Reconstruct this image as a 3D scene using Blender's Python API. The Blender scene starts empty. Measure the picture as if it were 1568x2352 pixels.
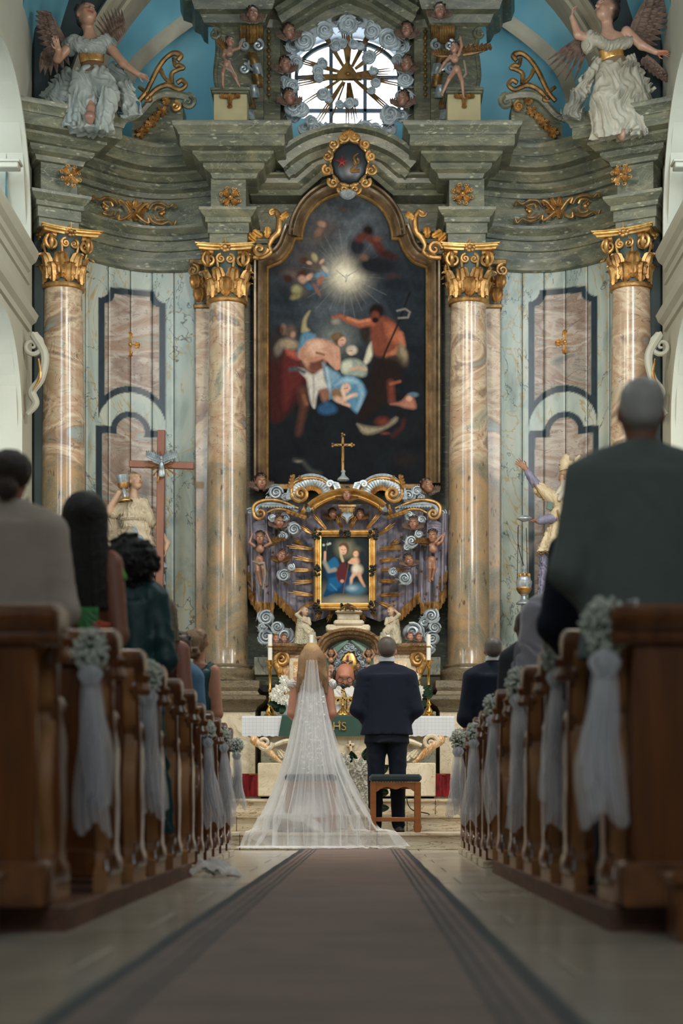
import bpy, math, random
import numpy as np
import openvdb as vdb
from mathutils import Vector, Matrix
random.seed(7); RNG = np.random.default_rng(7)
SC = bpy.context.scene; COLL = SC.collection
# ---------------------------------------------------------------- camera
F, CX, CY, CH = 4200.0, 836.0, 1855.0, 0.39        # focal length in px, principal point in px, lens height in m
IW, IH = 1568, 2352
cd = bpy.data.cameras.new('camera'); cam = bpy.data.objects.new('camera', cd); COLL.objects.link(cam)
cam.location = (0, 0, CH); cam.rotation_euler = (math.pi/2, 0, 0)
cd.sensor_fit = 'VERTICAL'; cd.sensor_height = 36; cd.sensor_width = 24; cd.lens = F/IH*36
cd.shift_x = -(CX-IW/2)/IH; cd.shift_y = (CY-IH/2)/IH
cd.clip_start = .05; cd.clip_end = 200
cd.dof.use_dof = True; cd.dof.focus_distance = 18.2; cd.dof.aperture_fstop = 2.0
SC.camera = cam
# ---------------------------------------------------------------- daylight, lamps, exposure
wd = bpy.data.worlds.new('world'); SC.world = wd; wd.use_nodes = True
wd.node_tree.nodes['Background'].inputs[0].default_value = (.86, .94, 1, 1)
wd.node_tree.nodes['Background'].inputs[1].default_value = 9.0
def area(name, loc, target, sx, sy, power, col):
    l = bpy.data.lights.new(name, 'AREA'); l.shape = 'RECTANGLE'; l.size = sx; l.size_y = sy
    l.energy = power; l.color = col
    o = bpy.data.objects.new(name, l); COLL.objects.link(o); o.location = loc
    d = Vector(target)-Vector(loc); o.rotation_euler = d.to_track_quat('-Z', 'Y').to_euler()
    return o
DAY = (.80, .92, 1.0); WARM = (1.0, .80, .56)
# daylight of the tall nave windows left and right, then the warm chancel lamps
area('nave_window_light_left', (-3.45, 14.6, 6.2), (-.6, 21.5, 4.2), .7, 4.2, 210, DAY)
area('nave_window_light_right', (3.1, 14.4, 6.2), (-.2, 21.5, 4.6), .7, 4.2, 500, (.88, .95, 1.0))
area('nave_window_light_left', (-3.45, 8.5, 6.0), (0, 12, 1.5), .8, 3.5, 120, DAY)
area('nave_window_light_right', (3.1, 8.5, 6.0), (0, 12, 1.5), .8, 3.5, 140, DAY)
area('chancel_lamp', (-.2, 15.2, 7.6), (-.2, 19.4, .9), .6, .6, 420, (1.0, .88, .72))
area('chancel_lamp', (2.3, 17.8, 3.9), (1.2, 21.2, 2.2), .25, .25, 50, WARM)
area('chancel_lamp', (-2.6, 17.8, 3.9), (-1.5, 21.2, 2.2), .25, .25, 30, WARM)
area('rear_nave_light', (.4, -1.6, 4.6), (0, 14, 2.5), 3.0, 2.4, 230, DAY)  # unseen lamp behind the camera lights the nave; back wall has no opening
area('dome_fill', (-.2, 21.9, 11.2), (-.2, 23.2, 8.4), 3.4, .8, 130, (.85, .94, 1.0))  # unseen fill lamp added high in the apse to brighten the blue dome
SC.view_settings.view_transform = 'Standard'; SC.view_settings.look = 'None'
SC.view_settings.exposure = -0.95; SC.view_settings.gamma = 1; SC.view_settings.use_curve_mapping = False
SC.cycles.max_bounces = 8; SC.cycles.diffuse_bounces = 3; SC.cycles.glossy_bounces = 3
SC.cycles.transparent_max_bounces = 24; SC.cycles.sample_clamp_indirect = 4; SC.cycles.sample_clamp_direct = 12
# ---------------------------------------------------------------- helpers
def s2l(c): return tuple((x/12.92 if x <= .04045 else ((x+.055)/1.055)**2.4) for x in c)
def hx(h): return s2l(tuple(int(h[i:i+2], 16)/255 for i in (0, 2, 4)))
def W(px, py, D): return Vector(((px-CX)*D/F, D, CH+(CY-py)*D/F))
def X_(px, D): return (px-CX)*D/F
def Z_(py, D): return CH+(CY-py)*D/F
XC = -.19                                            # axis of the altar
MATS = {}
def nd(nt, t, **kw):
    n = nt.nodes.new(t)
    for k, v in kw.items():
        if k in ('operation', 'blend_type', 'wave_type', 'feature', 'bands_direction', 'attribute_name', 'noise_dimensions', 'data_type', 'wave_profile', 'distance'): setattr(n, k, v)
        else: n.inputs[k if not k.startswith('i_') else int(k[2:])].default_value = v
    return n
def ramp(nt, stops, src):
    r = nt.nodes.new('ShaderNodeValToRGB'); e = r.color_ramp.elements
    while len(e) < len(stops): e.new(.5)
    for i, (p, c) in enumerate(stops): e[i].position = p; e[i].color = (*c, 1)
    nt.links.new(src, r.inputs[0]); return r.outputs[0]
def mixc(nt, fac, a, b, mode='MIX'):
    m = nt.nodes.new('ShaderNodeMix'); m.data_type = 'RGBA'; m.blend_type = mode
    for i, v in ((0, fac), (6, a), (7, b)):
        if hasattr(v, 'is_linked') or hasattr(v, 'links'): nt.links.new(v, m.inputs[i])
        else: m.inputs[i].default_value = v if i == 0 else (*v, 1) if len(v) == 3 else v
    return m.outputs[2]
def newmat(name, rough=.6, metal=0., spec=.5):
    m = bpy.data.materials.new(name); m.use_nodes = True; nt = m.node_tree
    b = nt.nodes['Principled BSDF']; b.inputs['Roughness'].default_value = rough; b.inputs['Metallic'].default_value = metal
    b.inputs['Specular IOR Level'].default_value = spec
    MATS[name] = m; return m, nt, b
def coords(nt, scale=(1, 1, 1), world=True):
    g = nt.nodes.new('ShaderNodeNewGeometry') if world else nt.nodes.new('ShaderNodeTexCoord')
    mp = nt.nodes.new('ShaderNodeMapping'); mp.inputs['Scale'].default_value = scale
    nt.links.new(g.outputs['Position' if world else 'Object'], mp.inputs[0]); return mp.outputs[0]
def noise(nt, co, scale, detail=4, rough=.6, dist=0.):
    n = nt.nodes.new('ShaderNodeTexNoise'); n.inputs['Scale'].default_value = scale; n.inputs['Detail'].default_value = detail
    n.inputs['Roughness'].default_value = rough; n.inputs['Distortion'].default_value = dist
    nt.links.new(co, n.inputs['Vector']); return n.outputs[0]
def bump(nt, b, h, strength, dist=.01):
    n = nt.nodes.new('ShaderNodeBump'); n.inputs['Strength'].default_value = strength; n.inputs['Distance'].default_value = dist
    nt.links.new(h, n.inputs['Height']); nt.links.new(n.outputs[0], b.inputs['Normal'])
def mat(name, col=None, rough=.6, metal=0., spec=.5, var=.25, ns=6., bmp=0., bs=40., stretch=(1, 1, 1), col2=None, attr=False, alpha=None, sheen=0, coat=0):
    """plain procedural material: base colour (or the mesh's painted colour) broken up by noise"""
    if name in MATS: return MATS[name]
    m, nt, b = newmat(name, rough, metal, spec)
    co = coords(nt, stretch); n = noise(nt, co, ns, 5, .6, .5)
    if attr: a = nd(nt, 'ShaderNodeAttribute', attribute_name='Col'); base = a.outputs['Color']
    else: base = None
    if base is None:
        c2 = col2 or tuple(x*(1-var) for x in col)
        out = ramp(nt, [(.3, c2), (.7, col)], n)
    else:
        dk = ramp(nt, [(.3, (1-var,)*3), (.7, (1, 1, 1))], n); out = mixc(nt, 1., base, dk, 'MULTIPLY')
    nt.links.new(out, b.inputs['Base Color'])
    if bmp: bump(nt, b, noise(nt, coords(nt, stretch), bs, 4, .6), bmp)
    if sheen: b.inputs['Sheen Weight'].default_value = sheen
    if coat: b.inputs['Coat Weight'].default_value = coat; b.inputs['Coat Roughness'].default_value = .08
    return m
def tulle(name, col, opac, dens_scale=60):
    """net fabric: part transparent, part translucent; folds seen edge-on get denser"""
    m = bpy.data.materials.new(name); m.use_nodes = True; nt = m.node_tree; nt.nodes.clear()
    out = nt.nodes.new('ShaderNodeOutputMaterial'); tr = nt.nodes.new('ShaderNodeBsdfTransparent')
    df = nt.nodes.new('ShaderNodeBsdfDiffuse'); tl = nt.nodes.new('ShaderNodeBsdfTranslucent')
    df.inputs[0].default_value = (*col, 1); tl.inputs[0].default_value = (*col, 1)
    a = nt.nodes.new('ShaderNodeMixShader'); a.inputs[0].default_value = .45
    nt.links.new(df.outputs[0], a.inputs[1]); nt.links.new(tl.outputs[0], a.inputs[2])
    lw = nt.nodes.new('ShaderNodeLayerWeight'); lw.inputs[0].default_value = .35
    mr = nt.nodes.new('ShaderNodeMapRange'); mr.inputs[3].default_value = opac; mr.inputs[4].default_value = min(1, opac+.55)
    nt.links.new(lw.outputs['Facing'], mr.inputs[0])
    mx = nt.nodes.new('ShaderNodeMixShader'); nt.links.new(mr.outputs[0], mx.inputs[0])
    nt.links.new(tr.outputs[0], mx.inputs[1]); nt.links.new(a.outputs[0], mx.inputs[2]); nt.links.new(mx.outputs[0], out.inputs[0])
    MATS[name] = m; return m

def tag(o, label=None, cat=None, group=None, kind=None):
    if label: o['label'] = label
    if cat: o['category'] = cat
    if group: o['group'] = group
    if kind: o['kind'] = kind
    return o
def thing(name, label, cat, loc=(0, 0, 0), group=None, kind=None):
    o = bpy.data.objects.new(name, None); COLL.objects.link(o); o.location = loc; o.empty_display_size = .1
    return tag(o, label, cat, group, kind)
def link(name, me, m=None, parent=None, loc=None):
    o = bpy.data.objects.new(name, me); COLL.objects.link(o)
    if m is not None:
        for mm in (m if isinstance(m, (list, tuple)) else [m]): me.materials.append(mm)
    if parent: o.parent = parent
    if loc is not None: o.location = loc
    return o
def absloc(o):
    v = Vector((0, 0, 0))
    while o: v += o.location; o = o.parent
    return v
def dup(root, delta=(0, 0, 0), label=None):
    def cp(o, par):
        c = o.copy(); COLL.objects.link(c); c.parent = par
        for ch in o.children: cp(ch, c)
        return c
    r = cp(root, None); r.location = Vector(root.location)+Vector(delta)
    if label: r['label'] = label
    return r
def basis(d):
    d = Vector(d).normalized(); a = Vector((0, 0, 1)) if abs(d.z) < .9 else Vector((1, 0, 0))
    u = d.cross(a).normalized(); return u, d.cross(u).normalized()
def catmull(pts, n=6):
    P = [np.array(p, float) for p in pts]
    if len(P) < 3: return [tuple(P[0]+(P[-1]-P[0])*i/n) for i in range(n+1)]
    P = [2*P[0]-P[1]]+P+[2*P[-1]-P[-2]]; out = []
    for i in range(1, len(P)-2):
        for j in range(n):
            t = j/n; a, b, c, d = P[i-1:i+3]
            out.append(.5*((2*b)+(-a+c)*t+(2*a-5*b+4*c-d)*t*t+(-a+3*b-3*c+d)*t**3))
    out.append(P[-2]); return [tuple(p) for p in out]
class MB:
    """collects shapes in world coordinates and links them as ONE mesh object"""
    def __init__(s): s.v = []; s.f = []; s.m = []; s.c = []; s.col = (1, 1, 1); s.usecol = False
    def add(s, vs, fs, mi=0):
        o = len(s.v); s.v.extend([tuple(v) for v in vs]); s.f.extend([tuple(i+o for i in f) for f in fs]); s.m.extend([mi]*len(fs))
        s.c.extend([s.col]*len(vs)); return s
    def box(s, c, sz, R=None, mi=0, bev=0.):
        x, y, z = [a/2 for a in sz]; c = Vector(c)
        if bev <= 0: L = [(-x, -y, -z), (x, -y, -z), (x, y, -z), (-x, y, -z), (-x, -y, z), (x, -y, z), (x, y, z), (-x, y, z)]; fs = [(0, 3, 2, 1), (4, 5, 6, 7), (0, 1, 5, 4), (1, 2, 6, 5), (2, 3, 7, 6), (3, 0, 4, 7)]
        else:
            b = bev; L = []
            for zz, r in ((-z, b), (-z+b, 0), (z-b, 0), (z, b)):
                L += [(-x+r, -y+b, zz), (-x+b, -y+r, zz), (x-b, -y+r, zz), (x-r, -y+b, zz), (x-r, y-b, zz), (x-b, y-r, zz), (-x+b, y-r, zz), (-x+r, y-b, zz)]
            fs = [tuple(range(7, -1, -1)), tuple(range(24, 32))]
            for k in range(3):
                for i in range(8): j = (i+1) % 8; fs.append((k*8+i, k*8+j, k*8+8+j, k*8+8+i))
        if R is not None: L = [R @ Vector(p) for p in L]
        return s.add([Vector(p)+c for p in L], fs, mi)
    def lathe(s, prof, c, n=24, a0=0, a1=None, mi=0, R=None, sy=1.):
        full = a1 is None; a1 = 2*math.pi if full else a1; m = n if full else n+1; vs = []; fs = []
        for r, z in prof:
            for i in range(m):
                a = a0+(a1-a0)*i/n; p = Vector((r*math.cos(a), r*math.sin(a)*sy, z)); vs.append((R @ p if R is not None else p)+Vector(c))
        for k in range(len(prof)-1):
            for i in range(n):
                j = (i+1) % m; fs.append((k*m+i, k*m+j, (k+1)*m+j, (k+1)*m+i))
        return s.add(vs, fs, mi)
    def tube(s, pts, rad, n=8, flat=None, mi=0, cap=True):
        """tube along points; flat=(axis vector, factor) squashes it along an axis"""
        P = [Vector(p) for p in pts]; L = len(P); rad = [rad]*L if isinstance(rad, (int, float)) else list(rad)
        if len(rad) != L: rad = [np.interp(i/(L-1), np.linspace(0, 1, len(rad)), rad) for i in range(L)]
        vs = []; fs = []; u = None
        for i, p in enumerate(P):
            t = (P[min(i+1, L-1)]-P[max(i-1, 0)]); t = t.normalized() if t.length > 1e-9 else Vector((0, 0, 1))
            if u is None: u, w = basis(t)
            else:
                u = (u-t*u.dot(t)); u = u.normalized() if u.length > 1e-6 else basis(t)[0]; w = t.cross(u)
            for k in range(n):
                a = 2*math.pi*k/n; o = (u*math.cos(a)+w*math.sin(a))*rad[i]
                if flat: ax = Vector(flat[0]); o -= ax*o.dot(ax)*(1-flat[1])
                vs.append(p+o)
        for i in range(L-1):
            for k in range(n): j = (k+1) % n; fs.append((i*n+k, i*n+j, (i+1)*n+j, (i+1)*n+k))
        if cap: fs += [tuple(range(n-1, -1, -1)), tuple((L-1)*n+k for k in range(n))]
        return s.add(vs, fs, mi)
    def ell(s, c, r, n=12, m=8, R=None, mi=0):
        vs = []; fs = []
        for i in range(m+1):
            th = math.pi*i/m
            for k in range(n):
                a = 2*math.pi*k/n; p = Vector((r[0]*math.sin(th)*math.cos(a), r[1]*math.sin(th)*math.sin(a), r[2]*math.cos(th)))
                vs.append((R @ p if R is not None else p)+Vector(c))
        for i in range(m):
            for k in range(n): j = (k+1) % n; fs.append((i*n+k, (i+1)*n+k, (i+1)*n+j, i*n+j))
        return s.add(vs, fs, mi)
    def prism(s, outline, axis, d0, d1, mi=0, bev=0.):
        """closed outline extruded along axis 'y' (outline x,z), 'x' (outline y,z) or 'z' (outline x,y); bevelled rim at d0"""
        n = len(outline); f = {'y': lambda p, d: (p[0], d, p[1]), 'x': lambda p, d: (d, p[0], p[1]), 'z': lambda p, d: (p[0], p[1], d)}[axis]
        rings = [(outline, d0), (outline, d1)]
        if bev:
            c = (sum(p[0] for p in outline)/n, sum(p[1] for p in outline)/n); ins = []
            for i, p in enumerate(outline):
                a = Vector(outline[i-1]); b = Vector(outline[(i+1) % n]); t = (b-a); nn = Vector((-t.y, t.x)); nn = nn.normalized() if nn.length > 1e-9 else Vector((0, 0))
                if s_area(outline) < 0: nn = -nn
                ins.append((p[0]+nn.x*bev, p[1]+nn.y*bev))
            sg = 1 if d1 > d0 else -1; rings = [(ins, d0), (outline, d0+sg*bev), (outline, d1)]
        vs = []; fs = []
        for o, d in rings: vs += [f(p, d) for p in o]
        for k in range(len(rings)-1):
            for i in range(n): j = (i+1) % n; fs.append((k*n+i, k*n+j, (k+1)*n+j, (k+1)*n+i))
        fs.append(tuple(range(n-1, -1, -1))); fs.append(tuple((len(rings)-1)*n+i for i in range(n)))
        return s.add(vs, fs, mi)
    def sweep(s, path, prof, mi=0, closed=False):
        """moulding: plan path (x,y) left to right with the out side towards -y; profile (out, z)"""
        P = [Vector(p) for p in path]; L = len(P); vs = []; fs = []; m = len(prof)
        for i in range(L):
            ns = []
            for a, b in ((i-1, i), (i, i+1)):
                if 0 <= a and b < L:
                    t = (P[b]-P[a]).normalized(); ns.append(Vector((t.y, -t.x)))
            nn = ns[0] if len(ns) == 1 else (ns[0]+ns[1])
            if len(ns) == 2: nn = nn/max(.35, 1+ns[0].dot(ns[1]))
            for o, z in prof: vs.append((P[i].x+nn.x*o, P[i].y+nn.y*o, z))
        for i in range(L-1):
            for k in range(m-1): fs.append((i*m+k, (i+1)*m+k, (i+1)*m+k+1, i*m+k+1))
        return s.add(vs, fs, mi)
    def arcsweep(s, path, prof, mi=0, closed=False):
        """moulding in the picture plane: path (x,z) with prof (side, y): side is measured to the left normal of the path"""
        P = [Vector(p) for p in path]; L = len(P); vs = []; fs = []; m = len(prof)
        for i in range(L):
            ns = []
            for a, b in ((i-1, i), (i, i+1)):
                if closed: a %= L; b %= L
                if 0 <= a < L and 0 <= b < L:
                    t = (P[b]-P[a]); 
                    if t.length > 1e-9: t.normalize(); ns.append(Vector((-t.y, t.x)))
            nn = ns[0] if len(ns) == 1 else (ns[0]+ns[1])/max(.4, 1+ns[0].dot(ns[1]))
            for o, y in prof: vs.append((P[i].x+nn.x*o, y, P[i].y+nn.y*o))
        for i in range(L if closed else L-1):
            j = (i+1) % L
            for k in range(m-1): fs.append((i*m+k, i*m+k+1, j*m+k+1, j*m+k))
        return s.add(vs, fs, mi)
    def leaf(s, base, up, out, L, w, curl=.5, lobes=4, rows=9, mi=0, cup=.25):
        """carved acanthus leaf: lobed edge, raised midrib, tip curling outwards"""
        base = Vector(base); up = Vector(up).normalized(); out = Vector(out).normalized(); side = up.cross(out).normalized(); vs = []; fs = []
        for i in range(rows+1):
            t = i/rows; a = curl*2.6*max(0, t-.35)**1.3
            p = base+up*(L*(t if t < .35 else .35+(t-.35)*math.cos(a*.9)))+out*(L*(.04+curl*.55*max(0, t-.3)**1.5))
            hw = w*(math.sin(math.pi*min(1, t*.8+.14))**.8)*(.72+.42*abs(math.sin(lobes*math.pi*t+.6)))*(1 if t < 1 else .35)
            for k, f in ((-1, -.5), (-.68, .35), (-.4, -.1), (0, .75), (.4, -.1), (.68, .35), (1, -.5)): vs.append(p+side*(hw*k)+out*(f*w*cup*1.5)+up*(abs(k)*w*.25*(1-t)))
        for i in range(rows):
            for k in range(6): fs.append((i*7+k, i*7+k+1, i*7+k+8, i*7+k+7))
        return s.add(vs, fs, mi)
    def spiral(s, c, r0, turns, ra, rb, a0=0, cw=1, n=7, ax=((1, 0, 0), (0, 0, 1)), bulge=0., steps=14, rend=.08, mi=0, flat=None):
        """volute: tube winding inwards in the plane of ax; bulge pushes the eye out"""
        u, w = Vector(ax[0]), Vector(ax[1]); nn = u.cross(w).normalized(); N = max(6, int(turns*steps)); pts = []
        for i in range(N+1):
            t = i/N; r = r0*((1-t)**1.15*(1-rend)+rend); a = a0+cw*2*math.pi*turns*t
            pts.append(Vector(c)+u*(r*math.cos(a))+w*(r*math.sin(a))+nn*(bulge*t))
        return s.tube(pts, [ra+(rb-ra)*i/N for i in range(N+1)], n, mi=mi, flat=flat)
    def grid(s, fn, nu, nv, mi=0):
        vs = [fn(i/nu, j/nv) for j in range(nv+1) for i in range(nu+1)]
        fs = [(j*(nu+1)+i, j*(nu+1)+i+1, (j+1)*(nu+1)+i+1, (j+1)*(nu+1)+i) for j in range(nv) for i in range(nu)]
        return s.add(vs, fs, mi)
    def mesh(s, name, origin=(0, 0, 0), smooth=True, angle=40):
        me = bpy.data.meshes.new(name); o = Vector(origin)
        v = np.array(s.v, float)-np.array(o); me.from_pydata(v.tolist(), [], s.f)
        if any(s.m): me.polygons.foreach_set('material_index', s.m)
        if s.usecol:
            ca = me.color_attributes.new('Col', 'FLOAT_COLOR', 'POINT'); ca.data.foreach_set('color', np.c_[np.array(s.c), np.ones(len(s.c))].astype('f').ravel())
        if smooth:
            me.shade_smooth()
            if angle < 180: me.set_sharp_from_angle(angle=math.radians(angle))
        me.update(); return me
    def build(s, name, m, parent=None, smooth=True, angle=40, loc=None):
        if parent is not None: o = absloc(parent); return link(name, s.mesh(name, o, smooth, angle), m, parent)
        if loc is None:
            a = np.array(s.v); loc = (float(a[:, 0].mean()), float(a[:, 1].mean()), float(a[:, 2].min()))
        return link(name, s.mesh(name, loc, smooth, angle), m, None, loc)
def s_area(o): return sum(o[i-1][0]*o[i][1]-o[i][0]*o[i-1][1] for i in range(len(o)))/2
def struct(name, mb, m, parent=None, **k):
    o = mb.build(name, m, parent, **k)
    if parent is None: o['kind'] = 'structure'
    return o

# ---- carved and clothed bodies: a smooth union of limbs turned into one skin
def Rm(yaw=0, pitch=0, roll=0):
    """rows: right, front, up. yaw 0 = facing the nave (-y); positive pitch looks up; roll tilts"""
    return np.array((Matrix.Rotation(yaw, 3, 'Z') @ Matrix.Rotation(-pitch, 3, 'X') @ Matrix.Rotation(roll, 3, 'Y')).transposed())
def A3(p): return np.array((p[0], p[2] if len(p) > 2 else 0., -p[1]), float)   # (px, py, depth px) -> local
def ev(pr, X, Y, Z):
    k = pr[0]
    if k == 'c':
        a, b, ra, rb, sy = pr[1]; d = b-a; L = float(d@d)+1e-9
        px, py, pz = X-a[0], Y-a[1], Z-a[2]; t = np.clip((px*d[0]+py*d[1]+pz*d[2])/L, 0, 1)
        return np.sqrt((px-t*d[0])**2+((py-t*d[1])/sy)**2+(pz-t*d[2])**2)-(ra+(rb-ra)*t)
    if k == 'e':
        c, r, R = pr[1]; x, y, z = X-c[0], Y-c[1], Z-c[2]
        if R is not None: x, y, z = R[0][0]*x+R[0][1]*y+R[0][2]*z, R[1][0]*x+R[1][1]*y+R[1][2]*z, R[2][0]*x+R[2][1]*y+R[2][2]*z
        k0 = np.sqrt((x/r[0])**2+(y/r[1])**2+(z/r[2])**2); k1 = np.sqrt((x/r[0]**2)**2+(y/r[1]**2)**2+(z/r[2]**2)**2)+1e-9
        return k0*(k0-1)/k1
    if k == 'b':
        c, h, R, rr = pr[1]; x, y, z = X-c[0], Y-c[1], Z-c[2]
        if R is not None: x, y, z = R[0][0]*x+R[0][1]*y+R[0][2]*z, R[1][0]*x+R[1][1]*y+R[1][2]*z, R[2][0]*x+R[2][1]*y+R[2][2]*z
        qx, qy, qz = abs(x)-h[0]+rr, abs(y)-h[1]+rr, abs(z)-h[2]+rr
        return np.sqrt(np.maximum(qx, 0)**2+np.maximum(qy, 0)**2+np.maximum(qz, 0)**2)+np.minimum(np.maximum(qx, np.maximum(qy, qz)), 0)-rr
    if k == 'r':
        a, b, ra, rb, n, amp, ph, pw = pr[1]; d = b-a; L = math.sqrt(d@d); w = d/L
        u = np.array((1., 0, 0)); u = u-w*(u@w); u /= np.linalg.norm(u); v = np.cross(w, u)
        px, py, pz = X-a[0], Y-a[1], Z-a[2]; t = (px*w[0]+py*w[1]+pz*w[2])/L
        x = px*u[0]+py*u[1]+pz*u[2]; y = px*v[0]+py*v[1]+pz*v[2]; tc = np.clip(t, 0, 1)**pw
        rx = ra[0]+(rb[0]-ra[0])*tc; ry = ra[1]+(rb[1]-ra[1])*tc
        if n:
            th = np.arctan2(y/ry, x/rx); g = 1+amp*np.clip(t, 0, 1)*(np.cos(n*th+ph+2*t)+.55*np.cos((n*1.7//1)*th-ph+1.5*t)); rx = rx*g; ry = ry*g
        dd = (np.sqrt((x/rx)**2+(y/ry)**2)-1)*np.minimum(rx, ry)
        return np.maximum(dd*.85, np.maximum(-t, t-1)*L)
def bb(pr):
    k = pr[0]
    if k == 'c': a, b, ra, rb, sy = pr[1]; r = max(ra, rb); return np.minimum(a-r, b-r), np.maximum(a+r, b+r)
    if k == 'e': r = max(pr[1][1]); return pr[1][0]-r, pr[1][0]+r
    if k == 'b': r = math.sqrt(sum(q*q for q in pr[1][1])); return pr[1][0]-r, pr[1][0]+r
    a, b, ra, rb = pr[1][:4]; r = max(ra+rb)*(1+1.6*pr[1][5]); return np.minimum(a-r, b-r), np.maximum(a+r, b+r)
def cap(a, b, ra, rb, col, sy=1., f='+', k=None): return ('c', (A3(a), A3(b), ra, rb, sy), col, f, k)
def cap3(a, b, ra, rb, col, sy=1., f='+', k=None): return ('c', (np.array(a, float), np.array(b, float), ra, rb, sy), col, f, k)
def ell(c, r, col, R=None, f='+', k=None): return ('e', (A3(c), r, R), col, f, k)
def ell3(c, r, col, R=None, f='+', k=None): return ('e', (np.array(c, float), r, R), col, f, k)
def rbox(c, h, col, R=None, rr=1., f='+', k=None): return ('b', (A3(c), h, R, rr), col, f, k)
def robe(a, b, ra, rb, col, n=0, amp=0, ph=0, pw=1., f='+', k=None): return ('r', (A3(a), A3(b), ra, rb, n, amp, ph, pw), col, f, k)
NTRI = [0]
def flesh(name, prims, D, m, parent=None, vox=1.5, k=3., adapt=.15, loc=None, cb=1.2, fold=None):
    """smooth union of prims (picture-pixel units at distance D) as one mesh with painted colours"""
    K = D/F; adds = [p for p in prims if p[3] == '+']; subs = [p for p in prims if p[3] == '-']
    bbs = [bb(p) for p in adds]; lo = np.min([q[0] for q in bbs], 0)-3*vox; hi = np.max([q[1] for q in bbs], 0)+3*vox
    n = np.ceil((hi-lo)/vox).astype(int)+1; G = np.full(n, 9.*max(vox, 1), 'f')
    ax = [(lo[i]+vox*np.arange(n[i])).astype('f') for i in range(3)]
    for p in adds+subs:
        kk = k if p[4] is None else p[4]; l, h = bb(p); pad = kk+3.5*vox
        i0 = np.clip(np.floor((l-pad-lo)/vox).astype(int), 0, n); i1 = np.clip(np.ceil((h+pad-lo)/vox).astype(int)+1, 0, n)
        if (i1 <= i0).any(): continue
        sl = tuple(slice(a, b) for a, b in zip(i0, i1))
        d = ev(p, ax[0][sl[0]][:, None, None], ax[1][sl[1]][None, :, None], ax[2][sl[2]][None, None, :])
        g = G[sl]
        if p[3] == '+':
            hh = np.maximum(kk-np.abs(g-d), 0)/max(kk, 1e-3); G[sl] = np.minimum(g, d)-hh*hh*kk*.25
        else:
            d = -d; hh = np.maximum(kk-np.abs(g-d), 0)/max(kk, 1e-3); G[sl] = np.maximum(g, d)+hh*hh*kk*.25
    if fold:
        amp, wl, an = fold[:3]; x = ax[0][:, None, None]; y = ax[1][None, :, None]; z = ax[2][None, None, :]; ca, sa = math.cos(an), math.sin(an); q = 2*math.pi/wl
        u = x*ca+z*sa; v = -x*sa+z*ca; wv = u+wl*.55*np.sin(v*q*.23+1.3*np.sin(u*q*.21)+y*q*.2)+.35*y
        G = G+amp*(np.abs(np.sin(wv*q*.5))**.6-.75+.45*np.sin(wv*q*1.1+v*q*.3))*(np.abs(G) < 4*vox+amp*2)
    bg = 3.*vox; G = np.clip(G, -bg, bg)
    gr = vdb.FloatGrid(bg); gr.copyFromArray(G); pts, tri, quad = gr.convertToPolygons(0.0, adapt)
    P = pts*vox+lo
    fs = [tuple(t[::-1]) for t in tri.tolist()]+[tuple(q[::-1]) for q in quad.tolist()]
    NTRI[0] += len(tri)+2*len(quad)
    wsum = np.zeros(len(P)); csum = np.zeros((len(P), 3))
    for p in prims:
        if p[3] == '-': continue
        d = ev(p, P[:, 0], P[:, 1], P[:, 2])
        w = np.exp(-np.clip(d, -2*cb, 60)/cb*1.5)*(1 if p[3] == '+' else 40.)+1e-12
        if p[3] == 'p': w = np.where(d < .4*cb, w, 0)
        wsum += w; csum += w[:, None]*np.array(p[2])
    C = csum/wsum[:, None]
    Wd = np.c_[(P[:, 0]-CX)*K, D+P[:, 1]*K, CH+(CY+P[:, 2])*K]
    if parent is not None: o = np.array(absloc(parent))
    else: o = np.array(loc) if loc is not None else np.array((Wd[:, 0].mean(), Wd[:, 1].mean(), Wd[:, 2].min()))
    me = bpy.data.meshes.new(name); me.from_pydata((Wd-o).tolist(), [], fs)
    ca = me.color_attributes.new('Col', 'FLOAT_COLOR', 'POINT'); ca.data.foreach_set('color', np.c_[C, np.ones(len(C))].astype('f').ravel())
    me.shade_smooth(); me.update()
    return link(name, me, m, parent, None if parent is not None else tuple(o))
SKIN = hx('c99a80'); SKIN2 = hx('a9745a'); LIP = hx('93493c')
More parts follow.
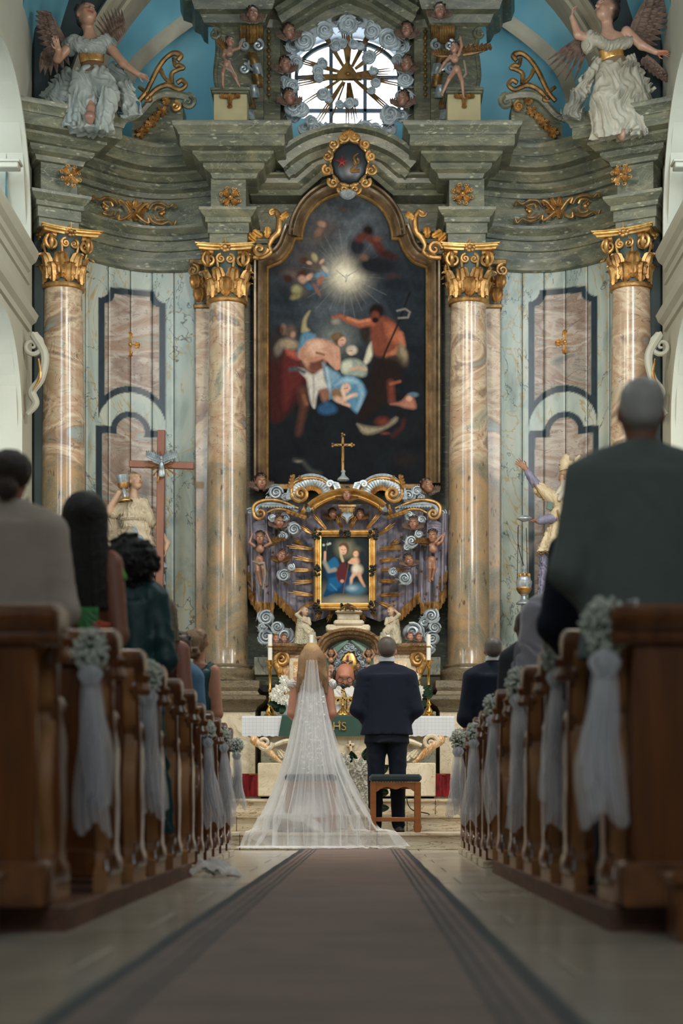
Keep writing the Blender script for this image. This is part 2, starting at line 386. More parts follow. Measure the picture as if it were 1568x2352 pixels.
def headp(c, h, yaw=0, pitch=0, roll=0, skin=SKIN, hair=None, eye=hx('1c120c'), lips=LIP, style='short', beard=None, cheek=None, ears=True):
    """head of height h (chin to crown) about c, face turned by yaw (0 = towards the nave, pi = away)"""
    R = Rm(yaw, pitch, roll); C0 = A3(c); out = []
    def T(x, y, z): return C0+h*(R[0]*x-R[1]*y+R[2]*z)      # y = towards where the face looks
    def e(p, r, col, f='+', k=None): out.append(('e', (T(*p), tuple(q*h for q in r), R), col, f, k if k is None else k*h))
    def c2(p, q, ra, rb, col, f='+', k=None): out.append(('c', (T(*p), T(*q), ra*h, rb*h, 1.), col, f, k if k is None else k*h))
    e((0, -.05, .13), (.335, .40, .36), skin); e((0, .07, -.1), (.285, .32, .36), skin, k=.15); e((0, .15, -.33), (.17, .19, .14), skin, k=.15)
    for sx in (-1, 1):
        e((sx*.16, .28, -.12), (.11, .09, .10), tuple(.6*a+.4*b for a, b in zip(skin, cheek)) if cheek else skin, k=.08)
        e((sx*.125, .40, .04), (.075, .07, .05), skin, '-', .05)
        e((sx*.125, .325, .035), (.06, .05, .045), skin, k=.02)
        e((sx*.125, .36, .035), (.055, .05, .028), hx('a89c8c'), 'p'); e((sx*.125, .375, .035), (.03, .03, .033), eye, 'p')
        c2((sx*.05, .38, .115), (sx*.2, .33, .12), .022, .016, hair or hx('4a3020'), 'p')
        if ears: e((sx*.34, -.02, -.02), (.05, .09, .12), skin, k=.04); 
    c2((0, .37, .06), (0, .455, -.10), .03, .055, skin, k=.05); e((0, .36, .16), (.2, .06, .09), skin, k=.08)
    c2((-.075, .375, -.225), (.075, .375, -.225), .03, .03, lips, k=.02); c2((-.065, .40, -.225), (.065, .40, -.225), .018, .018, lips, 'p')
    if beard: e((0, .2, -.32), (.25, .24, .22), beard, k=.06); e((0, .30, -.17), (.18, .13, .05), beard, k=.03); e((0, .40, -.225), (.07, .03, .022), lips, 'p')
    H = []
    if hair:
        if style == 'short': H = [((0, -.13, .19), (.36, .40, .36)), ((0, -.25, -.02), (.31, .26, .26))]
        if style == 'curly':
            H = [((0, -.14, .2), (.37, .40, .37)), ((0, -.25, -.05), (.32, .26, .25))]
            rr = random.Random(int(c[0]*7+c[1]))
            for i in range(26):
                a = rr.uniform(0, 2*math.pi); b = rr.uniform(.0, 1.15); q = (.40*math.sin(b)*math.cos(a), .42*math.sin(b)*math.sin(a)-.12, .2+.40*math.cos(b))
                if q[1] > .2 and q[2] < .36: continue
                H.append((q, (.085, .085, .085)))
        for q, r in H: out.append(('e', (T(*q), tuple(x*h for x in r), R), hair, '+', .03*h))
    return out
def handp(w, d, n, L, col, curl=.5, side=1, spread=.3):
    """hand from wrist w along d, palm facing n, length L px: palm, four fingers of two bones and a thumb"""
    w = np.array(w, float); d = np.array(d, float); d /= np.linalg.norm(d); n = np.array(n, float); n = n-d*(n@d); n /= np.linalg.norm(n); s = np.cross(d, n)*side; out = []
    pc = w+d*L*.26
    R = np.array((s, n, d)); out.append(('b', (pc, (L*.2, L*.085, L*.27), R, L*.07), col, '+', L*.06))
    for i, (o, l) in enumerate(((-.165, .40), (-.06, .47), (.055, .44), (.155, .35))):
        a = w+d*L*.5+s*(o*L); dd = d+s*o*spread*2; dd /= np.linalg.norm(dd); c1 = curl*.9
        b = a+(dd*math.cos(c1)+n*math.sin(c1))*l*L*.52; c2 = c1+curl*1.1; e = b+(dd*math.cos(c2)+n*math.sin(c2))*l*L*.5
        out += [cap3(a, b, L*.052, L*.047, col, k=L*.025), cap3(b, e, L*.047, L*.036, col, k=L*.02)]
    a = w+d*L*.14-s*L*.17; b = a+(d*.62-s*.62+n*.35)*L*.24; e = b+(d*.9-s*.12+n*.42)*L*.21
    out += [cap3(a, b, L*.062, L*.054, col, k=L*.04), cap3(b, e, L*.054, L*.04, col, k=L*.02)]
    return out
# ---- soft-edged painter for flat pictures: colours per point of a fine flat mesh
class Paint:
    def __init__(s, x0, y0, x1, y1, st, base):
        s.xs = np.arange(x0, x1+st*.5, st); s.ys = np.arange(y0, y1+st*.5, st); s.X, s.Y = np.meshgrid(s.xs, s.ys); s.C = np.ones(s.X.shape+(3,))*np.array(base); s.tr = lambda x, y: (x, y); s.k = 1.
    def fr(s, ox, oy, sc): s.tr = lambda x, y: (ox+x/sc, oy+y/sc); s.k = 1/sc; return s
    def mix(s, a, col): a = np.clip(a, 0, 1)[..., None]; s.C = s.C*(1-a)+np.array(col)*a
    def e(s, x, y, rx, ry, col, rot=0, soft=.35, al=1.):
        x, y = s.tr(x, y); rx *= s.k; ry *= s.k; c, n = math.cos(rot), math.sin(rot); u = (s.X-x)*c+(s.Y-y)*n; v = -(s.X-x)*n+(s.Y-y)*c
        d = np.sqrt((u/rx)**2+(v/ry)**2); s.mix(al*np.clip((1+soft-d)/(2*soft), 0, 1)**1.3, col)
    def l(s, pts, w, col, al=1., soft=1.2, w2=None):
        P = [s.tr(*p) for p in pts]; w = w*s.k; w2 = w if w2 is None else w2*s.k; m = np.full(s.X.shape, -9.); n = len(P)-1
        for i in range(n):
            (ax, ay), (bx, by) = P[i], P[i+1]; dx, dy = bx-ax, by-ay; t = np.clip(((s.X-ax)*dx+(s.Y-ay)*dy)/(dx*dx+dy*dy+1e-9), 0, 1)
            wi = w+(w2-w)*(i+t)/n; m = np.maximum(m, wi-np.hypot(s.X-ax-t*dx, s.Y-ay-t*dy))
        s.mix(al*np.clip(m/soft+.5, 0, 1), col)
    def poly(s, pts, col, soft=1.2, al=1., sm=0):
        if sm: pts = catmull([*pts, pts[0]], sm)[:-1]
        P = [s.tr(*p) for p in pts]; ins = np.zeros(s.X.shape, bool); dm = np.full(s.X.shape, 1e9)
        for i in range(len(P)):
            (ax, ay), (bx, by) = P[i-1], P[i]
            if abs(by-ay) > 1e-9: ins ^= ((ay > s.Y) != (by > s.Y)) & (s.X < (bx-ax)*(s.Y-ay)/(by-ay)+ax)
            dx, dy = bx-ax, by-ay; t = np.clip(((s.X-ax)*dx+(s.Y-ay)*dy)/(dx*dx+dy*dy+1e-9), 0, 1); dm = np.minimum(dm, np.hypot(s.X-ax-t*dx, s.Y-ay-t*dy))
        s.mix(al*np.clip(np.where(ins, dm, -dm)/soft+.5, 0, 1), col)
    def noise(s, amt, sc, seed=1):
        r = np.random.default_rng(seed); t = np.zeros(s.X.shape)
        for o in range(5):
            a = r.uniform(0, 2*math.pi); b = r.uniform(0, 6, 3); f = sc*1.9**o; u = s.X*math.cos(a)+s.Y*math.sin(a); v = -s.X*math.sin(a)+s.Y*math.cos(a)
            t += np.sin(u*f+b[0]+2*np.sin(v*f*.7+b[1]))*np.cos(v*f*.8+b[2])/1.5**o
        s.C = s.C*np.clip(1+amt*t[..., None], .2, 2.2)
    def mesh(s, name, D, m, parent, keep=None):
        P = np.array([((x-CX)*D/F, D, CH+(CY-y)*D/F) for y in s.ys for x in s.xs])-np.array(absloc(parent)); nx, ny = len(s.xs), len(s.ys)
        J, I = np.meshgrid(range(ny-1), range(nx-1), indexing='ij'); a = (J*nx+I).ravel()
        if keep is not None: ok = keep(s.X, s.Y); a = a[(ok[:-1, :-1] | ok[1:, 1:]).ravel()]
        fs = np.c_[a, a+nx, a+nx+1, a+1]; me = bpy.data.meshes.new(name); me.from_pydata(P.tolist(), [], fs.tolist())
        ca = me.color_attributes.new('Col', 'FLOAT_COLOR', 'POINT'); ca.data.foreach_set('color', np.c_[s.C.reshape(-1, 3), np.ones(nx*ny)].astype('f').ravel())
        me.update(); return link(name, me, m, parent)
# ---------------------------------------------------------------- materials
def marble(name, cols, rough=.35, scale=1.2, dist=3.5, stretch=(1, 1, 1), vein=None, veinw=.03, spots=None, spotscale=14, coat=0., bumpv=0):
    m, nt, b = newmat(name, rough); co = coords(nt, stretch)
    n = noise(nt, co, scale, 6, .62, dist); out = ramp(nt, cols, n)
    if vein:
        n2 = noise(nt, co, scale*1.3, 5, .6, dist*1.2); d = nd(nt, 'ShaderNodeMath', operation='SUBTRACT', i_1=.5); nt.links.new(n2, d.inputs[0])
        a = nd(nt, 'ShaderNodeMath', operation='ABSOLUTE'); nt.links.new(d.outputs[0], a.inputs[0])
        f = ramp(nt, [(0, (1, 1, 1)), (veinw, (0, 0, 0))], a.outputs[0]); out = mixc(nt, f, out, vein)
    if spots:
        v = nt.nodes.new('ShaderNodeTexVoronoi'); v.inputs['Scale'].default_value = spotscale; v.inputs['Randomness'].default_value = 1
        wn = nt.nodes.new('ShaderNodeTexNoise'); wn.inputs['Scale'].default_value = spotscale*.8; nt.links.new(co, wn.inputs['Vector'])
        mx = mixc(nt, .12, co, wn.outputs['Color']); nt.links.new(mx, v.inputs['Vector'])
        f = ramp(nt, [(.10, (1, 1, 1)), (.22, (0, 0, 0))], v.outputs['Distance']); out = mixc(nt, f, out, spots)
    nt.links.new(out, b.inputs['Base Color']); b.inputs['Coat Weight'].default_value = coat; b.inputs['Coat Roughness'].default_value = .12
    if bumpv: bump(nt, b, noise(nt, co, 30, 4), bumpv)
    return m
marble('green_marble', [(.30, hx('3a4038')), (.5, hx('585b4a')), (.72, hx('79755c'))], .42, 1.6, 1.5, (1, 1, 3), hx('8a866a'), .01, hx('8f8f78'), 7)
marble('dark_green', [(.3, hx('1c2a26')), (.7, hx('2f4038'))], .5, 2, 1)
marble('grey_marble', [(.3, hx('6b6f66')), (.5, hx('8d8c7c')), (.7, hx('a39a80'))], .4, 1.5, 3, (1, 1, 1), hx('4a4436'), .015)
marble('cream_marble', [(.3, hx('c4b498')), (.5, hx('d6c9ae')), (.7, hx('e2d8c2'))], .4, 1.8, 3, (1, 1, 1), hx('a98c64'), .01)
marble('brown_marble', [(.25, hx('5a3f2a')), (.45, hx('7d5a3c')), (.6, hx('9a7850')), (.75, hx('6b4a34'))], .3, 2.4, 4, (1, 1, 1), hx('c9b48a'), .02, coat=.3)
marble('amber_marble', [(.25, hx('a8652f')), (.45, hx('cf9a5a')), (.6, hx('dcc09a')), (.75, hx('b57a45'))], .3, 2.4, 4, (1, 1, .6), hx('efe3cc'), .03, coat=.3)
marble('pedestal_marble', [(.25, hx('4a4236')), (.5, hx('7a6c54')), (.75, hx('5d5442'))], .3, 3, 3, (1, 1, 3), hx('2b2a24'), .02, hx('9b8a68'), 22, coat=.3)
marble('floor_stone', [(.25, hx('a0978a')), (.5, hx('b4aa9a')), (.75, hx('c4bbab'))], .2, .8, 1.2, (1, .5, 1))
marble('step_stone', [(.25, hx('c0ab8c')), (.5, hx('d8c8ac')), (.75, hx('e6dcc8'))], .3, 1.5, 2, (.6, 1, 4), hx('8c6a40'), .02)
def column_marble():
    m, nt, b = newmat('column_marble', .24); g = nt.nodes.new('ShaderNodeNewGeometry'); co = g.outputs['Position']
    sep = nt.nodes.new('ShaderNodeSeparateXYZ'); nt.links.new(co, sep.inputs[0])
    n = noise(nt, coords(nt, (1, 1, .8)), 2.2, 7, .65, 1.5)
    low = ramp(nt, [(.25, hx('585a4a')), (.42, hx('776e5a')), (.55, hx('917a5c')), (.68, hx('a58258')), (.8, hx('7d7466'))], n)
    v = nt.nodes.new('ShaderNodeTexVoronoi'); v.inputs['Scale'].default_value = 8
    nt.links.new(mixc(nt, .25, co, nd(nt, 'ShaderNodeTexNoise', Scale=7).outputs['Color']), v.inputs['Vector'])
    sp = ramp(nt, [(.10, (1, 1, 1)), (.24, (0, 0, 0))], v.outputs['Distance']); low = mixc(nt, sp, low, hx('4c3c30'))
    v2 = nt.nodes.new('ShaderNodeTexVoronoi'); v2.inputs['Scale'].default_value = 60; nt.links.new(co, v2.inputs['Vector'])
    low = mixc(nt, ramp(nt, [(.1, (.7, .7, .7)), (.25, (0, 0, 0))], v2.outputs['Distance']), low, hx('b8a682'))
    # veined painted zone higher up
    n3 = noise(nt, coords(nt, (1, 1, 1.8)), .8, 4, .5, 2.2)
    up = ramp(nt, [(.26, hx('55655e')), (.38, hx('b5a488')), (.46, hx('a5876c')), (.54, hx('c2ae92')), (.62, hx('8a6f58')), (.70, hx('84908a')), (.8, hx('b89c7c'))], n3)
    n4 = noise(nt, coords(nt, (1, 1, 1.8)), 2.0, 3, .5, 3); d = nd(nt, 'ShaderNodeMath', operation='SUBTRACT', i_1=.5); nt.links.new(n4, d.inputs[0])
    a = nd(nt, 'ShaderNodeMath', operation='ABSOLUTE'); nt.links.new(d.outputs[0], a.inputs[0]); up = mixc(nt, ramp(nt, [(0, (.8, .8, .8)), (.012, (0, 0, 0))], a.outputs[0]), up, hx('5c4a40'))
    wz = nd(nt, 'ShaderNodeMath', operation='MULTIPLY_ADD', i_1=.9); nt.links.new(noise(nt, co, 1.4, 3), wz.inputs[0]); nt.links.new(sep.outputs[2], wz.inputs[2])
    mr = nt.nodes.new('ShaderNodeMapRange'); mr.inputs[1].default_value = 4.75; mr.inputs[2].default_value = 4.9; nt.links.new(wz.outputs[0], mr.inputs[0])
    nt.links.new(mixc(nt, mr.outputs[0], low, up), b.inputs['Base Color']); b.inputs['Coat Weight'].default_value = .5; b.inputs['Coat Roughness'].default_value = .07
column_marble()
def plank_marble():
    """painted boards: pale veined ground, dark framed fields, brown veined panels chosen by the painted mask"""
    m, nt, b = newmat('plank_marble', .38); co = coords(nt, (1, 1, .55)); a = nd(nt, 'ShaderNodeAttribute', attribute_name='Col')
    n = noise(nt, co, 1.7, 5, .6, 2); pale = ramp(nt, [(.28, hx('76857f')), (.5, hx('9aa59c')), (.72, hx('aeb0a2'))], n)
    n2 = noise(nt, co, 1.3, 4, .6, 2); d = nd(nt, 'ShaderNodeMath', operation='SUBTRACT', i_1=.5); nt.links.new(n2, d.inputs[0]); ab = nd(nt, 'ShaderNodeMath', operation='ABSOLUTE'); nt.links.new(d.outputs[0], ab.inputs[0])
    pale = mixc(nt, ramp(nt, [(0, (1, 1, 1)), (.014, (0, 0, 0))], ab.outputs[0]), pale, hx('9c8a5e'))
    n5 = noise(nt, co, .9, 5, .65, 1.6); d = nd(nt, 'ShaderNodeMath', operation='SUBTRACT', i_1=.5); nt.links.new(n5, d.inputs[0]); ab = nd(nt, 'ShaderNodeMath', operation='ABSOLUTE'); nt.links.new(d.outputs[0], ab.inputs[0])
    pale = mixc(nt, ramp(nt, [(0, (1, 1, 1)), (.006, (0, 0, 0))], ab.outputs[0]), pale, hx('3e4a48'))
    n3 = noise(nt, coords(nt, (1, 1, 2.4)), .75, 4, .5, 2.0)
    br = ramp(nt, [(.26, hx('4f5a58')), (.38, hx('978c80')), (.45, hx('806a5c')), (.52, hx('a89e92')), (.60, hx('8f7460')), (.68, hx('8a918a')), (.8, hx('a58c78'))], n3)
    n6 = noise(nt, coords(nt, (1, 1, 2.4)), 1.9, 3, .5, 3); d = nd(nt, 'ShaderNodeMath', operation='SUBTRACT', i_1=.5); nt.links.new(n6, d.inputs[0]); ab = nd(nt, 'ShaderNodeMath', operation='ABSOLUTE'); nt.links.new(d.outputs[0], ab.inputs[0])
    br = mixc(nt, ramp(nt, [(0, (.8, .8, .8)), (.014, (0, 0, 0))], ab.outputs[0]), br, hx('5a463c'))
    dk = ramp(nt, [(.3, hx('142129')), (.75, hx('26353d'))], noise(nt, co, 5, 5, .6, 2))
    sp = nt.nodes.new('ShaderNodeSeparateColor'); nt.links.new(a.outputs['Color'], sp.inputs[0])
    o = mixc(nt, sp.outputs[1], pale, br); o = mixc(nt, sp.outputs[0], o, dk); nt.links.new(o, b.inputs['Base Color'])
plank_marble()
mat('gold', hx('cfa262'), .36, .65, var=.45, ns=9, bmp=.25, bs=60, col2=hx('6f4a24'))
mat('gold_bright', hx('e6c07a'), .3, .7, var=.3, ns=12, bmp=.12, bs=60, col2=hx('b27c34'))
mat('gold_old', hx('a07c48'), .42, .55, var=.4, ns=9, bmp=.3, bs=60, col2=hx('40301c'))
mat('silver', hx('b9c2c6'), .33, .45, var=.35, ns=10, bmp=.15, bs=50, col2=hx('737d82'))
mat('brass', hx('d9a95a'), .2, 1., var=.2, ns=20)
mat('black_ornament', hx('2d2c28'), .38, .6, var=.5, ns=30, bmp=.4, bs=80)
mat('painted', attr=True, rough=.5, var=.22, ns=14, bmp=.08, bs=60)
mat('painted_gloss', attr=True, rough=.36, var=.3, ns=9, bmp=.1, bs=50)
mat('skin', attr=True, rough=.5, var=.08, ns=20)
mat('cloth', attr=True, rough=.85, var=.12, ns=10, bmp=.12, bs=300, sheen=.04, spec=.3)
mat('satin', attr=True, rough=.45, var=.15, ns=8, bmp=.05, bs=200)
mat('hair', attr=True, rough=.45, var=.45, ns=60, stretch=(3, 3, .6), bmp=.6, bs=120)
mat('canvas', attr=True, rough=.6, var=.06, ns=40, spec=.06)
mat('white_wall', hx('aba998'), .8, var=.1, ns=2)
mat('window_white', hx('d8e2ea'), .8, var=.05, ns=2)
mat('arch_stone', hx('a39a84'), .8, var=.35, ns=2)
mat('dark_stone', hx('303c3c'), .8, var=.4, ns=2)
m_, nt_, b_ = newmat('vault_blue', .85)
nt_.links.new(ramp(nt_, [(.25, hx('4a7f8e')), (.5, hx('5e95a2')), (.75, hx('7aa9b2'))], noise(nt_, coords(nt_), .7, 3, .5, .2)), b_.inputs['Base Color'])
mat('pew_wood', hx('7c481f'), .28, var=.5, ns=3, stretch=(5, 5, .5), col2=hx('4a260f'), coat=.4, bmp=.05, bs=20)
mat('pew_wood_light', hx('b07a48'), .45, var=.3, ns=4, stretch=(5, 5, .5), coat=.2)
mat('plinth_wood', hx('7a4f38'), .6, var=.45, ns=3, stretch=(2, .7, 4), col2=hx('4b2d22'))
mat('kneeler_wood', hx('9a5a26'), .35, var=.3, ns=5, stretch=(1, 1, 4), coat=.3)
mat('cross_wood', hx('7d4a32'), .5, var=.25, ns=5, stretch=(4, 4, .4))
mat('velvet_green', hx('12292a'), .9, var=.3, ns=30, sheen=.6)
mat('white_wax', hx('e6e4da'), .5, var=.03)
mat('white_cloth', hx('d8d6d2'), .85, var=.06)
mat('petal', hx('f8f6ec'), .7, var=.04, ns=30)
mat('leaf_green', hx('24462a'), .5, var=.5, ns=20)
mat('stem_green', hx('5d7358'), .7, var=.3, ns=20)
mat('blossom', hx('e6e6dc'), .8, var=.25, ns=60, col2=hx('b4bcac'))
mat('black_plastic', hx('15171a'), .4, var=.2)
mat('red_leather', hx('7c1f1c'), .5, var=.3)
tulle('tulle', (.95, .95, .97), .36); tulle('veil_tulle', (1., 1., 1.), .2)
MT = MATS
# ---------------------------------------------------------------- setting
def slab(mb, x0, x1, y0, y1, z0, z1, g=.003): mb.box(((x0+x1)/2, (y0+y1)/2, (z0+z1)/2), (x1-x0-2*g, y1-y0-2*g, z1-z0), bev=.004)
mb = MB(); mb.box((0, 10, -.06), (9, 28, .08)); fl = struct('floor', mb, MT['dark_stone'])
for i in range(19):
    y0 = .8+i*.86; xs = [-3.7, -2.55, -1.3, -.1, 1.1, 2.3, 3.4] if i % 2 else [-3.7, -3.1, -1.9, -.7, .5, 1.7, 2.9, 3.4]
    for a, b in zip(xs, xs[1:]):
        mb = MB(); slab(mb, a, b, y0, min(y0+.86, 16.92), -.03, 0); mb.build('slab', MT['floor_stone'], fl)
for k, (y0, y1, z) in enumerate(((16.9, 17.92, .16), (17.9, 18.52, .32), (18.5, 22.5, .48))):
    mb = MB(); mb.box((-.16, (y0+y1)/2+.05, z/2-.03), (7.0, y1-y0-.02, z-.03)); st = struct('chancel_step', mb, MT['dark_stone'])
    xs = [-3.6, -2.3+.2*k, -1.15-.1*k, .12+.3*k, 1.3, 2.5-.2*k, 3.3]
    for a, b in zip(xs, xs[1:]):
        mb = MB(); slab(mb, a, b, y0+.012, y0+.06, z-.16, z-.03, .002); mb.build('riser', MT['step_stone'], st)
        mb = MB(); slab(mb, a, b, y0-.012, y1, z-.03, z, .002); mb.build('tread', MT['step_stone'], st)
# carpet with dark border and pairs of dark stripes
m_, nt_, b_ = newmat('carpet', .95); cc = coords(nt_, (1, 1, 1))
sx_ = nt_.nodes.new('ShaderNodeSeparateXYZ'); nt_.links.new(cc, sx_.inputs[0])
n_ = noise(nt_, coords(nt_, (1, 2.2, 1)), 2.5, 5, .6, .6); base = ramp(nt_, [(.3, hx('6c544a')), (.7, hx('8e7264'))], n_)
ad = nd(nt_, 'ShaderNodeMath', operation='ADD', i_1=.095); nt_.links.new(sx_.outputs[0], ad.inputs[0]); ab_ = nd(nt_, 'ShaderNodeMath', operation='ABSOLUTE'); nt_.links.new(ad.outputs[0], ab_.inputs[0])
B0, B1 = (0, 0, 0), (1, 1, 1)
r_ = nt_.nodes.new('ShaderNodeValToRGB'); r_.color_ramp.interpolation = 'CONSTANT'; e_ = r_.color_ramp.elements
sp_ = [(0, 0), (.33, .9), (.344, 0), (.362, .9), (.376, 0), (.402, .8), (.412, 0), (.44, 1)]
while len(e_) < len(sp_): e_.new(.5)
for i, (p, v) in enumerate(sp_): e_[i].position = p; e_[i].color = (v, v, v, 1)
nt_.links.new(ab_.outputs[0], r_.inputs[0]); nt_.links.new(mixc(nt_, r_.outputs[0], base, hx('1d2526')), b_.inputs['Base Color'])
bump(nt_, b_, noise(nt_, cc, 220, 2), .5, .004); b_.inputs['Sheen Weight'].default_value = .25
mb = MB()
def carp(u, v):
    y = .9+v*15.98; return (-.095+(u-.5)*(.975+.0025*math.sin(y*2.1)), y, .009+.0025*math.sin(y*3.1+u*2)*math.sin(y*.9))
mb.grid(carp, 6, 90)
for s_ in (0, 1): mb.grid(lambda u, v: (carp(s_, v)[0], carp(s_, v)[1], carp(s_, v)[2]*u), 1, 90)
tag(mb.build('carpet_runner', MT['carpet'], loc=(-.095, 8, 0)), 'long brown aisle carpet with a dark border and thin stripes leading to the steps', 'carpet')
mb = MB()
for z in (.085, .125): mb.box((X_(941, 16.88)-.05, 16.875, z), (.17, .012, .022), bev=.003)
# nave side walls with arched windows; X plane, openings (d0,d1,sill,spring) in plan depth and height
def arch_wall(name, X, th, D0, D1, zt, ops, m):
    mb = MB(); sg = 1 if X < 0 else -1; ops = sorted(ops, key=lambda o: o[0])
    ds = [D0]
    for d0, d1, zs, zp in ops: ds += list(np.linspace(d0, d1, 15))
    ds.append(D1); ds = sorted(set(round(float(d), 4) for d in ds))
    def gap(d):
        out = []
        for d0, d1, zs, zp in ops:
            if d0-1e-3 <= d <= d1+1e-3: r = (d1-d0)/2; c = (d0+d1)/2; out.append((zs, zp+math.sqrt(max(0, r*r-(d-c)**2))))
        return sorted(out)
    for a, b in zip(ds, ds[1:]):
        mid = (a+b)/2; ga, gb = gap(a), gap(b); n = len(gap(mid))
        if len(ga) != n: ga = [min(ga, key=lambda q: abs(q[0]-w[0])) if ga else w for w in gap(mid)]
        if len(gb) != n: gb = [min(gb, key=lambda q: abs(q[0]-w[0])) if gb else w for w in gap(mid)]
        ea = [0]+[z for g in ga for z in g]+[zt]; eb = [0]+[z for g in gb for z in g]+[zt]
        for k in range(0, len(ea), 2):
            z0a, z1a, z0b, z1b = ea[k], ea[k+1], eb[k], eb[k+1]
            v = [(X, a, z0a), (X, b, z0b), (X, b, z1b), (X, a, z1a), (X-sg*th, a, z0a), (X-sg*th, b, z0b), (X-sg*th, b, z1b), (X-sg*th, a, z1a)]
            mb.add(v, [(0, 1, 2, 3), (4, 7, 6, 5), (3, 2, 6, 7), (0, 4, 5, 1)])
    for d0, d1, zs, zp in ops:
        for d in (d0, d1): mb.add([(X, d, zs), (X, d, zp), (X-sg*th, d, zp), (X-sg*th, d, zs)], [(0, 1, 2, 3)])
    return struct(name, mb, m, angle=25)
LX, RX = -3.74, 3.36
opsU = [(17.45, 20.25, 6.68, 6.85), (8, 11.8, 6.75, 7.6)]; opsL = [(17.7, 19.74, 1.6, 4.5)]
wl = arch_wall('wall_left', LX, .55, -3, 20.6, 11, opsU+opsL, MT['white_wall'])
wr = arch_wall('wall_right', RX, .55, -3, 20.6, 11, opsU+opsL, MT['white_wall'])
for X, sg in ((LX, 1), (RX, -1)):
    w_ = wl if sg == 1 else wr
    def mould(name, prof, d0=2, d1=20.35, m='white_wall'):
        mb = MB(); n = len(prof); v = [(X+sg*o, d, z) for d in (d0, d1) for o, z in prof]
        mb.add(v, [(i, i+1, n+i+1, n+i) for i in range(n-1)]+[tuple(range(n, 2*n))]); mb.build(name, MT[m], w_, angle=20)
    mould('cornice', [(0, 6.34), (.03, 6.36), (.04, 6.42), (.09, 6.46), (.12, 6.53), (.12, 6.57), (0, 6.6)])
    mould('cornice', [(0, 5.68), (.03, 5.69), (.04, 5.75), (.09, 5.79), (.12, 5.86), (.0, 5.89)])
    mould('panel_moulding', [(0, 5.98), (.025, 6.0), (.025, 6.03), (0, 6.05)]); mould('panel_moulding', [(0, 6.2), (.025, 6.21), (.025, 6.24), (0, 6.25)])
    for d0, d1, zs, zp in ((17.45, 20.25, 6.68, 6.85), (17.7, 19.74, 1.6, 4.5)):      # arch surrounds
        r = (d1-d0)/2; c = (d0+d1)/2; path = [(d0, zs), (d0, zp)]+[(c-r*math.cos(t), zp+r*math.sin(t)) for t in np.linspace(.1, math.pi-.1, 22)]+[(d1, zp), (d1, zs)]
        mb = MB(); prof = [(.0, 0), (.0, .05), (.05, .05), (.06, .03), (.12, .03), (.14, 0)]; P = [Vector(p) for p in path]; v = []
        for i, p in enumerate(P):
            t = (P[min(i+1, len(P)-1)]-P[max(i-1, 0)]).normalized(); nn = Vector((-t.y, t.x))
            v += [(X+sg*h, p.x+nn.x*o, p.y+nn.y*o) for o, h in prof]
        k = len(prof); mb.add(v, [(i*k+j, i*k+j+1, (i+1)*k+j+1, (i+1)*k+j) for i in range(len(P)-1) for j in range(k-1)]); mb.build('arch_moulding', MT['white_wall'], w_)
    # small brackets in the far jamb of the gallery opening
    br_ = thing('gallery_bracket', ('left' if sg == 1 else 'right')+' white baluster bracket in the light window arch '+('beside the left angel' if sg == 1 else 'beside the right angel'), 'bracket', (X-sg*.15, 19.8, 7.0))
    for k in range(3):
        mb = MB(); mb.lathe([(.03, 0), (.05, .03), (.028, .08), (.055, .17), (.03, .24), (.05, .28), (.045, .3)], (X-sg*(.68+.12*k), 19.8, 7.0), 10); mb.build('baluster', MT['white_wall'], br_)
    mb = MB(); mb.box((X-sg*.2, 19.8, 7.33), (.42, .16, .06), bev=.01); mb.box((X-sg*.2, 19.8, 7.37), (.46, .2, .03), bev=.008); mb.build('cap', MT['white_wall'], br_)
    # scroll console under the lower cornice by the altar
    cs_ = thing('wall_console', 'white scroll console with gilt edge on the '+('left' if sg == 1 else 'right')+' wall beside the outer column', 'console', (X, 20.0, 5.0))
    mb = MB(); yy = 20.05; mb.spiral((X+sg*.1, yy, 5.45), .13, 1.6, .035, .012, a0=math.pi/2, cw=-sg, ax=((1, 0, 0), (0, 0, 1)))
    mb.tube(catmull([(X+sg*.12, yy, 5.58), (X+sg*.24, yy, 5.35), (X+sg*.2, yy, 5.1), (X+sg*.1, yy, 4.95), (X+sg*.14, yy, 4.82), (X+sg*.05, yy, 4.7)], 6), [.05, .045, .05, .03], 8); mb.build('scroll', MT['white_wall'], cs_)
    mb = MB(); mb.tube(catmull([(X+sg*.18, yy-.05, 5.3), (X+sg*.2, yy-.06, 5.1), (X+sg*.12, yy-.06, 4.95)], 6), [.01, .02, .006], 6); mb.build('gilding', MT['gold'], cs_)
    # outside window reveals and panes, wall windows beyond the gallery
    for (d0, d1, zs, zt) in ((15.2, 20.3, 6.4, 10.0), (15.3, 20.2, 1.4, 6.3)):
        mb = MB(); mb.box((X-sg*2.3, (d0+d1)/2, (zs+zt)/2), (.1, d1-d0+1.6, zt-zs)); 
        wn = struct('window_2' if sg == 1 else 'window_3', mb, MT['window_white'])
        mb = MB(); xx = X-sg*1.45; mb.box((xx, 20.12, (zs+zt)/2), (1.8, .1, zt-zs)); mb.build('reveal', MT['window_white'], wn)
        l = area('window_light', (X-sg*1.3, 16.6, (zs+zt)/2+.3), (X-sg*.6, 20.2, (zs+zt)/2), 1.0, 2.0, 260 if zs > 5 else 80, (.72, .86, 1.0))
mb = MB(); mb.box((-.2, -3, 5), (7.6, .1, 12)); struct('wall_back', mb, MT['white_wall'])
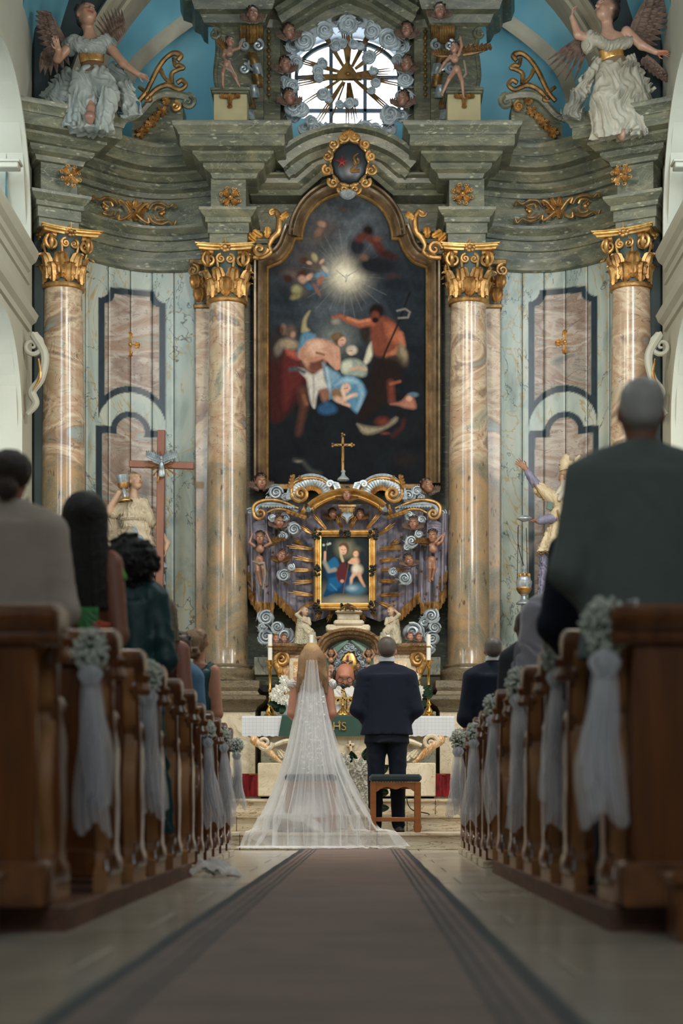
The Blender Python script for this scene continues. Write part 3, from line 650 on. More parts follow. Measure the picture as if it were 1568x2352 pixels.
# nave vault and chancel arch
mb = MB(); R0 = 3.9
mb.grid(lambda u, v: (-.19-R0*math.cos(math.pi*u), -3+v*23.2, 8.4+R0*math.sin(math.pi*u)), 40, 4); struct('ceiling', mb, MT['white_wall'], angle=80)
mb = MB(); P = [(-.19-3.15, .5)]+[(-.19-3.15*math.cos(t), 7.8+3.15*math.sin(t)) for t in np.linspace(0, math.pi, 60)]+[(-.19+3.15, .5)]
mb.arcsweep(P, [(a, y+1.5) for a, y in ((0, 20.1), (0, 19.62), (.03, 19.6), (.06, 19.62), (.07, 19.66), (.15, 19.66), (.17, 19.6), (.21, 19.58), (.24, 19.62), (.25, 19.7), (.27, 19.7))]); trm = struct('trim_1', mb, MT['arch_stone']); mb = MB(); mb.arcsweep(P, [(.27, 21.2), (.8, 21.2)]); mb.build('spandrel', MT['dark_stone'], trm)
for sx, X in ((1, LX), (-1, RX)):
    mb = MB(); mb.box((X+sx*.10, 21.2, 4.6), (.22, .5, 9.2)); mb.box((X+sx*.07, 20.75, 4.6), (.14, .3, 9.2), bev=.03); struct('wall_'+('left' if sx == 1 else 'right')+'_pier', mb, MT['dark_stone'])
def dome(u, v, cut=True):
    a = math.pi*u; z = v; h = max(1e-4, 1-z**3)**(1/3.); return (-.19-3.75*h*math.cos(a), 20.05+4.1*h*math.sin(a), 6.2+5.6*z)
mb = MB(); nu, nv = 96, 60
vs = [dome(i/nu, (-1.1 if j == 0 else j/nv*1.)) if j else (-.19-3.75*math.cos(math.pi*i/nu), 20.05+4.1*math.sin(math.pi*i/nu), .0) for j in range(nv+1) for i in range(nu+1)]
fs = []
for j in range(nv):
    for i in range(nu):
        q = (j*(nu+1)+i, j*(nu+1)+i+1, (j+1)*(nu+1)+i+1, (j+1)*(nu+1)+i); c = sum((Vector(vs[k]) for k in q), Vector())/4
        px = CX+c.x*F/c.y; py = CY-(c.z-CH)*F/c.y
        if ((px-798)/150)**2+((py-190)/128)**2 < 1 and c.y > 22: continue
        fs.append(q)
mb.add(vs, fs); struct('wall_apse', mb, MT['vault_blue'], angle=80)
def domeD(px, py):
    D = 20.3
    while D < 24.2:
        p = W(px, py, D); z = (p.z-6.2)/5.6
        if ((p.x+.19)/3.75)**2+((D-20.05)/4.1)**2 > max(0, 1-max(z, 0)**3)**(2/3.): break
        D += .02
    return D
def on_dome(pts, off=-.06): return [W(x, y, domeD(x, y)+off) for x, y in pts]
for k, (pts, r) in enumerate((([(270, 250), (300, 165), (350, 110), (420, 55), (490, 10), (560, -30)], .10), ([(1324, 250), (1294, 165), (1244, 110), (1174, 55), (1104, 10), (1034, -30)], .10))):
    mb = MB(); mb.tube(on_dome(catmull(pts, 5)), r, 8, flat=((0, 1, 0), .5)); struct('trim_%d' % (k+2), mb, MT['arch_stone'])
# round-headed window of the apse with bars and panes
wD = 23.95
def arch_out(x0, x1, y0, ytop, D, n=24, ell=None):
    cx = (x0+x1)/2; rx = (x1-x0)/2; ys = ytop+(ell or rx); return [(x0, y0), *[(cx-rx*math.cos(t), ys-(ys-ytop)*math.sin(t)) for t in np.linspace(0, math.pi, n)], (x1, y0)]
mb = MB(); O = [(X_(x, wD), Z_(y, wD)) for x, y in arch_out(676, 920, 330, 92, wD, ell=85)]
mb.arcsweep(O, [(.0, wD-.03), (.0, wD+.03), (-.045, wD+.03), (-.045, wD-.03), (0, wD-.03)]); win = struct('window_1', mb, MT['dark_stone'])
O2 = [(x*1.06+.012, (z-9.6)*1.03+9.6) for x, z in O]; mb = MB(); n = len(O)
mb.add([(x, wD+.02, z) for x, z in O2]+[(x, 23.0, z) for x, z in O2], [(i, i+1, n+i+1, n+i) for i in range(n-1)]); mb.build('reveal', MT['window_white'], win)
mat('bar', hx('4a5560'), .6)
for x in (760, 838): mb = MB(); mb.box((X_(x, wD), wD, (Z_(335, wD)+Z_(98, wD))/2), (.05, .05, Z_(98, wD)-Z_(335, wD)), bev=.006); mb.build('bar', MT['bar'], win)
for y in (179, 255): mb = MB(); mb.box((X_(798, wD), wD, Z_(y, wD)), (X_(918, wD)-X_(678, wD), .05, .05), bev=.006); mb.build('bar', MT['bar'], win)
m = bpy.data.materials.new('window_glass'); m.use_nodes = True; nt = m.node_tree; nt.nodes.clear(); o = nt.nodes.new('ShaderNodeOutputMaterial'); t = nt.nodes.new('ShaderNodeBsdfTransparent'); g = nt.nodes.new('ShaderNodeBsdfGlossy'); g.inputs[1].default_value = .05
x = nt.nodes.new('ShaderNodeMixShader'); x.inputs[0].default_value = .06; nt.links.new(t.outputs[0], x.inputs[1]); nt.links.new(g.outputs[0], x.inputs[2]); nt.links.new(x.outputs[0], o.inputs[0]); MT['window_glass'] = m
xs = [678, 760, 838, 918]; ys = [98, 179, 255, 335]
for i in range(3):
    for j in range(3):
        mb = MB(); a, b, c, d = X_(xs[i], wD)+.02, X_(xs[i+1], wD)-.02, Z_(ys[j+1], wD)+.02, Z_(ys[j], wD)-.02
        if j == 0:
            f = lambda X: Z_(177, wD)+(Z_(92, wD)-Z_(177, wD))*math.sqrt(max(0, 1-((X-X_(798, wD))/(X_(920, wD)-X_(798, wD)))**2))-.03
            n = 8; T = [(a+(b-a)*k/n, max(c+.01, f(a+(b-a)*k/n))) for k in range(n+1)]; ol = [(a, c)]+[(b, c)]+T[::-1]
            mb.prism(ol, 'y', wD-.004, wD+.004)
        else: mb.box(((a+b)/2, wD, (c+d)/2), (b-a, .008, d-c))
        mb.build('pane', m, win, smooth=False)
# ---------------------------------------------------------------- the high altar: architecture
def C_(ox, oy, sc): return lambda x, y: (ox+x/sc, oy+y/sc)
cA = C_(0, 0, 3.0154); cB = C_(400, 0, 1.96); cC = C_(1100, 0, 3.350); cD = C_(560, 420, 3.267); cE = C_(540, 960, 3.0154); cN = C_(540, 1080, 6.031); cO = C_(780, 1080, 6.031)
cQ = C_(580, 1380, 3.564); cJ = C_(480, 1400, 2.45); cU = C_(640, 0, 4.9); cH = C_(200, 960, 3.92); cI = C_(1040, 960, 2.97)
def mir(P): return [(2*XC-x, y) for x, y in P][::-1]
ANG = math.radians(27)
def halfpath(du=0., w=.2, ow=.21, fr=20.95, wall=21.75, bay=21.5, ofr=20.45, arcn=10):
    """right half of the entablature's plan, from the axis outwards (x relative to the altar axis)"""
    a, b = 1.365-w-du, 1.365+w-du; P = [(0, wall), (a, wall), (a, fr), (b, fr), (b, bay)]
    dx, dy = math.cos(ANG), -math.sin(ANG); nx, ny = -math.sin(ANG), -math.cos(ANG); c = (3.22, ofr)
    f0 = (c[0]-ow*dx, c[1]-ow*dy); f1 = (c[0]+ow*dx, c[1]+ow*dy); q0 = (f0[0]-nx*.42, f0[1]-ny*.42); q1 = (f1[0]-nx*.6, f1[1]-ny*.6)
    for i in range(1, arcn):
        t = i/arcn; x = b+(q0[0]-b)*t; y = bay+(q0[1]-bay)*t; s = math.sin(math.pi*t); P.append((x+.05*s, y+.40*s))
    P += [q0, f0, f1, q1]; return [(x+XC, y) for x, y in P]
def fullpath(**k): h = halfpath(**k); return mir(h)[:-1]+h
ent = thing('entablature', 'green marbled entablature breaking forward over the four columns behind the big painting', 'entablature', (XC, 21.5, 6.85))
def part_sweep(name, prof, m, parent, **k):
    mb = MB(); mb.sweep(fullpath(**k), prof); return mb.build(name, MT[m], parent, angle=25)
part_sweep('architrave', [(-.06, 6.86), (0, 6.86), (0, 6.96), (.02, 6.97), (.02, 7.08), (.045, 7.09), (.045, 7.14), (.07, 7.16), (.11, 7.21), (.115, 7.24), (0, 7.25)], 'green_marble', ent, w=.215, ow=.23)
part_sweep('frieze', [(0, 7.24), (0, 7.60)], 'green_marble', ent)
part_sweep('cornice', [(-.35, 7.585), (0, 7.58), (.03, 7.59), (.05, 7.64), (.11, 7.67), (.13, 7.70), (.13, 7.73), (.17, 7.74), (.22, 7.79), (.24, 7.80), (.24, 7.83), (.36, 7.845), (.37, 7.86), (.37, 7.965), (.385, 7.97), (.40, 8.01), (.44, 8.05), (.45, 8.08), (.45, 8.10), (.02, 8.13), (-.5, 8.13)], 'green_marble', ent, du=.07, w=.22, ow=.24)
# column pedestal zone and dado
ped = thing('altar_pedestal', 'stepped grey and ochre stone pedestal zone carrying the four tall columns', 'pedestal', (XC, 21.5, .48))
part_sweep('plinth', [(.12, .48), (.12, .66), (.08, .7), (.06, .74)], 'pedestal_marble', ped, w=.26, ow=.3)
part_sweep('die', [(.05, .72), (.05, 1.5)], 'cream_marble', ped, w=.26, ow=.3)
part_sweep('pedestal_cornice', [(.05, 1.48), (.08, 1.5), (.10, 1.54), (.16, 1.58), (.2, 1.62), (.2, 1.66), (.12, 1.68), (.10, 1.72), (.12, 1.76), (.12, 1.84), (-.5, 1.85)], 'pedestal_marble', ped, w=.24, ow=.28)
# flat wall behind the painting
mb = MB(); mb.box((XC, 21.84, 4.9), (2.5, .1, 6.1)); tag(mb.build('back_panel', MT['green_marble']), 'green marbled back panel behind the big framed painting', 'panel')
# side bays of painted boards
def baypt(s, sg, out=0.):
    """s 0..1 from the inner column to the outer one, sg -1 left / 1 right"""
    h = halfpath(bay=21.52)
    b = (h[4][0]-XC, h[4][1]); q = (h[14][0]-XC, h[14][1]); t = s; sn = math.sin(math.pi*t); x = b[0]+(q[0]-b[0])*t; y = b[1]+(q[1]-b[1])*t
    return (XC+sg*(x+.05*sn), y+.40*sn-out)
def lin(pts, x):
    return np.interp(x, [p[0] for p in pts], [p[1] for p in pts])
def panel_mask(px, py, sg):
    """picture-px outline of the dark frames: returns (dark, field)"""
    # upper panel: x0..x1 edges, chamfered top, concave bottom; measured on each side of the photo
    if sg < 0: ux0, ux1, top, bot, lx0, lx1, ltop, tilt = 226, 381, 664, 938, 220, 380, 975, .09
    else: ux0, ux1, top, bot, lx0, lx1, ltop, tilt = 1213, 1371, 661, 936, 1215, 1375, 975, -.09
    def shape(x0, x1, yt, yb, ch, ins):
        x0 += ins; x1 -= ins; cx = (x0+x1)/2; q = py-(px-cx)*tilt
        d = np.minimum(px-x0, x1-px); d = np.minimum(d, q-(yt+ins)); cc = ch-(ins*.25)
        d = np.minimum(d, (np.hypot(np.minimum(px-x0, x1-px), q-yt-ins)-cc))
        rr = 78; yb2 = yb-ins*.6; d = np.minimum(d, np.hypot(px-cx, q-(yb2+42))-rr-ins*.45)
        return d
    def shape2(x0, x1, ins):
        cx = (x0+x1)/2; q = py-(px-cx)*tilt; a = np.minimum(px-(x0+ins), (x1-ins)-px); s1 = np.minimum(a, q-(ltop+8+ins*1.25)); s2 = 46-ins-np.hypot(px-cx, q-(ltop+16))
        return np.maximum(s1, s2)
    o = np.maximum(shape(ux0, ux1, top, bot, 26, 0), shape2(lx0, lx1, 0)); i = np.maximum(shape(ux0, ux1, top, bot, 26, 15), shape2(lx0, lx1, 14))
    f = np.clip(i/1.5+.5, 0, 1); d = np.clip(o/1.5+.5, 0, 1)*(1-f); return d, f
for sg, side in ((-1, 'left'), (1, 'right')):
    bay = thing('retable_panel', 'concave painted plank panel with dark framed marble fields between the two '+side+' columns', 'panel', baypt(.5, sg)+(1.8,), 'painted plank panels')
    nb = 7; z0, z1 = 1.84, 6.88
    for k in range(nb):
        s0, s1 = -.02+1.04*k/nb, -.02+1.04*(k+1)/nb; off = .004*((k*7) % 3); nu, nv = 17, 300; vs = []; cols = []
        for j in range(nv+1):
            z = z0+(z1-z0)*j/nv
            for i in range(nu+1):
                s = s0+.002+(s1-s0-.004)*i/nu; x, y = baypt(s, sg, off); e = .012 if i in (0, nu) else 0; vs.append((x, y+e, z))
        V = np.array(vs); px = CX+V[:, 0]*F/V[:, 1]; py = CY-(V[:, 2]-CH)*F/V[:, 1]; d, f = panel_mask(px, py, sg)
        mb = MB(); fs = [(j*(nu+1)+i, j*(nu+1)+i+1, (j+1)*(nu+1)+i+1, (j+1)*(nu+1)+i) for j in range(nv) for i in range(nu)]
        if sg < 0: fs = [q[::-1] for q in fs]
        mb.add(vs, fs); mb.usecol = True; mb.c = [(a, b, 0) for a, b in zip(d.tolist(), f.tolist())]; mb.build('plank', MT['plank_marble'], bay, angle=180)
    mb = MB(); mb.sweep([baypt(s, sg, .02) for s in (np.linspace(1, 0, 14) if sg < 0 else np.linspace(0, 1, 14))], [(0, 6.72), (.03, 6.74), (.04, 6.8), (.06, 6.84), (.06, 6.87)]); mb.build('top_moulding', MT['green_marble'], bay)
# columns with gilded capitals
leafmesh = {}
def capital(col, c, z0, r, ang, h=.60, name='capital', gold='gold'):
    """c = plan centre, z0 = underside, r = shaft radius at the neck"""
    mb = MB(); mb.lathe([(r*.98, z0), (r*.98, z0+h*.3), (r*1.05, z0+h*.6), (r*1.25, z0+h*.86), (r*1.3, z0+h*.9)], (c[0], c[1], 0), 28)
    bell = mb.build(name, MT['dark_green'], col)
    mb = MB(); mb.lathe([(r, z0-.035), (r*1.13, z0-.025), (r*1.17, z0), (r*1.12, z0+.02), (r*.98, z0+.03)], (c[0], c[1], 0), 32); mb.build('astragal', MT[gold], bell)
    for row, (n, zz, L, w, cu, ph) in enumerate(((8, .03, .48, .44, .75, 0), (8, .10, .66, .40, .85, .5))):
        for k in range(n):
            a = ang+2*math.pi*(k+ph)/n; key = (row, round(h, 3), round(r, 3), gold)
            if key not in leafmesh:
                q = MB(); q.leaf((0, 0, 0), (0, 0, 1), (0, -1, 0), L*h, w*r, cu, 4 if row == 0 else 5, 10); leafmesh[key] = q.mesh('leaf'); leafmesh[key].materials.append(MT[gold])
            o = link('leaf', leafmesh[key], None, bell); o.location = Vector((c[0]+math.sin(a)*r*.98, c[1]-math.cos(a)*r*.98, z0+zz*h))-absloc(bell); o.rotation_euler = (0, 0, a)
    for k in range(4):
        a = ang+math.pi/4+k*math.pi/2; d = Vector((math.sin(a), -math.cos(a), 0)); cc = Vector((c[0], c[1], z0+h*.74))+d*(r*1.42)
        for s in (-1, 1):
            t = Vector((math.cos(a), math.sin(a), 0))*s; axu = (d*.72-t*.70).normalized(); mb = MB()
            mb.spiral(cc-axu*.02, .092, 1.9, .027, .012, a0=math.radians(120), cw=-1, n=7, ax=(axu, (0, 0, 1)), bulge=.02*s, rend=.05)
            st = cc+axu*(.092*math.cos(math.radians(120)))+Vector((0, 0, .092*math.sin(math.radians(120))))
            mb.tube(catmull([st, cc-d*.09+t*.03+Vector((0, 0, .05)), cc-d*.13+t*.07+Vector((0, 0, -.03)), cc-d*.16+t*.09+Vector((0, 0, -.14))], 4), [.027, .026, .022, .014], 7)
            mb.build('volute', MT[gold], bell)
        a = ang+k*math.pi/2; d = Vector((math.sin(a), -math.cos(a), 0)); t = Vector((math.cos(a), math.sin(a), 0))
        for s in (-1, 1):
            mb = MB(); cc = Vector((c[0], c[1], z0+h*.74))+d*(r*1.17)+t*(s*.05)
            mb.spiral(cc, .055, 1.7, .018, .010, a0=math.radians(90), cw=-s, ax=(t, (0, 0, 1)), bulge=0, rend=.06)
            mb.tube([cc+t*(s*.045)+Vector((0, 0, -.02)), cc+t*(s*.035)-d*.02+Vector((0, 0, -.1)), cc-d*.04+Vector((0, 0, -.2))], [.015, .014, .01], 6)
            mb.build('volute', MT[gold], bell)
        mb = MB()
        for j in range(7): q = 2*math.pi*j/7; mb.ell(Vector((c[0], c[1], z0+h*.95))+d*(r*1.28)+t*(.045*math.cos(q))+Vector((0, 0, .04*math.sin(q))), (.028, .022, .024), 8, 5)
        mb.ell(Vector((c[0], c[1], z0+h*.95))+d*(r*1.36), (.03, .03, .03), 8, 6)
        mb.tube([Vector((c[0], c[1], z0+h*.98))+d*(r*1.3), Vector((c[0], c[1], z0+h*1.12))+d*(r*1.42)], [.014, .003], 6); mb.build('rosette', MT[gold], bell)
    mb = MB(); out = []
    for k in range(4):
        a = ang+k*math.pi/2; d = Vector((math.sin(a), -math.cos(a))); t = Vector((math.cos(a), math.sin(a)))
        for u in np.linspace(-1, 1, 7):
            dep = r*(1.28+.26*abs(u)**2); out.append(Vector(c)+d*dep+t*(u*r*1.50))
    for a_, b_2, s0, s1 in ((.90, .93, .95, .97), (.93, .955, .97, 1.05), (.955, .965, 1.05, 1.05), (.965, .985, 1.01, 1.02), (.985, 1.01, 1.08, 1.1)):
        n = len(out); v = [((p.x-c[0])*s+c[0], (p.y-c[1])*s+c[1], z0+h*z) for s, z in ((s0, a_), (s1, b_2)) for p in out]
        mb.add(v, [(i, (i+1) % n, n+(i+1) % n, n+i) for i in range(n)]+[tuple(range(n-1, -1, -1)), tuple(range(n, 2*n))])
    mb.build('abacus', MT['gold_bright' if gold == 'gold' else gold], bell, angle=30)
for nm, u, y, ang, rb, rt, lab in (('L', -3.22, 20.72, ANG, .262, .215, 'leftmost of the four tall marbled columns, behind the woman in beige'), ('l', -1.40, 21.2, 0, .245, .205, 'tall marbled column just left of the big painting'),
                                   ('r', 1.40, 21.2, 0, .245, .205, 'tall marbled column just right of the big painting'), ('R', 3.22, 20.72, -ANG, .262, .215, 'rightmost of the four tall marbled columns, behind the grey haired man')):
    x = XC+u; col = thing('column', lab, 'column', (x, y, 1.85), 'tall altar columns'); zt = 6.24 if abs(u) < 2 else 6.27
    mb = MB(); prof = [(rb*(1-(t**1.7)*(1-rt/rb)), 2.03+(zt-2.03)*t) for t in np.linspace(0, 1, 20)]; mb.lathe([(rb*1.06, 2.0), (rb*1.03, 2.02)]+prof, (x, y, 0), 48); mb.build('shaft', MT['column_marble'], col, angle=80)
    mb = MB(); mb.lathe([(rb*1.36, 1.85), (rb*1.36, 1.90), (rb*1.42, 1.92), (rb*1.42, 1.96), (rb*1.3, 1.98), (rb*1.2, 1.985), (rb*1.18, 2.0), (rb*1.22, 2.015), (rb*1.22, 2.03), (rb*1.1, 2.04), (rb, 2.045)], (x, y, 0), 40); mb.build('base', MT['pedestal_marble'], col)
    capital(col, (x, y), zt, rt, ang)
    # pilaster behind, with its own half capital, peeping out on the outer side
    sgn = -1 if u < 0 else 1; px_ = x+sgn*.24; py_ = y+.34
    pil = thing('pilaster', 'flat marbled pilaster peeping out behind the '+{'L': 'leftmost', 'l': 'inner left', 'r': 'inner right', 'R': 'rightmost'}[nm]+' column', 'pilaster', (px_, py_, 1.85), 'altar pilasters')
    R = Matrix.Rotation(ang, 3, 'Z'); mb = MB(); mb.box((px_, py_, 4.05), (.30, .2, 4.4), R, bev=.012); mb.build('shaft', MT['column_marble'], pil)
    mb = MB(); mb.box((px_, py_, 6.27), (.34, .24, .05), R, bev=.01); mb.box((px_, py_, 6.78), (.44, .3, .06), R, bev=.01)
    g_ = mb.build('capital', MT['gold_old'], pil)
    for k, (dx, zz) in enumerate(((-.1, 6.3), (.1, 6.3), (0, 6.42), (-.14, 6.45), (.14, 6.45))):
        mb = MB(); o_ = R @ Vector((dx, -.11, 0)); mb.leaf(Vector((px_, py_, zz))+o_, (0, 0, 1), R @ Vector((dx*2, -1, 0)), .24, .08, .8, 4, 8); mb.build('leaf', MT['gold'], g_)
    for dx in (-1, 1):
        mb = MB(); mb.spiral(Vector((px_, py_, 6.68))+R @ Vector((dx*.17, -.14, 0)), .075, 1.8, .022, .01, a0=math.pi/2, cw=dx, ax=(R @ Vector((1, 0, 0)), (0, 0, 1)), rend=.05); mb.build('volute', MT['gold'], g_)
# gilded carved ornaments on the frieze
def flower_ornament(name, lab, c, s, nx=0., group=None, arms=4, m='gold', vert=1.0):
    """cross-shaped acanthus boss, s = half size in m; nx = yaw of its plane"""
    o = thing(name, lab, 'ornament', c, group); R = Matrix.Rotation(nx, 3, 'Z'); ux, n = R @ Vector((1, 0, 0)), R @ Vector((0, -1, 0)); Z = Vector((0, 0, 1)); c = Vector(c)
    mb = MB(); mb.ell(c+n*.03, (s*.16, s*.16, s*.16), 10, 6); mb.ell(c+n*.01, (s*.24, s*.1, s*.24), 10, 6); mb.build('boss', MT[m], o)
    for k in range(arms):
        a = 2*math.pi*(k+.5)/arms if arms == 4 and vert == 1. else 2*math.pi*k/arms; d = ux*math.sin(a)+Z*math.cos(a); sc = 1 if vert == 1. or abs(d.z) < .7 else vert
        mb = MB(); mb.leaf(c+d*(s*.12), d, n, s*sc*.92, s*.34, .55, 3, 8, cup=.35); mb.build('leaf', MT[m], o)
        if vert == 1.:
            for q in (-1, 1):
                a2 = a+q*.42; d2 = ux*math.sin(a2)+Z*math.cos(a2); mb = MB(); mb.spiral(c+d2*(s*.86)+n*.012, s*.22, 1.3, s*.06, s*.05, a0=a2, cw=q, ax=(ux, Z)); mb.build('curl', MT[m], o)
        else:
            a2 = a+math.pi/4; d2 = ux*math.sin(a2)+Z*math.cos(a2); mb = MB(); mb.leaf(c+d2*(s*.1), d2, n, s*.42, s*.16, .4, 2, 6); mb.build('leaf', MT[m], o)
    return o
for px, py, D, a, lab in ((162, 404, 20.36, ANG, 'gilded acanthus boss on the frieze block above the leftmost column'), (529, 454, 20.92, 0, 'gilded acanthus boss on the frieze block above the inner left column'),
                          (1062, 446, 20.92, 0, 'gilded acanthus boss on the frieze block above the inner right column'), (1427, 402, 20.36, -ANG, 'gilded acanthus boss on the frieze block above the rightmost column')):
    flower_ornament('frieze_boss', lab, W(px, py, D), .125, a)
for px, py, sg, lab in ((298, 792, -1, 'gilded leaf cross on the upper framed field of the left plank panel'), (1298, 786, 1, 'gilded leaf cross on the upper framed field of the right plank panel')):
    x, y = baypt(.5, sg, .04); flower_ornament('leaf_cross', lab, W(px, py, y), .13, -sg*.3, arms=4, vert=1.25, m='gold_bright')
def frieze_scroll(px0, px1, py, side):
    """long open scrollwork: two C-scroll cartouches and an acanthus spray between them"""
    xm = (px0+px1)/2; o = None
    def pt(px, dy, out=.12):
        s = 0.5
        for _ in range(14):
            x, y = baypt(s, side, 0); p = CX+x*F/y; s += (px-p)*side/330
            s = min(1.05, max(-.05, s))
        return W(px, py+dy+(px-xm)*(.10 if side < 0 else -.10), y-out)
    o = thing('frieze_scrollwork', 'gilded openwork scroll ornament on the curved frieze of the '+('left' if side < 0 else 'right')+' bay', 'ornament', pt(xm, 0), 'frieze scrollwork')
    w = (px1-px0)/6
    for k in (-1, 1):
        c = xm+k*2*w
        for q in (-1, 1):
            mb = MB(); P = [pt(c-k*w*.9, q*6), pt(c-k*w*.6, q*20), pt(c, q*24), pt(c+k*w*.55, q*17), pt(c+k*w*.9, q*25), pt(c+k*w*1.05, q*14)]; mb.tube(catmull(P, 5), [.010, .018, .02, .016, .012, .02], 7); mb.build('scroll', MT['gold_old'], o)
            mb = MB(); P = [pt(c-k*w*.2, q*3), pt(c+k*w*.2, q*12), pt(c-k*w*.3, q*15), pt(c-k*w*.5, q*6)]; mb.tube(catmull(P, 5), [.008, .013, .012, .016], 6); mb.build('scroll', MT['gold'], o)
        mb = MB(); mb.ell(pt(c, 0, .04), (.03, .02, .035), 8, 6); mb.ell(pt(c+k*6, -4, .04), (.02, .02, .03), 8, 6); mb.build('bud', MT['gold'], o)
    for k in range(9):
        a = math.pi*2*k/9; d = Vector((math.cos(a), 0, math.sin(a)*.8)); mb = MB(); mb.leaf(pt(xm, 0, .035)+d*.02, d, (0, -1, 0), .13+.03*abs(d.x), .035, .5, 3, 7); mb.build('leaf', MT['gold'], o)
    for k in (-1, 1):
        mb = MB(); mb.tube(catmull([pt(xm+k*8, 4), pt(xm+k*24, -16), pt(xm+k*34, -20), pt(xm+k*30, -8)], 5), [.012, .018, .014, .018], 7); mb.build('scroll', MT['gold'], o)
        mb = MB(); mb.tube(catmull([pt(xm+k*6, 8), pt(xm+k*22, 20), pt(xm+k*34, 24), pt(xm+k*34, 14)], 5), [.012, .018, .014, .018], 7); mb.build('scroll', MT['gold'], o)
frieze_scroll(212, 402, 484, -1); frieze_scroll(1184, 1376, 478, 1)
# ---- stepped and arched cornice over the painting, in the picture plane
arcc = thing('arched_pediment', 'green marbled arched pediment of stepped mouldings over the big painting', 'pediment', (XC, 21.6, 7.2))
PD = 21.45
def pmould(name, pts, prof, D=PD, m='green_marble', par=None):
    mb = MB(); P = [(X_(x, D), Z_(y, D)) for x, y in pts]; mb.arcsweep(P, prof(D)); return mb.build(name, MT[m], par or arcc, angle=25)
def sym(L): return L+[(1594-x, y) for x, y in L[::-1]]
pr1 = lambda D: [(-.02, D+.4), (-.02, D-.02), (.03, D-.06), (.06, D-.14), (.08, D-.16), (.13, D-.17), (.15, D-.24), (.17, D-.25), (.19, D-.2), (.2, D+.3)]
pr2 = lambda D: [(-.02, D+.4), (-.02, D-.1), (.05, D-.14), (.07, D-.24), (.16, D-.26), (.18, D-.36), (.22, D-.38), (.23, D-.3), (.24, D+.3)]
pmould('lower_moulding', sym([(575, 446), (690, 446), (738, 404), (762, 398)]), pr1)
pmould('middle_moulding', sym([(592, 402), (682, 402), (722, 366), (760, 356)]), pr1, PD-.1)
arc = [(797+x, 540-math.sqrt(186**2-x*x)) for x in np.linspace(-135, 135, 27)]
pmould('arch_moulding', arc, pr2, PD-.15)
mb = MB(); D = PD+.02; O = [(570, 470), (570, 400), (640, 380), (680, 350), (740, 322), (797, 318)]; O = O+[(1594-x, y) for x, y in O[::-1]]; mb.prism([(X_(x, D), Z_(y, D)) for x, y in O], 'y', D+.27, D+.5); mb.build('tympanum', MT['green_marble'], arcc, smooth=False)
# ---- framed main painting
outline = [(617, 1113), (617, 618), (650, 600), (672, 575), (680, 553), (695, 552), (697, 535), (705, 505), (724, 478), (748, 461), (775, 452), (797, 449)]
outline = outline+[(1594-x, y) for x, y in outline[-2::-1]]; PDD = 21.52
def smooth_outline():
    L = [(617, 1113), (617, 618)]+catmull([(617, 618), (648, 604), (668, 580), (679, 553)], 5)[1:]+[(696, 553)]+[(797-101*math.cos(t), 549-100*math.sin(t)) for t in np.linspace(.02, math.pi/2, 14)]
    return L+[(1594-x, y) for x, y in L[-2::-1]]
OUT = smooth_outline(); pic = thing('main_painting', 'tall dark altar painting with figures under a glowing dove in an arched gilded frame', 'painting', W(797, 1113, PDD))
mb = MB(); P = [(X_(x, PDD), Z_(y, PDD)) for x, y in OUT]; mb.arcsweep(P, [(0, PDD+.04), (0, PDD-.06), (.012, PDD-.075), (.022, PDD-.06)]); mb.build('gilt_edge', MT['gold_bright'], pic)
mb = MB(); mb.arcsweep(P, [(.022, PDD), (.022, PDD-.05), (.045, PDD-.03), (.06, PDD-.05), (.085, PDD-.10), (.115, PDD-.12), (.135, PDD-.09), (.145, PDD-.12), (.165, PDD-.13), (.185, PDD-.08), (.19, PDD+.2)]); mb.build('frame', MT['frame_brown'] if 'frame_brown' in MT else mat('frame_brown', hx('8d7658'), .3, .45, var=.35, ns=6, col2=hx('544330'), coat=.3), pic, angle=30)
mb = MB(); D = PDD; mb.box((X_(797, D), D-.03, Z_(1120, D)), (X_(975, D)-X_(617, D), .08, .07), bev=.01); mb.build('bottom_rail', MT['gold_old'], pic)
# ---------------------------------------------------------------- pictures
def c_(h): return hx(h)
P_ = Paint(617, 448, 977, 1115, 1.6, hx('12171c')).fr(560, 420, 3.267)
e, l, poly = P_.e, P_.l, P_.poly
e(770, 560, 480, 520, c_('3b434a'), soft=.8, al=.9); e(770, 330, 250, 300, c_('5f6669'), soft=.9, al=.8); e(500, 500, 190, 330, c_('4e4a48'), rot=.5, soft=.8, al=.6)
e(650, 980, 330, 260, c_('4a5258'), soft=.9, al=.8); e(1200, 900, 230, 300, c_('1d2830'), soft=.9, al=.8); e(300, 900, 160, 200, c_('222c33'), soft=.8)
P_.noise(.22, .05, 3)
for i in range(46):                                        # rays of the glow
    a = 2*math.pi*i/46+.05*math.sin(i*5); r = 250+90*math.sin(i*2.7); l([(765, 690), (765+r*math.cos(a), 690+r*math.sin(a)*1.05)], 5, c_('9b978c'), al=.30, soft=3, w2=1)
e(768, 690, 150, 145, c_('b9ae97'), soft=.7, al=.85); e(768, 690, 105, 100, c_('ded0ae'), soft=.6); e(768, 690, 60, 58, c_('efe6c8'), soft=.7)
l([(765, 740), (770, 705), (800, 685), (860, 650)], 5, c_('8e8f86'), w2=2); l([(765, 715), (735, 690), (690, 655)], 5, c_('a8a48f'), w2=2); e(768, 705, 10, 22, c_('c9c2a8'))
for x, y, rx, ry, r in ((600, 330, 70, 45, .2), (560, 400, 60, 40, -.6), (470, 570, 60, 35, .3), (380, 690, 80, 45, .2), (420, 810, 55, 50, 0), (540, 620, 40, 55, .6)): e(x, y, rx, ry, c_('5d4d44'), rot=r, soft=.7)
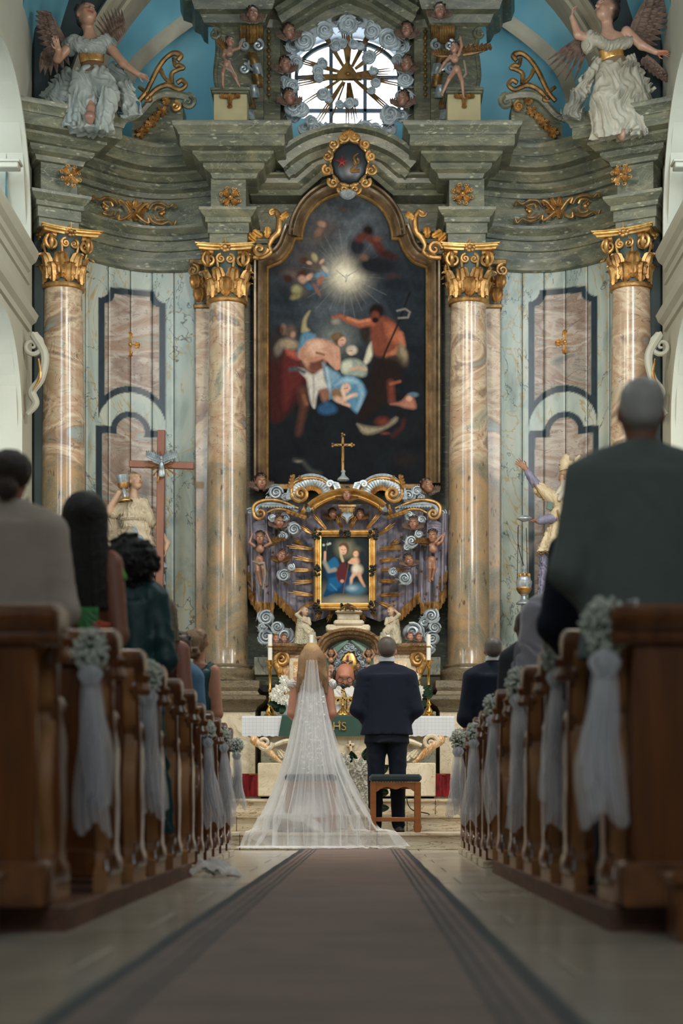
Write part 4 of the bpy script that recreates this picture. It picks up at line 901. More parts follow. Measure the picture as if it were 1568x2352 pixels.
for x, y, rx, ry, r, col in ((585, 310, 32, 24, .3, 'a87c64'), (560, 370, 40, 24, -.9, '80604e'), (450, 585, 34, 32, 0, '4a3326'), (490, 600, 22, 14, .3, 'b98f74'), (530, 560, 22, 36, -.4, 'a79668'), (585, 590, 24, 14, -.8, 'b98f74'), (440, 690, 44, 40, 0, '44291f'), (440, 725, 34, 30, .6, 'b4876c'), (490, 705, 20, 34, .8, 'c49478'),
    (590, 690, 60, 24, -.2, '5d8fa6'), (575, 730, 24, 40, .4, '9a6048'), (490, 780, 36, 24, .5, '2f5f7a'), (545, 800, 16, 60, -.5, '7d5648'), (395, 800, 38, 36, 0, '8f8a5a'), (390, 850, 46, 24, -.4, '7d7748'), (330, 720, 40, 30, .4, '3a241c'), (610, 650, 36, 16, .9, 'b7a68c')): e(x, y, rx, ry, c_(col), rot=r, soft=.4)
for x, y, rx, ry, r, col in ((850, 480, 70, 80, 0, '22242a'), (1000, 620, 190, 80, .1, '191c22'), (930, 360, 44, 46, 0, '1d1412'), (880, 410, 50, 34, -.5, '5d2c20'), (960, 430, 60, 30, .5, '60301f'), (1010, 480, 70, 36, 1., '54261c'), (1000, 420, 30, 24, 0, '7a4230'), (1080, 540, 80, 30, .3, '3a1c18'), (900, 560, 34, 24, .4, '74503e'), (1120, 720, 50, 40, 0, '4d2f2a'), (740, 200, 30, 16, 0, '5d4a3e'), (1130, 760, 100, 60, 0, '1a2128')): e(x, y, rx, ry, c_(col), rot=r, soft=.45)
# left group: cloaked figures in red, wing
poly([(190, 1220), (290, 1250), (400, 1290), (430, 1380), (480, 1480), (420, 1600), (330, 1730), (240, 1800), (188, 1700)], c_('3d1414'), 14, sm=4); poly([(300, 1250), (370, 1250), (410, 1330), (440, 1470), (380, 1560), (300, 1700), (290, 1400)], c_('5a1c18'), 12, sm=4); poly([(310, 1245), (400, 1270), (412, 1330), (330, 1290)], c_('a34a34'), 10, sm=3)
e(240, 1230, 54, 110, c_('2c2623'), soft=.5); e(262, 1240, 34, 60, c_('6e6256'), rot=.3, soft=.4); e(295, 1100, 26, 40, c_('8a6450'), soft=.4); e(270, 1110, 34, 44, c_('241a16'), soft=.4, al=.7); e(350, 1120, 44, 52, c_('5f4a3a'), soft=.4); e(368, 1140, 20, 26, c_('a37a60'), soft=.4); e(340, 1210, 70, 40, c_('9c8468'), rot=.2, soft=.4)
poly([(430, 1120), (440, 1040), (470, 980), (498, 960), (470, 1030), (470, 1080), (495, 1105), (460, 1125)], c_('a0905f'), 6, sm=3)
poly([(400, 1280), (420, 1190), (450, 1120), (530, 1135), (535, 1165), (480, 1200), (440, 1270), (410, 1300)], c_('4f8099'), 8, sm=3)
# centre figure bending, white loincloth
e(700, 1170, 110, 100, c_('8f9488'), soft=.8, al=.6); l([(470, 1340), (500, 1440), (560, 1440)], 40, c_('6e3f2c'), soft=14)
poly([(470, 1190), (540, 1170), (620, 1180), (690, 1220), (715, 1290), (712, 1380), (690, 1395), (650, 1360), (620, 1330), (580, 1400), (490, 1400), (440, 1330), (420, 1280)], c_('c08a6c'), 9, sm=4); poly([(480, 1200), (540, 1180), (600, 1200), (560, 1280), (500, 1270)], c_('d9a88a'), 12, sm=3); poly([(500, 1330), (600, 1310), (590, 1400), (520, 1420), (480, 1390)], c_('6b3c2a'), 10, sm=3)
l([(440, 1260), (430, 1305), (520, 1330), (590, 1310)], 26, c_('b57c5e'), soft=6, w2=12); l([(690, 1250), (700, 1370)], 26, c_('c98f70'), soft=6); l([(700, 1380), (610, 1300), (560, 1260)], 22, c_('c48a6c'), soft=6, w2=10); l([(540, 1250), (610, 1270)], 9, c_('d8a184'), soft=4); l([(545, 1275), (600, 1290)], 8, c_('8a5742'), soft=4)
e(715, 1175, 46, 48, c_('5d4630'), soft=.25); e(735, 1190, 28, 38, c_('d09a7c'), rot=.5, soft=.25); e(690, 1150, 46, 26, c_('6e5438'), rot=-.3, soft=.3); l([(728, 1182), (748, 1178)], 2, c_('4a2c20'), soft=2); l([(733, 1215), (748, 1212)], 2, c_('8a3c30'), soft=2)
poly([(410, 1390), (450, 1400), (520, 1440), (590, 1400), (610, 1480), (635, 1540), (570, 1560), (545, 1600), (530, 1690), (500, 1640), (480, 1540), (470, 1470), (430, 1430)], c_('c6bdae'), 8, sm=4); l([(520, 1450), (525, 1560), (520, 1660)], 5, c_('8f8a84'), soft=6); l([(350, 1400), (400, 1395), (450, 1420)], 16, c_('4a4a50'), soft=8)
poly([(590, 1350), (640, 1390), (720, 1440), (700, 1540), (640, 1620), (620, 1500)], c_('6f93a6'), 10, sm=4); l([(620, 1390), (650, 1560)], 6, c_('a9bfc8'), soft=8)
poly([(560, 1560), (620, 1540), (640, 1600), (600, 1650)], c_('8a5a42'), 10, sm=3); l([(440, 1560), (450, 1680), (410, 1880)], 34, c_('5a3322'), soft=16, w2=14); l([(450, 1600), (470, 1660)], 10, c_('8a5438'), soft=8)
# angel with hat of light and blue-hooded figures
e(810, 1255, 42, 36, c_('b9b09a'), soft=.3); e(800, 1265, 24, 30, c_('cfa98c'), rot=-.4, soft=.3); l([(785, 1262), (812, 1258)], 2, c_('4a3328'), soft=2)
poly([(725, 1400), (750, 1330), (830, 1320), (880, 1340), (920, 1380), (910, 1450), (830, 1450), (760, 1445)], c_('8f9888'), 8, sm=4); poly([(740, 1350), (800, 1340), (800, 1400), (740, 1420)], c_('c3c3a8'), 10, sm=3); l([(800, 1400), (860, 1385), (910, 1400)], 12, c_('c39a7c'), soft=5); poly([(900, 1340), (930, 1240), (960, 1190), (968, 1260), (950, 1330), (915, 1360)], c_('cdc4a8'), 7, sm=3)
poly([(645, 1600), (660, 1520), (720, 1460), (800, 1445), (870, 1480), (910, 1540), (920, 1590), (880, 1680), (850, 1730), (790, 1680), (740, 1640), (690, 1640)], c_('4d7f9b'), 8, sm=4); poly([(680, 1520), (740, 1470), (820, 1465), (860, 1500), (800, 1500), (740, 1500)], c_('8db4c4'), 10, sm=3); l([(870, 1520), (890, 1600), (855, 1700)], 14, c_('7fa8bb'), soft=8)
e(765, 1540, 36, 40, c_('d3a68c'), rot=.2, soft=.25); e(700, 1585, 52, 42, c_('84603c'), rot=.5, soft=.35); e(720, 1630, 50, 26, c_('c79a7c'), rot=.4, soft=.4); l([(740, 1560), (760, 1620), (800, 1600), (840, 1590)], 14, c_('d6ae90'), soft=6); l([(745, 1655), (790, 1670)], 12, c_('c9977c'), soft=5); l([(755, 1545), (780, 1540)], 2, c_('6a3c30'), soft=2)
poly([(560, 1680), (620, 1640), (690, 1680), (690, 1720), (620, 1740), (560, 1720)], c_('1f4e74'), 10, sm=3)
# man on the right with outstretched arm, staff and fur
poly([(880, 1040), (960, 1010), (960, 1100), (930, 1190), (900, 1200), (870, 1130)], c_('2b221c'), 12, sm=3)
poly([(950, 1040), (1040, 1000), (1120, 1040), (1160, 1110), (1195, 1210), (1170, 1280), (1080, 1310), (980, 1290), (955, 1200)], c_('7a3a22'), 10, sm=4); poly([(1060, 1050), (1130, 1070), (1170, 1140), (1150, 1210), (1090, 1180), (1070, 1120)], c_('a8582f'), 14, sm=3)
l([(960, 1040), (870, 1060), (780, 1030), (720, 1000), (670, 1010)], 30, c_('a5552f'), soft=8, w2=10); l([(940, 1030), (860, 1045), (780, 1015)], 9, c_('c97a4e'), soft=6); e(690, 1040, 34, 24, c_('9a8f78'), soft=.5, al=.7); e(995, 960, 58, 54, c_('1c100c'), soft=.25); e(985, 1000, 34, 40, c_('6e321e'), soft=.3); e(985, 1030, 26, 22, c_('24120c'), soft=.4)
l([(1170, 1140), (1190, 1220), (1130, 1270), (1070, 1300)], 26, c_('b5653a'), soft=7, w2=14); e(1185, 1290, 44, 80, c_('6b5a44'), rot=-.25, soft=.4); e(1195, 1270, 24, 60, c_('8f7c5e'), rot=-.3, soft=.5); e(1120, 1330, 60, 30, c_('4a3a2a'), soft=.5)
poly([(960, 1320), (1100, 1310), (1180, 1360), (1190, 1480), (1140, 1500), (1110, 1620), (1000, 1700), (900, 1780), (860, 1740), (930, 1560)], c_('1f1410'), 16, sm=4); l([(1100, 1500), (1110, 1640)], 24, c_('6e2f1e'), soft=10); l([(1100, 1510), (1170, 1490)], 8, c_('a0583a'), soft=6)
l([(1245, 820), (1160, 1050), (1060, 1270), (980, 1500), (860, 1740)], 7, c_('1a1512'), soft=3); l([(1150, 960), (1210, 945), (1245, 970), (1230, 1010), (1160, 1015)], 6, c_('84807a'), soft=4)
poly([(1100, 1660), (1180, 1640), (1230, 1590), (1270, 1610), (1290, 1690), (1220, 1690), (1160, 1670)], c_('a96a50'), 8, sm=3); e(1270, 1590, 40, 20, c_('4f6f7c'), soft=.4); e(1240, 1620, 24, 20, c_('d09474'), soft=.4)
poly([(850, 1810), (930, 1830), (1040, 1830), (1140, 1760), (1130, 1800), (1000, 1870), (900, 1880)], c_('94876a'), 10, sm=3); e(1040, 1790, 50, 34, c_('6b2a1a'), soft=.6); e(1060, 1880, 34, 12, c_('6b3024'), soft=.6); l([(1200, 1780), (1190, 1830), (1120, 1900)], 10, c_('4a1f1a'), soft=12)
l([(380, 2080), (440, 2090), (500, 2160), (570, 2180)], 10, c_('4e4f4a'), soft=12, al=.8); e(410, 2090, 26, 10, c_('7a705e'), soft=.7); e(1210, 2080, 80, 50, c_('241c1e'), soft=.8)
P_.noise(.10, .22, 5); OA = np.array(OUT)
def inout(X, Y):
    ins = np.zeros(X.shape, bool)
    for i in range(len(OA)):
        (ax, ay), (bx, by) = OA[i-1], OA[i]
        if abs(by-ay) > 1e-9: ins ^= ((ay > Y) != (by > Y)) & (X < (bx-ax)*(Y-ay)/(by-ay)+ax)
    return ins
P_.C = (P_.C*.85+P_.C.mean(2, keepdims=True)*.15)*.8; P_.mesh('canvas', PDD-.005, MT['canvas'], pic, inout)
# small picture of mother and child in a straight gilt frame with black ornaments
MD = 21.0; mp = thing('mother_and_child_painting', 'small gold framed painting of a veiled mother with a child', 'painting', W(793, 1398, MD))
Q_ = Paint(736, 1232, 849, 1387, .9, hx('20292c')).fr(540, 960, 3.0154); e, l, poly = Q_.e, Q_.l, Q_.poly
e(760, 900, 60, 62, c_('7d7a62'), soft=.6); e(845, 940, 42, 42, c_('6e6a56'), soft=.6); e(760, 1270, 180, 40, c_('938f80'), soft=.6); e(620, 1210, 50, 60, c_('5a5a52'), soft=.7)
poly([(640, 1000), (690, 960), (720, 1010), (760, 1060), (800, 1060), (830, 1100), (770, 1200), (700, 1210), (610, 1240), (640, 1150), (625, 1070)], c_('123a5c'), 4, sm=4); poly([(640, 1000), (690, 965), (720, 1020), (700, 1060), (650, 1050)], c_('225e86'), 5, sm=3); poly([(650, 1110), (720, 1100), (740, 1150), (680, 1200), (640, 1180)], c_('1d5680'), 6, sm=3); l([(660, 1150), (700, 1190)], 4, c_('3f7fa0'), soft=4)
poly([(690, 1060), (740, 1000), (770, 1020), (770, 1120), (720, 1140)], c_('54262a'), 5, sm=3); e(752, 905, 38, 48, c_('5c4234'), soft=.2); l([(725, 900), (735, 960), (745, 990)], 9, c_('b3a583'), soft=3); e(748, 915, 24, 32, c_('d7ab8c'), rot=-.15, soft=.2); l([(735, 912), (743, 914)], 1.5, c_('3a2018')); l([(755, 914), (764, 912)], 1.5, c_('3a2018')); l([(744, 934), (755, 934)], 1.8, c_('a0453c')); l([(750, 915), (750, 925)], 1, c_('b08468'))
e(838, 935, 27, 28, c_('6b4a32'), soft=.2); e(836, 942, 20, 22, c_('d9ab8c'), soft=.25); l([(826, 940), (832, 941)], 1.4, c_('3a2018')); e(835, 990, 30, 26, c_('d3a284'), soft=.3); l([(810, 980), (790, 1000), (840, 1010)], 9, c_('cf9d80'), soft=3); e(845, 1050, 40, 42, c_('b9ad96'), soft=.3); e(835, 1045, 22, 28, c_('d6cdb8'), soft=.5)
l([(825, 1080), (805, 1110), (800, 1165)], 13, c_('cf9f82'), soft=4, w2=8); l([(855, 1080), (870, 1120), (893, 1165)], 13, c_('c7967a'), soft=4, w2=8); l([(620, 990), (622, 930)], 8, c_('c99b7e'), soft=3); l([(618, 1000), (650, 1060), (690, 1050)], 14, c_('8a8a80'), soft=5); e(832, 1185, 70, 44, c_('45687c'), soft=.35); e(810, 1180, 34, 18, c_('8fa9b0'), soft=.7); l([(785, 1010), (760, 1140), (745, 1230)], 3, c_('6e4a34')); e(740, 1130, 14, 12, c_('b98a70'))
for x, y in ((612, 880), (640, 875), (655, 870)): e(x, y, 9, 8, c_('b9bfae'), soft=.6)
l([(630, 920), (640, 850)], 1.5, c_('5a6a50')); e(880, 960, 30, 60, c_('202a30'), soft=.5)
Q_.mesh('canvas', MD, MT['canvas'], mp)
mb = MB(); P = [(X_(x, MD), Z_(y, MD)) for x, y in ((737, 1386), (737, 1233), (848, 1233), (848, 1386))]
mb.arcsweep(P, [(-.003, MD+.02), (-.003, MD-.02), (.012, MD-.025), (.02, MD-.05), (.03, MD-.055), (.04, MD-.045), (.05, MD-.06), (.062, MD-.06), (.072, MD-.04), (.08, MD-.03), (.08, MD+.05)], closed=True); mb.build('frame', MT['gold_bright'], mp, angle=25)
rr = random.Random(3)
for x, y, w, h in ((728, 1226, 14, 16), (856, 1226, 14, 16), (729, 1391, 14, 16), (857, 1391, 14, 16), (727, 1310, 9, 16), (857, 1310, 9, 16), (792, 1225, 17, 8), (793, 1393, 17, 8)):
    mb = MB()
    for k in range(14): mb.ell(W(x+rr.uniform(-w, w)*.75, y+rr.uniform(-h, h)*.75, MD-.055-rr.uniform(0, .02)), (.017, .015, .017), 7, 5)
    for k in range(5): a = rr.uniform(0, 6.28); mb.spiral(W(x+w*.5*math.cos(a), y+h*.5*math.sin(a), MD-.07), .025, 1.2, .007, .004, a0=a, n=5, steps=8)
    mb.build('corner_ornament', MT['black_ornament'], mp)
# ---------------------------------------------------------------- carved figures and clouds
CL = hx('b4bcc0')
def cloud(mb, px, py, D, r, turns=1.8, cw=1, a0=0., out=.05):
    """carved cloud curl: fat volute over a rounded body"""
    c = W(px, py, D); rr = r*D/F; mb.ell(c+Vector((0, .04, 0)), (rr*.95, .05, rr*.85), 14, 8)
    mb.spiral(c, rr*.86, turns+.5, rr*.16, rr*.075, a0=a0, cw=cw, n=7, bulge=rr*.42, rend=.03, steps=13)
    for k in range(3): t = a0+cw*(1.2+k*.8); mb.tube(catmull([c+Vector((rr*(1.0-.12*k)*math.cos(t+cw*q*.8), -.01, rr*(.95-.12*k)*math.sin(t+cw*q*.8))) for q in (0, .6, 1.2)]+[c+Vector((rr*1.3*math.cos(t+cw*1.3), .02, rr*1.1*math.sin(t+cw*1.3)))], 3), [rr*.05, rr*.12, rr*.1, rr*.03], 6)
def clouds(name, lab, D, L, m='silver', group=None):
    o = thing(name, lab, 'cloud', W(L[0][0], L[0][1], D), group)
    for x, y, r, t, cw, a in L: mb = MB(); cloud(mb, x, y, D, r, t, cw, a); mb.build('curl', MT[m], o)
    return o
def wing(base, tip, width, D, m, parent, nf=7, dd=0., name='wing', up=-1):
    """feathered wing in px: rows of overlapping feathers from base to tip, feathers hanging to one side"""
    bx, by = base; tx, ty = tip; dx, dy = tx-bx, ty-by; L = math.hypot(dx, dy); ux, uy = dx/L, dy/L; nx, ny = -uy*up, ux*up; mb = MB()
    mb.tube([W(bx+dx*t, by+dy*t, D+dd) for t in (0, .3, .6, .9)], [L*.10*D/F, L*.12*D/F, L*.09*D/F, L*.03*D/F], 7, flat=((0, 1, 0), .6))
    for row, (n, l0, off) in enumerate(((nf, 1., .0), (nf, .62, -.02), (nf-1, .36, -.04))):
        for i in range(n):
            t = (i+.5)/n; p = W(bx+dx*t*.95, by+dy*t*.95, D+dd+off); fl = width*l0*(.55+.6*math.sin(math.pi*(.25+.6*t)))
            gx, gy = nx+ux*(t*.9), ny+uy*(t*.9); q = math.hypot(gx, gy); e_ = Vector((gx/q, 0, -gy/q)); mb.leaf(p, e_, (0, -1, 0), fl*D/F, L/n*.85*D/F, .12, 1, 5, cup=.3)
    return mb.build(name, m, parent)
mat('wing_brown', hx('8a7466'), .5, .1, var=.35, ns=14, col2=hx('56453c')); mat('wing_gold', hx('96764c'), .45, .5, var=.4, ns=14, col2=hx('5a4128'))
WB, WG = MATS['wing_brown'], MATS['wing_gold']
BR = hx('94694f'); HB = hx('2a1a12'); DARKH = hx('1f1712')
def cherub(px, py, D, h, lab, yaw=0, pitch=0, roll=0, skin=BR, hair=HB, wm=None, group='winged cherub heads', ws=1.):
    o = thing('cherub_head', lab, 'cherub', W(px, py+h*.5, D), group)
    flesh('head', headp((px, py, 0), h, yaw, pitch, roll, skin, hair, style='curly', cheek=hx('9c6650')), D, MT['painted_gloss'], o, vox=max(.75, h/34), k=1.2, cb=.8)
    for s in (-1, 1): wing((px+s*h*.12, py+h*.52, ), (px+s*h*.75*ws, py+h*.30), h*.5, D, wm or WB, o, 6, dd=.02, up=-s)
    return o
cherub(599, 1108, 21.2, 36, 'dark cherub head with wings at the lower left corner of the big painting', yaw=.25)
cherub(981, 1118, 21.2, 36, 'cherub head looking up at the lower right corner of the big painting', yaw=.5, pitch=.35)
cherub(796, 1137, 20.9, 30, 'central cherub head on the gold arch above the small painting', wm=WG, ws=1.1)
cherub(641, 1199, 21.0, 30, 'cherub head in a silver cloud above the left putto', yaw=.35, pitch=-.2)
cherub(646, 1278, 21.0, 29, 'cherub head with gold collar wings left of the small painting', roll=.35, yaw=.2, pitch=.1, wm=WG)
cherub(764, 1182, 21.15, 25, 'dark cherub head under the gold arch, left of the blue drop ornament', yaw=.6, wm=WG)
cherub(826, 1183, 21.15, 25, 'dark cherub head under the gold arch, right of the blue drop ornament', yaw=-.2, wm=WG)
cherub(949, 1203, 21.0, 30, 'cherub head in a silver cloud above the right putto wing', yaw=-.15)
cherub(939, 1288, 21.0, 28, 'cherub head right of the small painting above the lower cloud', roll=-.2, yaw=.2)
# curtain relief behind the small painting
dr = thing('carved_curtain', 'carved grey violet curtain with gold stars and fringe behind the small painting', 'curtain', W(797, 1420, 21.3))
DC = 21.3; mat('curtain_violet', hx('8a838e'), .55, .05, var=.35, ns=5, col2=hx('64626e'), bmp=.05)
LOW = [(566, 1345), (578, 1368), (590, 1386), (628, 1388), (630, 1362), (640, 1370), (655, 1386), (682, 1412), (722, 1428), (797, 1400)]
def lowy(x): x = x if x <= 797 else 1594-x; return float(np.interp(x, [p[0] for p in LOW], [p[1] for p in LOW]))
def topy(x): q = abs(x-797); return 1158+ (q/230)**2*22 - 6*math.exp(-((q-200)/14)**2)
def foldz(x, y):
    q = abs(x-797); t = (y-1160)/240; s = .030*math.sin(q*.16+t*3.5)+.022*math.sin(q*.37-t*2)+.012*math.sin(q*.7+t*4)
    edge = 1/(1+math.exp(-(q-150)/12)); return s*(.35+1.25*edge)-.13*edge+.03*math.sin((q*.5+y)*.12)*(1-edge)
mb = MB(); mb.grid(lambda u, v: (lambda x: (lambda y: tuple(W(x, y, DC+foldz(x, y))))(topy(x)+(lowy(x)-topy(x))*v))(566+462*u), 200, 90); mb.build('cloth', MT['curtain_violet'], dr, angle=180)
mb = MB(); n = 0
for k in range(230):
    x = 567+k*2.0; 
    if 700 < x < 894: continue
    y0 = lowy(x)-4; L = 26+2*math.sin(k*1.7); D = DC-.03+foldz(x, y0); p = W(x, y0, D); q = W(x+.5*math.sin(k), y0+L, D-.01); mb.tube([p, (p+q)/2+Vector((0, -.006, 0)), q], [.0046, .0058, .004], 5)
tag(mb.build('fringe', MT['gold'], dr), kind='stuff')
for s in (-1, 1):                                          # the turned-back outer tails with their own fringe
    X = lambda x: x if s < 0 else 1594-x
    mb = MB(); mb.grid(lambda u, v: tuple(W(X(568+(30-14*v)*u+4*v), 1300+ (70+30*u)*v-10*u, DC-.12-.02*math.sin(u*14+v*3))), 24, 16); mb.build('tail', MT['curtain_violet'], dr, angle=180)
    mb = MB()
    for k in range(17):
        for r in range(2): x = 567+k*1.9+r*3; y = 1310+k*2.2+r*34; mb.tube([W(X(x), y, DC-.15), W(X(x+2), y+26, DC-.16)], [.005, .004], 5)
    tag(mb.build('fringe', MT['gold_old'], dr), kind='stuff')
    # gathered cloth bunched over each putto
    mb = MB()
    for k in range(7):
        y = 1203+k*6; mb.tube(catmull([W(X(572+k*2), y+14, DC-.1), W(X(585), y+2-k, DC-.17), W(X(605), y-2+k*1.5, DC-.18), W(X(626), y+8+k*2, DC-.1)], 5), [.012, .03, .032, .012], 7)
    mb.build('gathered_cloth', MT['curtain_violet'], dr)
mb = MB(); rs = random.Random(11)
for k in range(120):
    x = rs.uniform(575, 1020); y = rs.uniform(1170, 1405)
    if 715 < x < 870 or y > lowy(x)-8 or y < topy(x)+8: continue
    c = W(x, y, DC+foldz(x, y)-.012)
    for j in range(4): a = j*math.pi/2+.4; d = Vector((math.cos(a), 0, math.sin(a)))*.022; mb.tube([c, c+d], [.007, .0015], 4)
tag(mb.build('star', MT['gold'], dr), kind='stuff')
# ray bundles round the small painting
sb = thing('sunburst', 'gilded ray bundles spreading from behind the small painting', 'sunburst', W(797, 1310, 21.1))
for x0, y0, x1, y1 in ((1075, 890, 865, 750), (920, 1025, 800, 945), (1075, 1095, 700, 1045), (1075, 1260, 800, 1200), (1060, 1385, 640, 1385), (1075, 1540, 790, 1560), (1075, 1735, 730, 1690), (1080, 1840, 860, 1935), (1255, 815, 1040, 560), (1475, 800, 1410, 630), (1190, 1960, 1110, 2075), (1345, 1960, 1275, 2110)):
    for s in (-1, 1):
        if s > 0 and y1 > y0+150 and x0 > 1150: pass
        for k, o in enumerate((-1, 0, 1)):
            xa, ya = cN(x0, y0); xb, yb = cN(x1, y1); L = math.hypot(xb-xa, yb-ya); nx, ny = -(yb-ya)/L, (xb-xa)/L; f = (.86, 1, .8)[k]; sp = 2.6
            if s > 0: yb += 4*math.sin(x1)
            xe, ye = xa+(xb-xa)*f+nx*o*sp*1.6, ya+(yb-ya)*f+ny*o*sp*1.6; xa += nx*o*1.6; ya += ny*o*1.6
            if s > 0: xa, xe = 1590-xa, 1590-xe
            mb = MB(); mb.tube([W(xa, ya, 21.12), W((xa+xe)/2, (ya+ye)/2, 21.08), W(xe, ye, 21.1)], [.010, .012, .004], 5); mb.build('ray', MT['gold'], sb)
# gilded canopy of C-scrolls and shells
cp = thing('scroll_canopy', 'gilded and silvered scroll canopy arching over the small painting', 'canopy', W(797, 1175, 21.0))
KD = 20.98
for s in (-1, 1):
    X = (lambda x: x) if s < 0 else (lambda x: 1592-x)
    def px(L, D=KD): return [W(X(x), y, D-(q[0] if q else 0)) for x, y, *q in L]
    def band(L, r, m='gold', nm='scroll', D=KD, fl=None, n=6): mb = MB(); mb.tube(catmull(px(L, D), n), r, 9, flat=fl); mb.build(nm, MT[m], cp)
    sp = lambda c, r, t, ra, rb, a0, cw, D=KD-.04, m='gold', nm='volute': (lambda mb: (mb.spiral(W(X(c[0]), c[1], D), r*D/F, t, ra, rb, a0=a0 if s < 0 else math.pi-a0, cw=cw if s < 0 else -cw, n=8, rend=.06), mb.build(nm, MT[m], cp)))(MB())
    sp((690, 1134), 21, 1.75, .024, .018, math.radians(180), 1); sp((690, 1134), 15, 1.3, .022, .012, math.radians(180), 1, KD-.01, 'silver', 'inner_volute')
    band([(669, 1132), (672, 1112), (690, 1102), (715, 1098), (738, 1102), (752, 1112), (768, 1132)], [.024, .026, .022, .018]); band([(674, 1128), (680, 1112), (700, 1105), (728, 1105), (745, 1115), (757, 1132)], [.02, .022, .02, .014], 'silver', 'inner_scroll', KD+.02)
    mb = MB()                                               # ribbed shell between scroll and arch
    def sh(u, v): a = math.radians(185-165*u); R = 22+ (38-8*abs(u-.5))*v; return tuple(W(X(716+R*math.cos(a)*1.05), 1144-R*math.sin(a)*.95, KD+.02-.012*abs(math.sin(u*60))*v-.03*math.sin(v*3)))
    mb.grid(sh, 90, 8); mb.build('shell', MT['silver'], cp, angle=180)
    mb = MB()
    for k in range(11): a = math.radians(175-14*k); mb.leaf(W(X(716+17*math.cos(a)), 1144-17*math.sin(a), KD-.03), Vector((math.cos(a)*(1 if s < 0 else -1), 0, math.sin(a))), (0, -1, 0), .07, .02, .5, 2, 6)
    mb.build('leaf_fan', MT['gold'], cp)
    sp((597, 1180), 15, 1.6, .018, .014, math.radians(170), 1); sp((597, 1180), 10, 1.2, .016, .01, math.radians(170), 1, KD, 'silver', 'inner_volute')
    band([(582, 1180), (582, 1164), (594, 1153), (620, 1148), (650, 1153), (685, 1168)], [.02, .022, .02, .014]); band([(587, 1178), (590, 1164), (605, 1157), (630, 1156), (655, 1161), (684, 1174)], [.03, .034, .03, .02], 'silver', 'inner_scroll', KD+.03, ((0, 1, 0), .6)); band([(612, 1178), (630, 1170), (650, 1170), (668, 1176)], [.012, .018, .012])
    for k in range(12):
        mb = MB(); x, y = 604+k*6.4, 1160+.02*k*k; mb.leaf(W(X(x), y+6, KD-.02), (0, 0, 1), (0, -1, 0), .05, .016, .4, 1, 4); mb.build('bead_leaf', MT['silver'], cp)
    for (x, y, w, m) in ((694, 1166, 11, 'gold'), (706, 1162, 13, 'silver'), (717, 1158, 10, 'gold')):
        mb = MB(); mb.grid(lambda u, v: tuple(W(X(x-w*.5+w*u+4*v), y+14-22*v*math.sin(.3+2.4*u), KD-.05-.03*math.sin(math.pi*v)-.008*abs(math.sin(u*12)))), 24, 6); mb.build('shell', MT[m], cp, angle=180)
    for k in range(5):
        mb = MB(); mb.leaf(W(X(655+k*9), 1172+k*3, KD-.05), Vector(((1 if s < 0 else -1)*.9, 0, -.45)), (0, -1, 0), .09, .026, .6, 3, 6); mb.build('leaf', MT['gold'], cp)
    for k in range(4): mb = MB(); mb.leaf(W(X(668+2*k), 1122-7*k, KD-.04), Vector((-.3*(1 if s < 0 else -1), 0, .9)), (0, -1, 0), .075, .03, .8, 3, 6); mb.build('leaf', MT['gold'], cp)
    mb = MB(); mb.spiral(W(X(690), 1098, KD-.05), .022, 1.2, .01, .006, a0=0, cw=-1); mb.leaf(W(X(688), 1103, KD-.05), (0, 0, 1), (0, -1, 0), .07, .015, .6, 2, 6); mb.build('finial', MT['gold'], cp)
    mb = MB(); mb.grid(lambda u, v: tuple(W(X(762+16*u+10*v), 1105+30*v+3*u, KD-.06-.03*math.sin(3*v))), 8, 8); mb.build('tablet', MT['window_white'], cp, angle=180)
    mb = MB()
    for k in range(7): 
        a, b = W(X(765+2.6*k), 1109+4*k, KD-.10), W(X(774+2.6*k), 1111+4*k, KD-.10); mb.box((a+b)/2, ((b-a).length*.8, .004, .005))
    tag(mb.build('inscription', MT['dark_stone'], cp), kind='stuff')
    sp((757, 1112), 9, 1.5, .014, .009, 0, 1, KD-.08, 'window_white', 'tablet_scroll')
mb = MB(); A = [(716+i*10.1, 1172-32*math.sin(math.pi*i/16)**.8) for i in range(17)]; P = [(X_(x, KD), Z_(y, KD)) for x, y in A]
mb.arcsweep(P, [(-.02, KD+.1), (-.02, KD-.06), (.0, KD-.08), (.02, KD-.075), (.03, KD-.12), (.06, KD-.15), (.075, KD-.13), (.085, KD-.04), (.085, KD+.1)]); mb.build('arch', MT['gold_bright'], cp)
mb = MB(); O = [(778, 1164), (816, 1164), (814, 1172), (808, 1176), (811, 1186), (802, 1192), (797, 1203), (792, 1192), (783, 1186), (786, 1176), (780, 1172)]; mb.prism([(X_(x, KD), Z_(y, KD)) for x, y in O][::-1], 'y', KD-.10, KD-.06, bev=.005); mb.build('drop_ornament', mat('pale_blue', hx('8ea0a8'), .5), cp)
mb = MB(); mb.tube([W(x, y, KD-.105) for x, y in O+O[:1]], .006, 6); mb.box(W(797, 1162, KD-.1), (.2, .05, .02)); mb.build('drop_edge', MT['gold'], cp)
for x in (787, 797, 807): mb = MB(); mb.leaf(W(x, 1164, KD-.12), (0, 0, -1), (0, -1, 0), .08, .02, .5, 3, 6); mb.build('leaf', MT['gold'], cp)
clouds('silver_cloud', 'silver cloud beside the dark cherub at the lower left of the big painting', 21.1, [(634, 1132, 19, 2, 1, 0), (655, 1140, 12, 1.5, -1, 1), (617, 1146, 9, 1.3, 1, 2)])
clouds('silver_cloud', 'silver cloud beside the cherub at the lower right of the big painting', 21.1, [(938, 1138, 18, 2, -1, 0), (957, 1128, 13, 1.5, 1, 1), (965, 1143, 10, 1.3, -1, 2)])
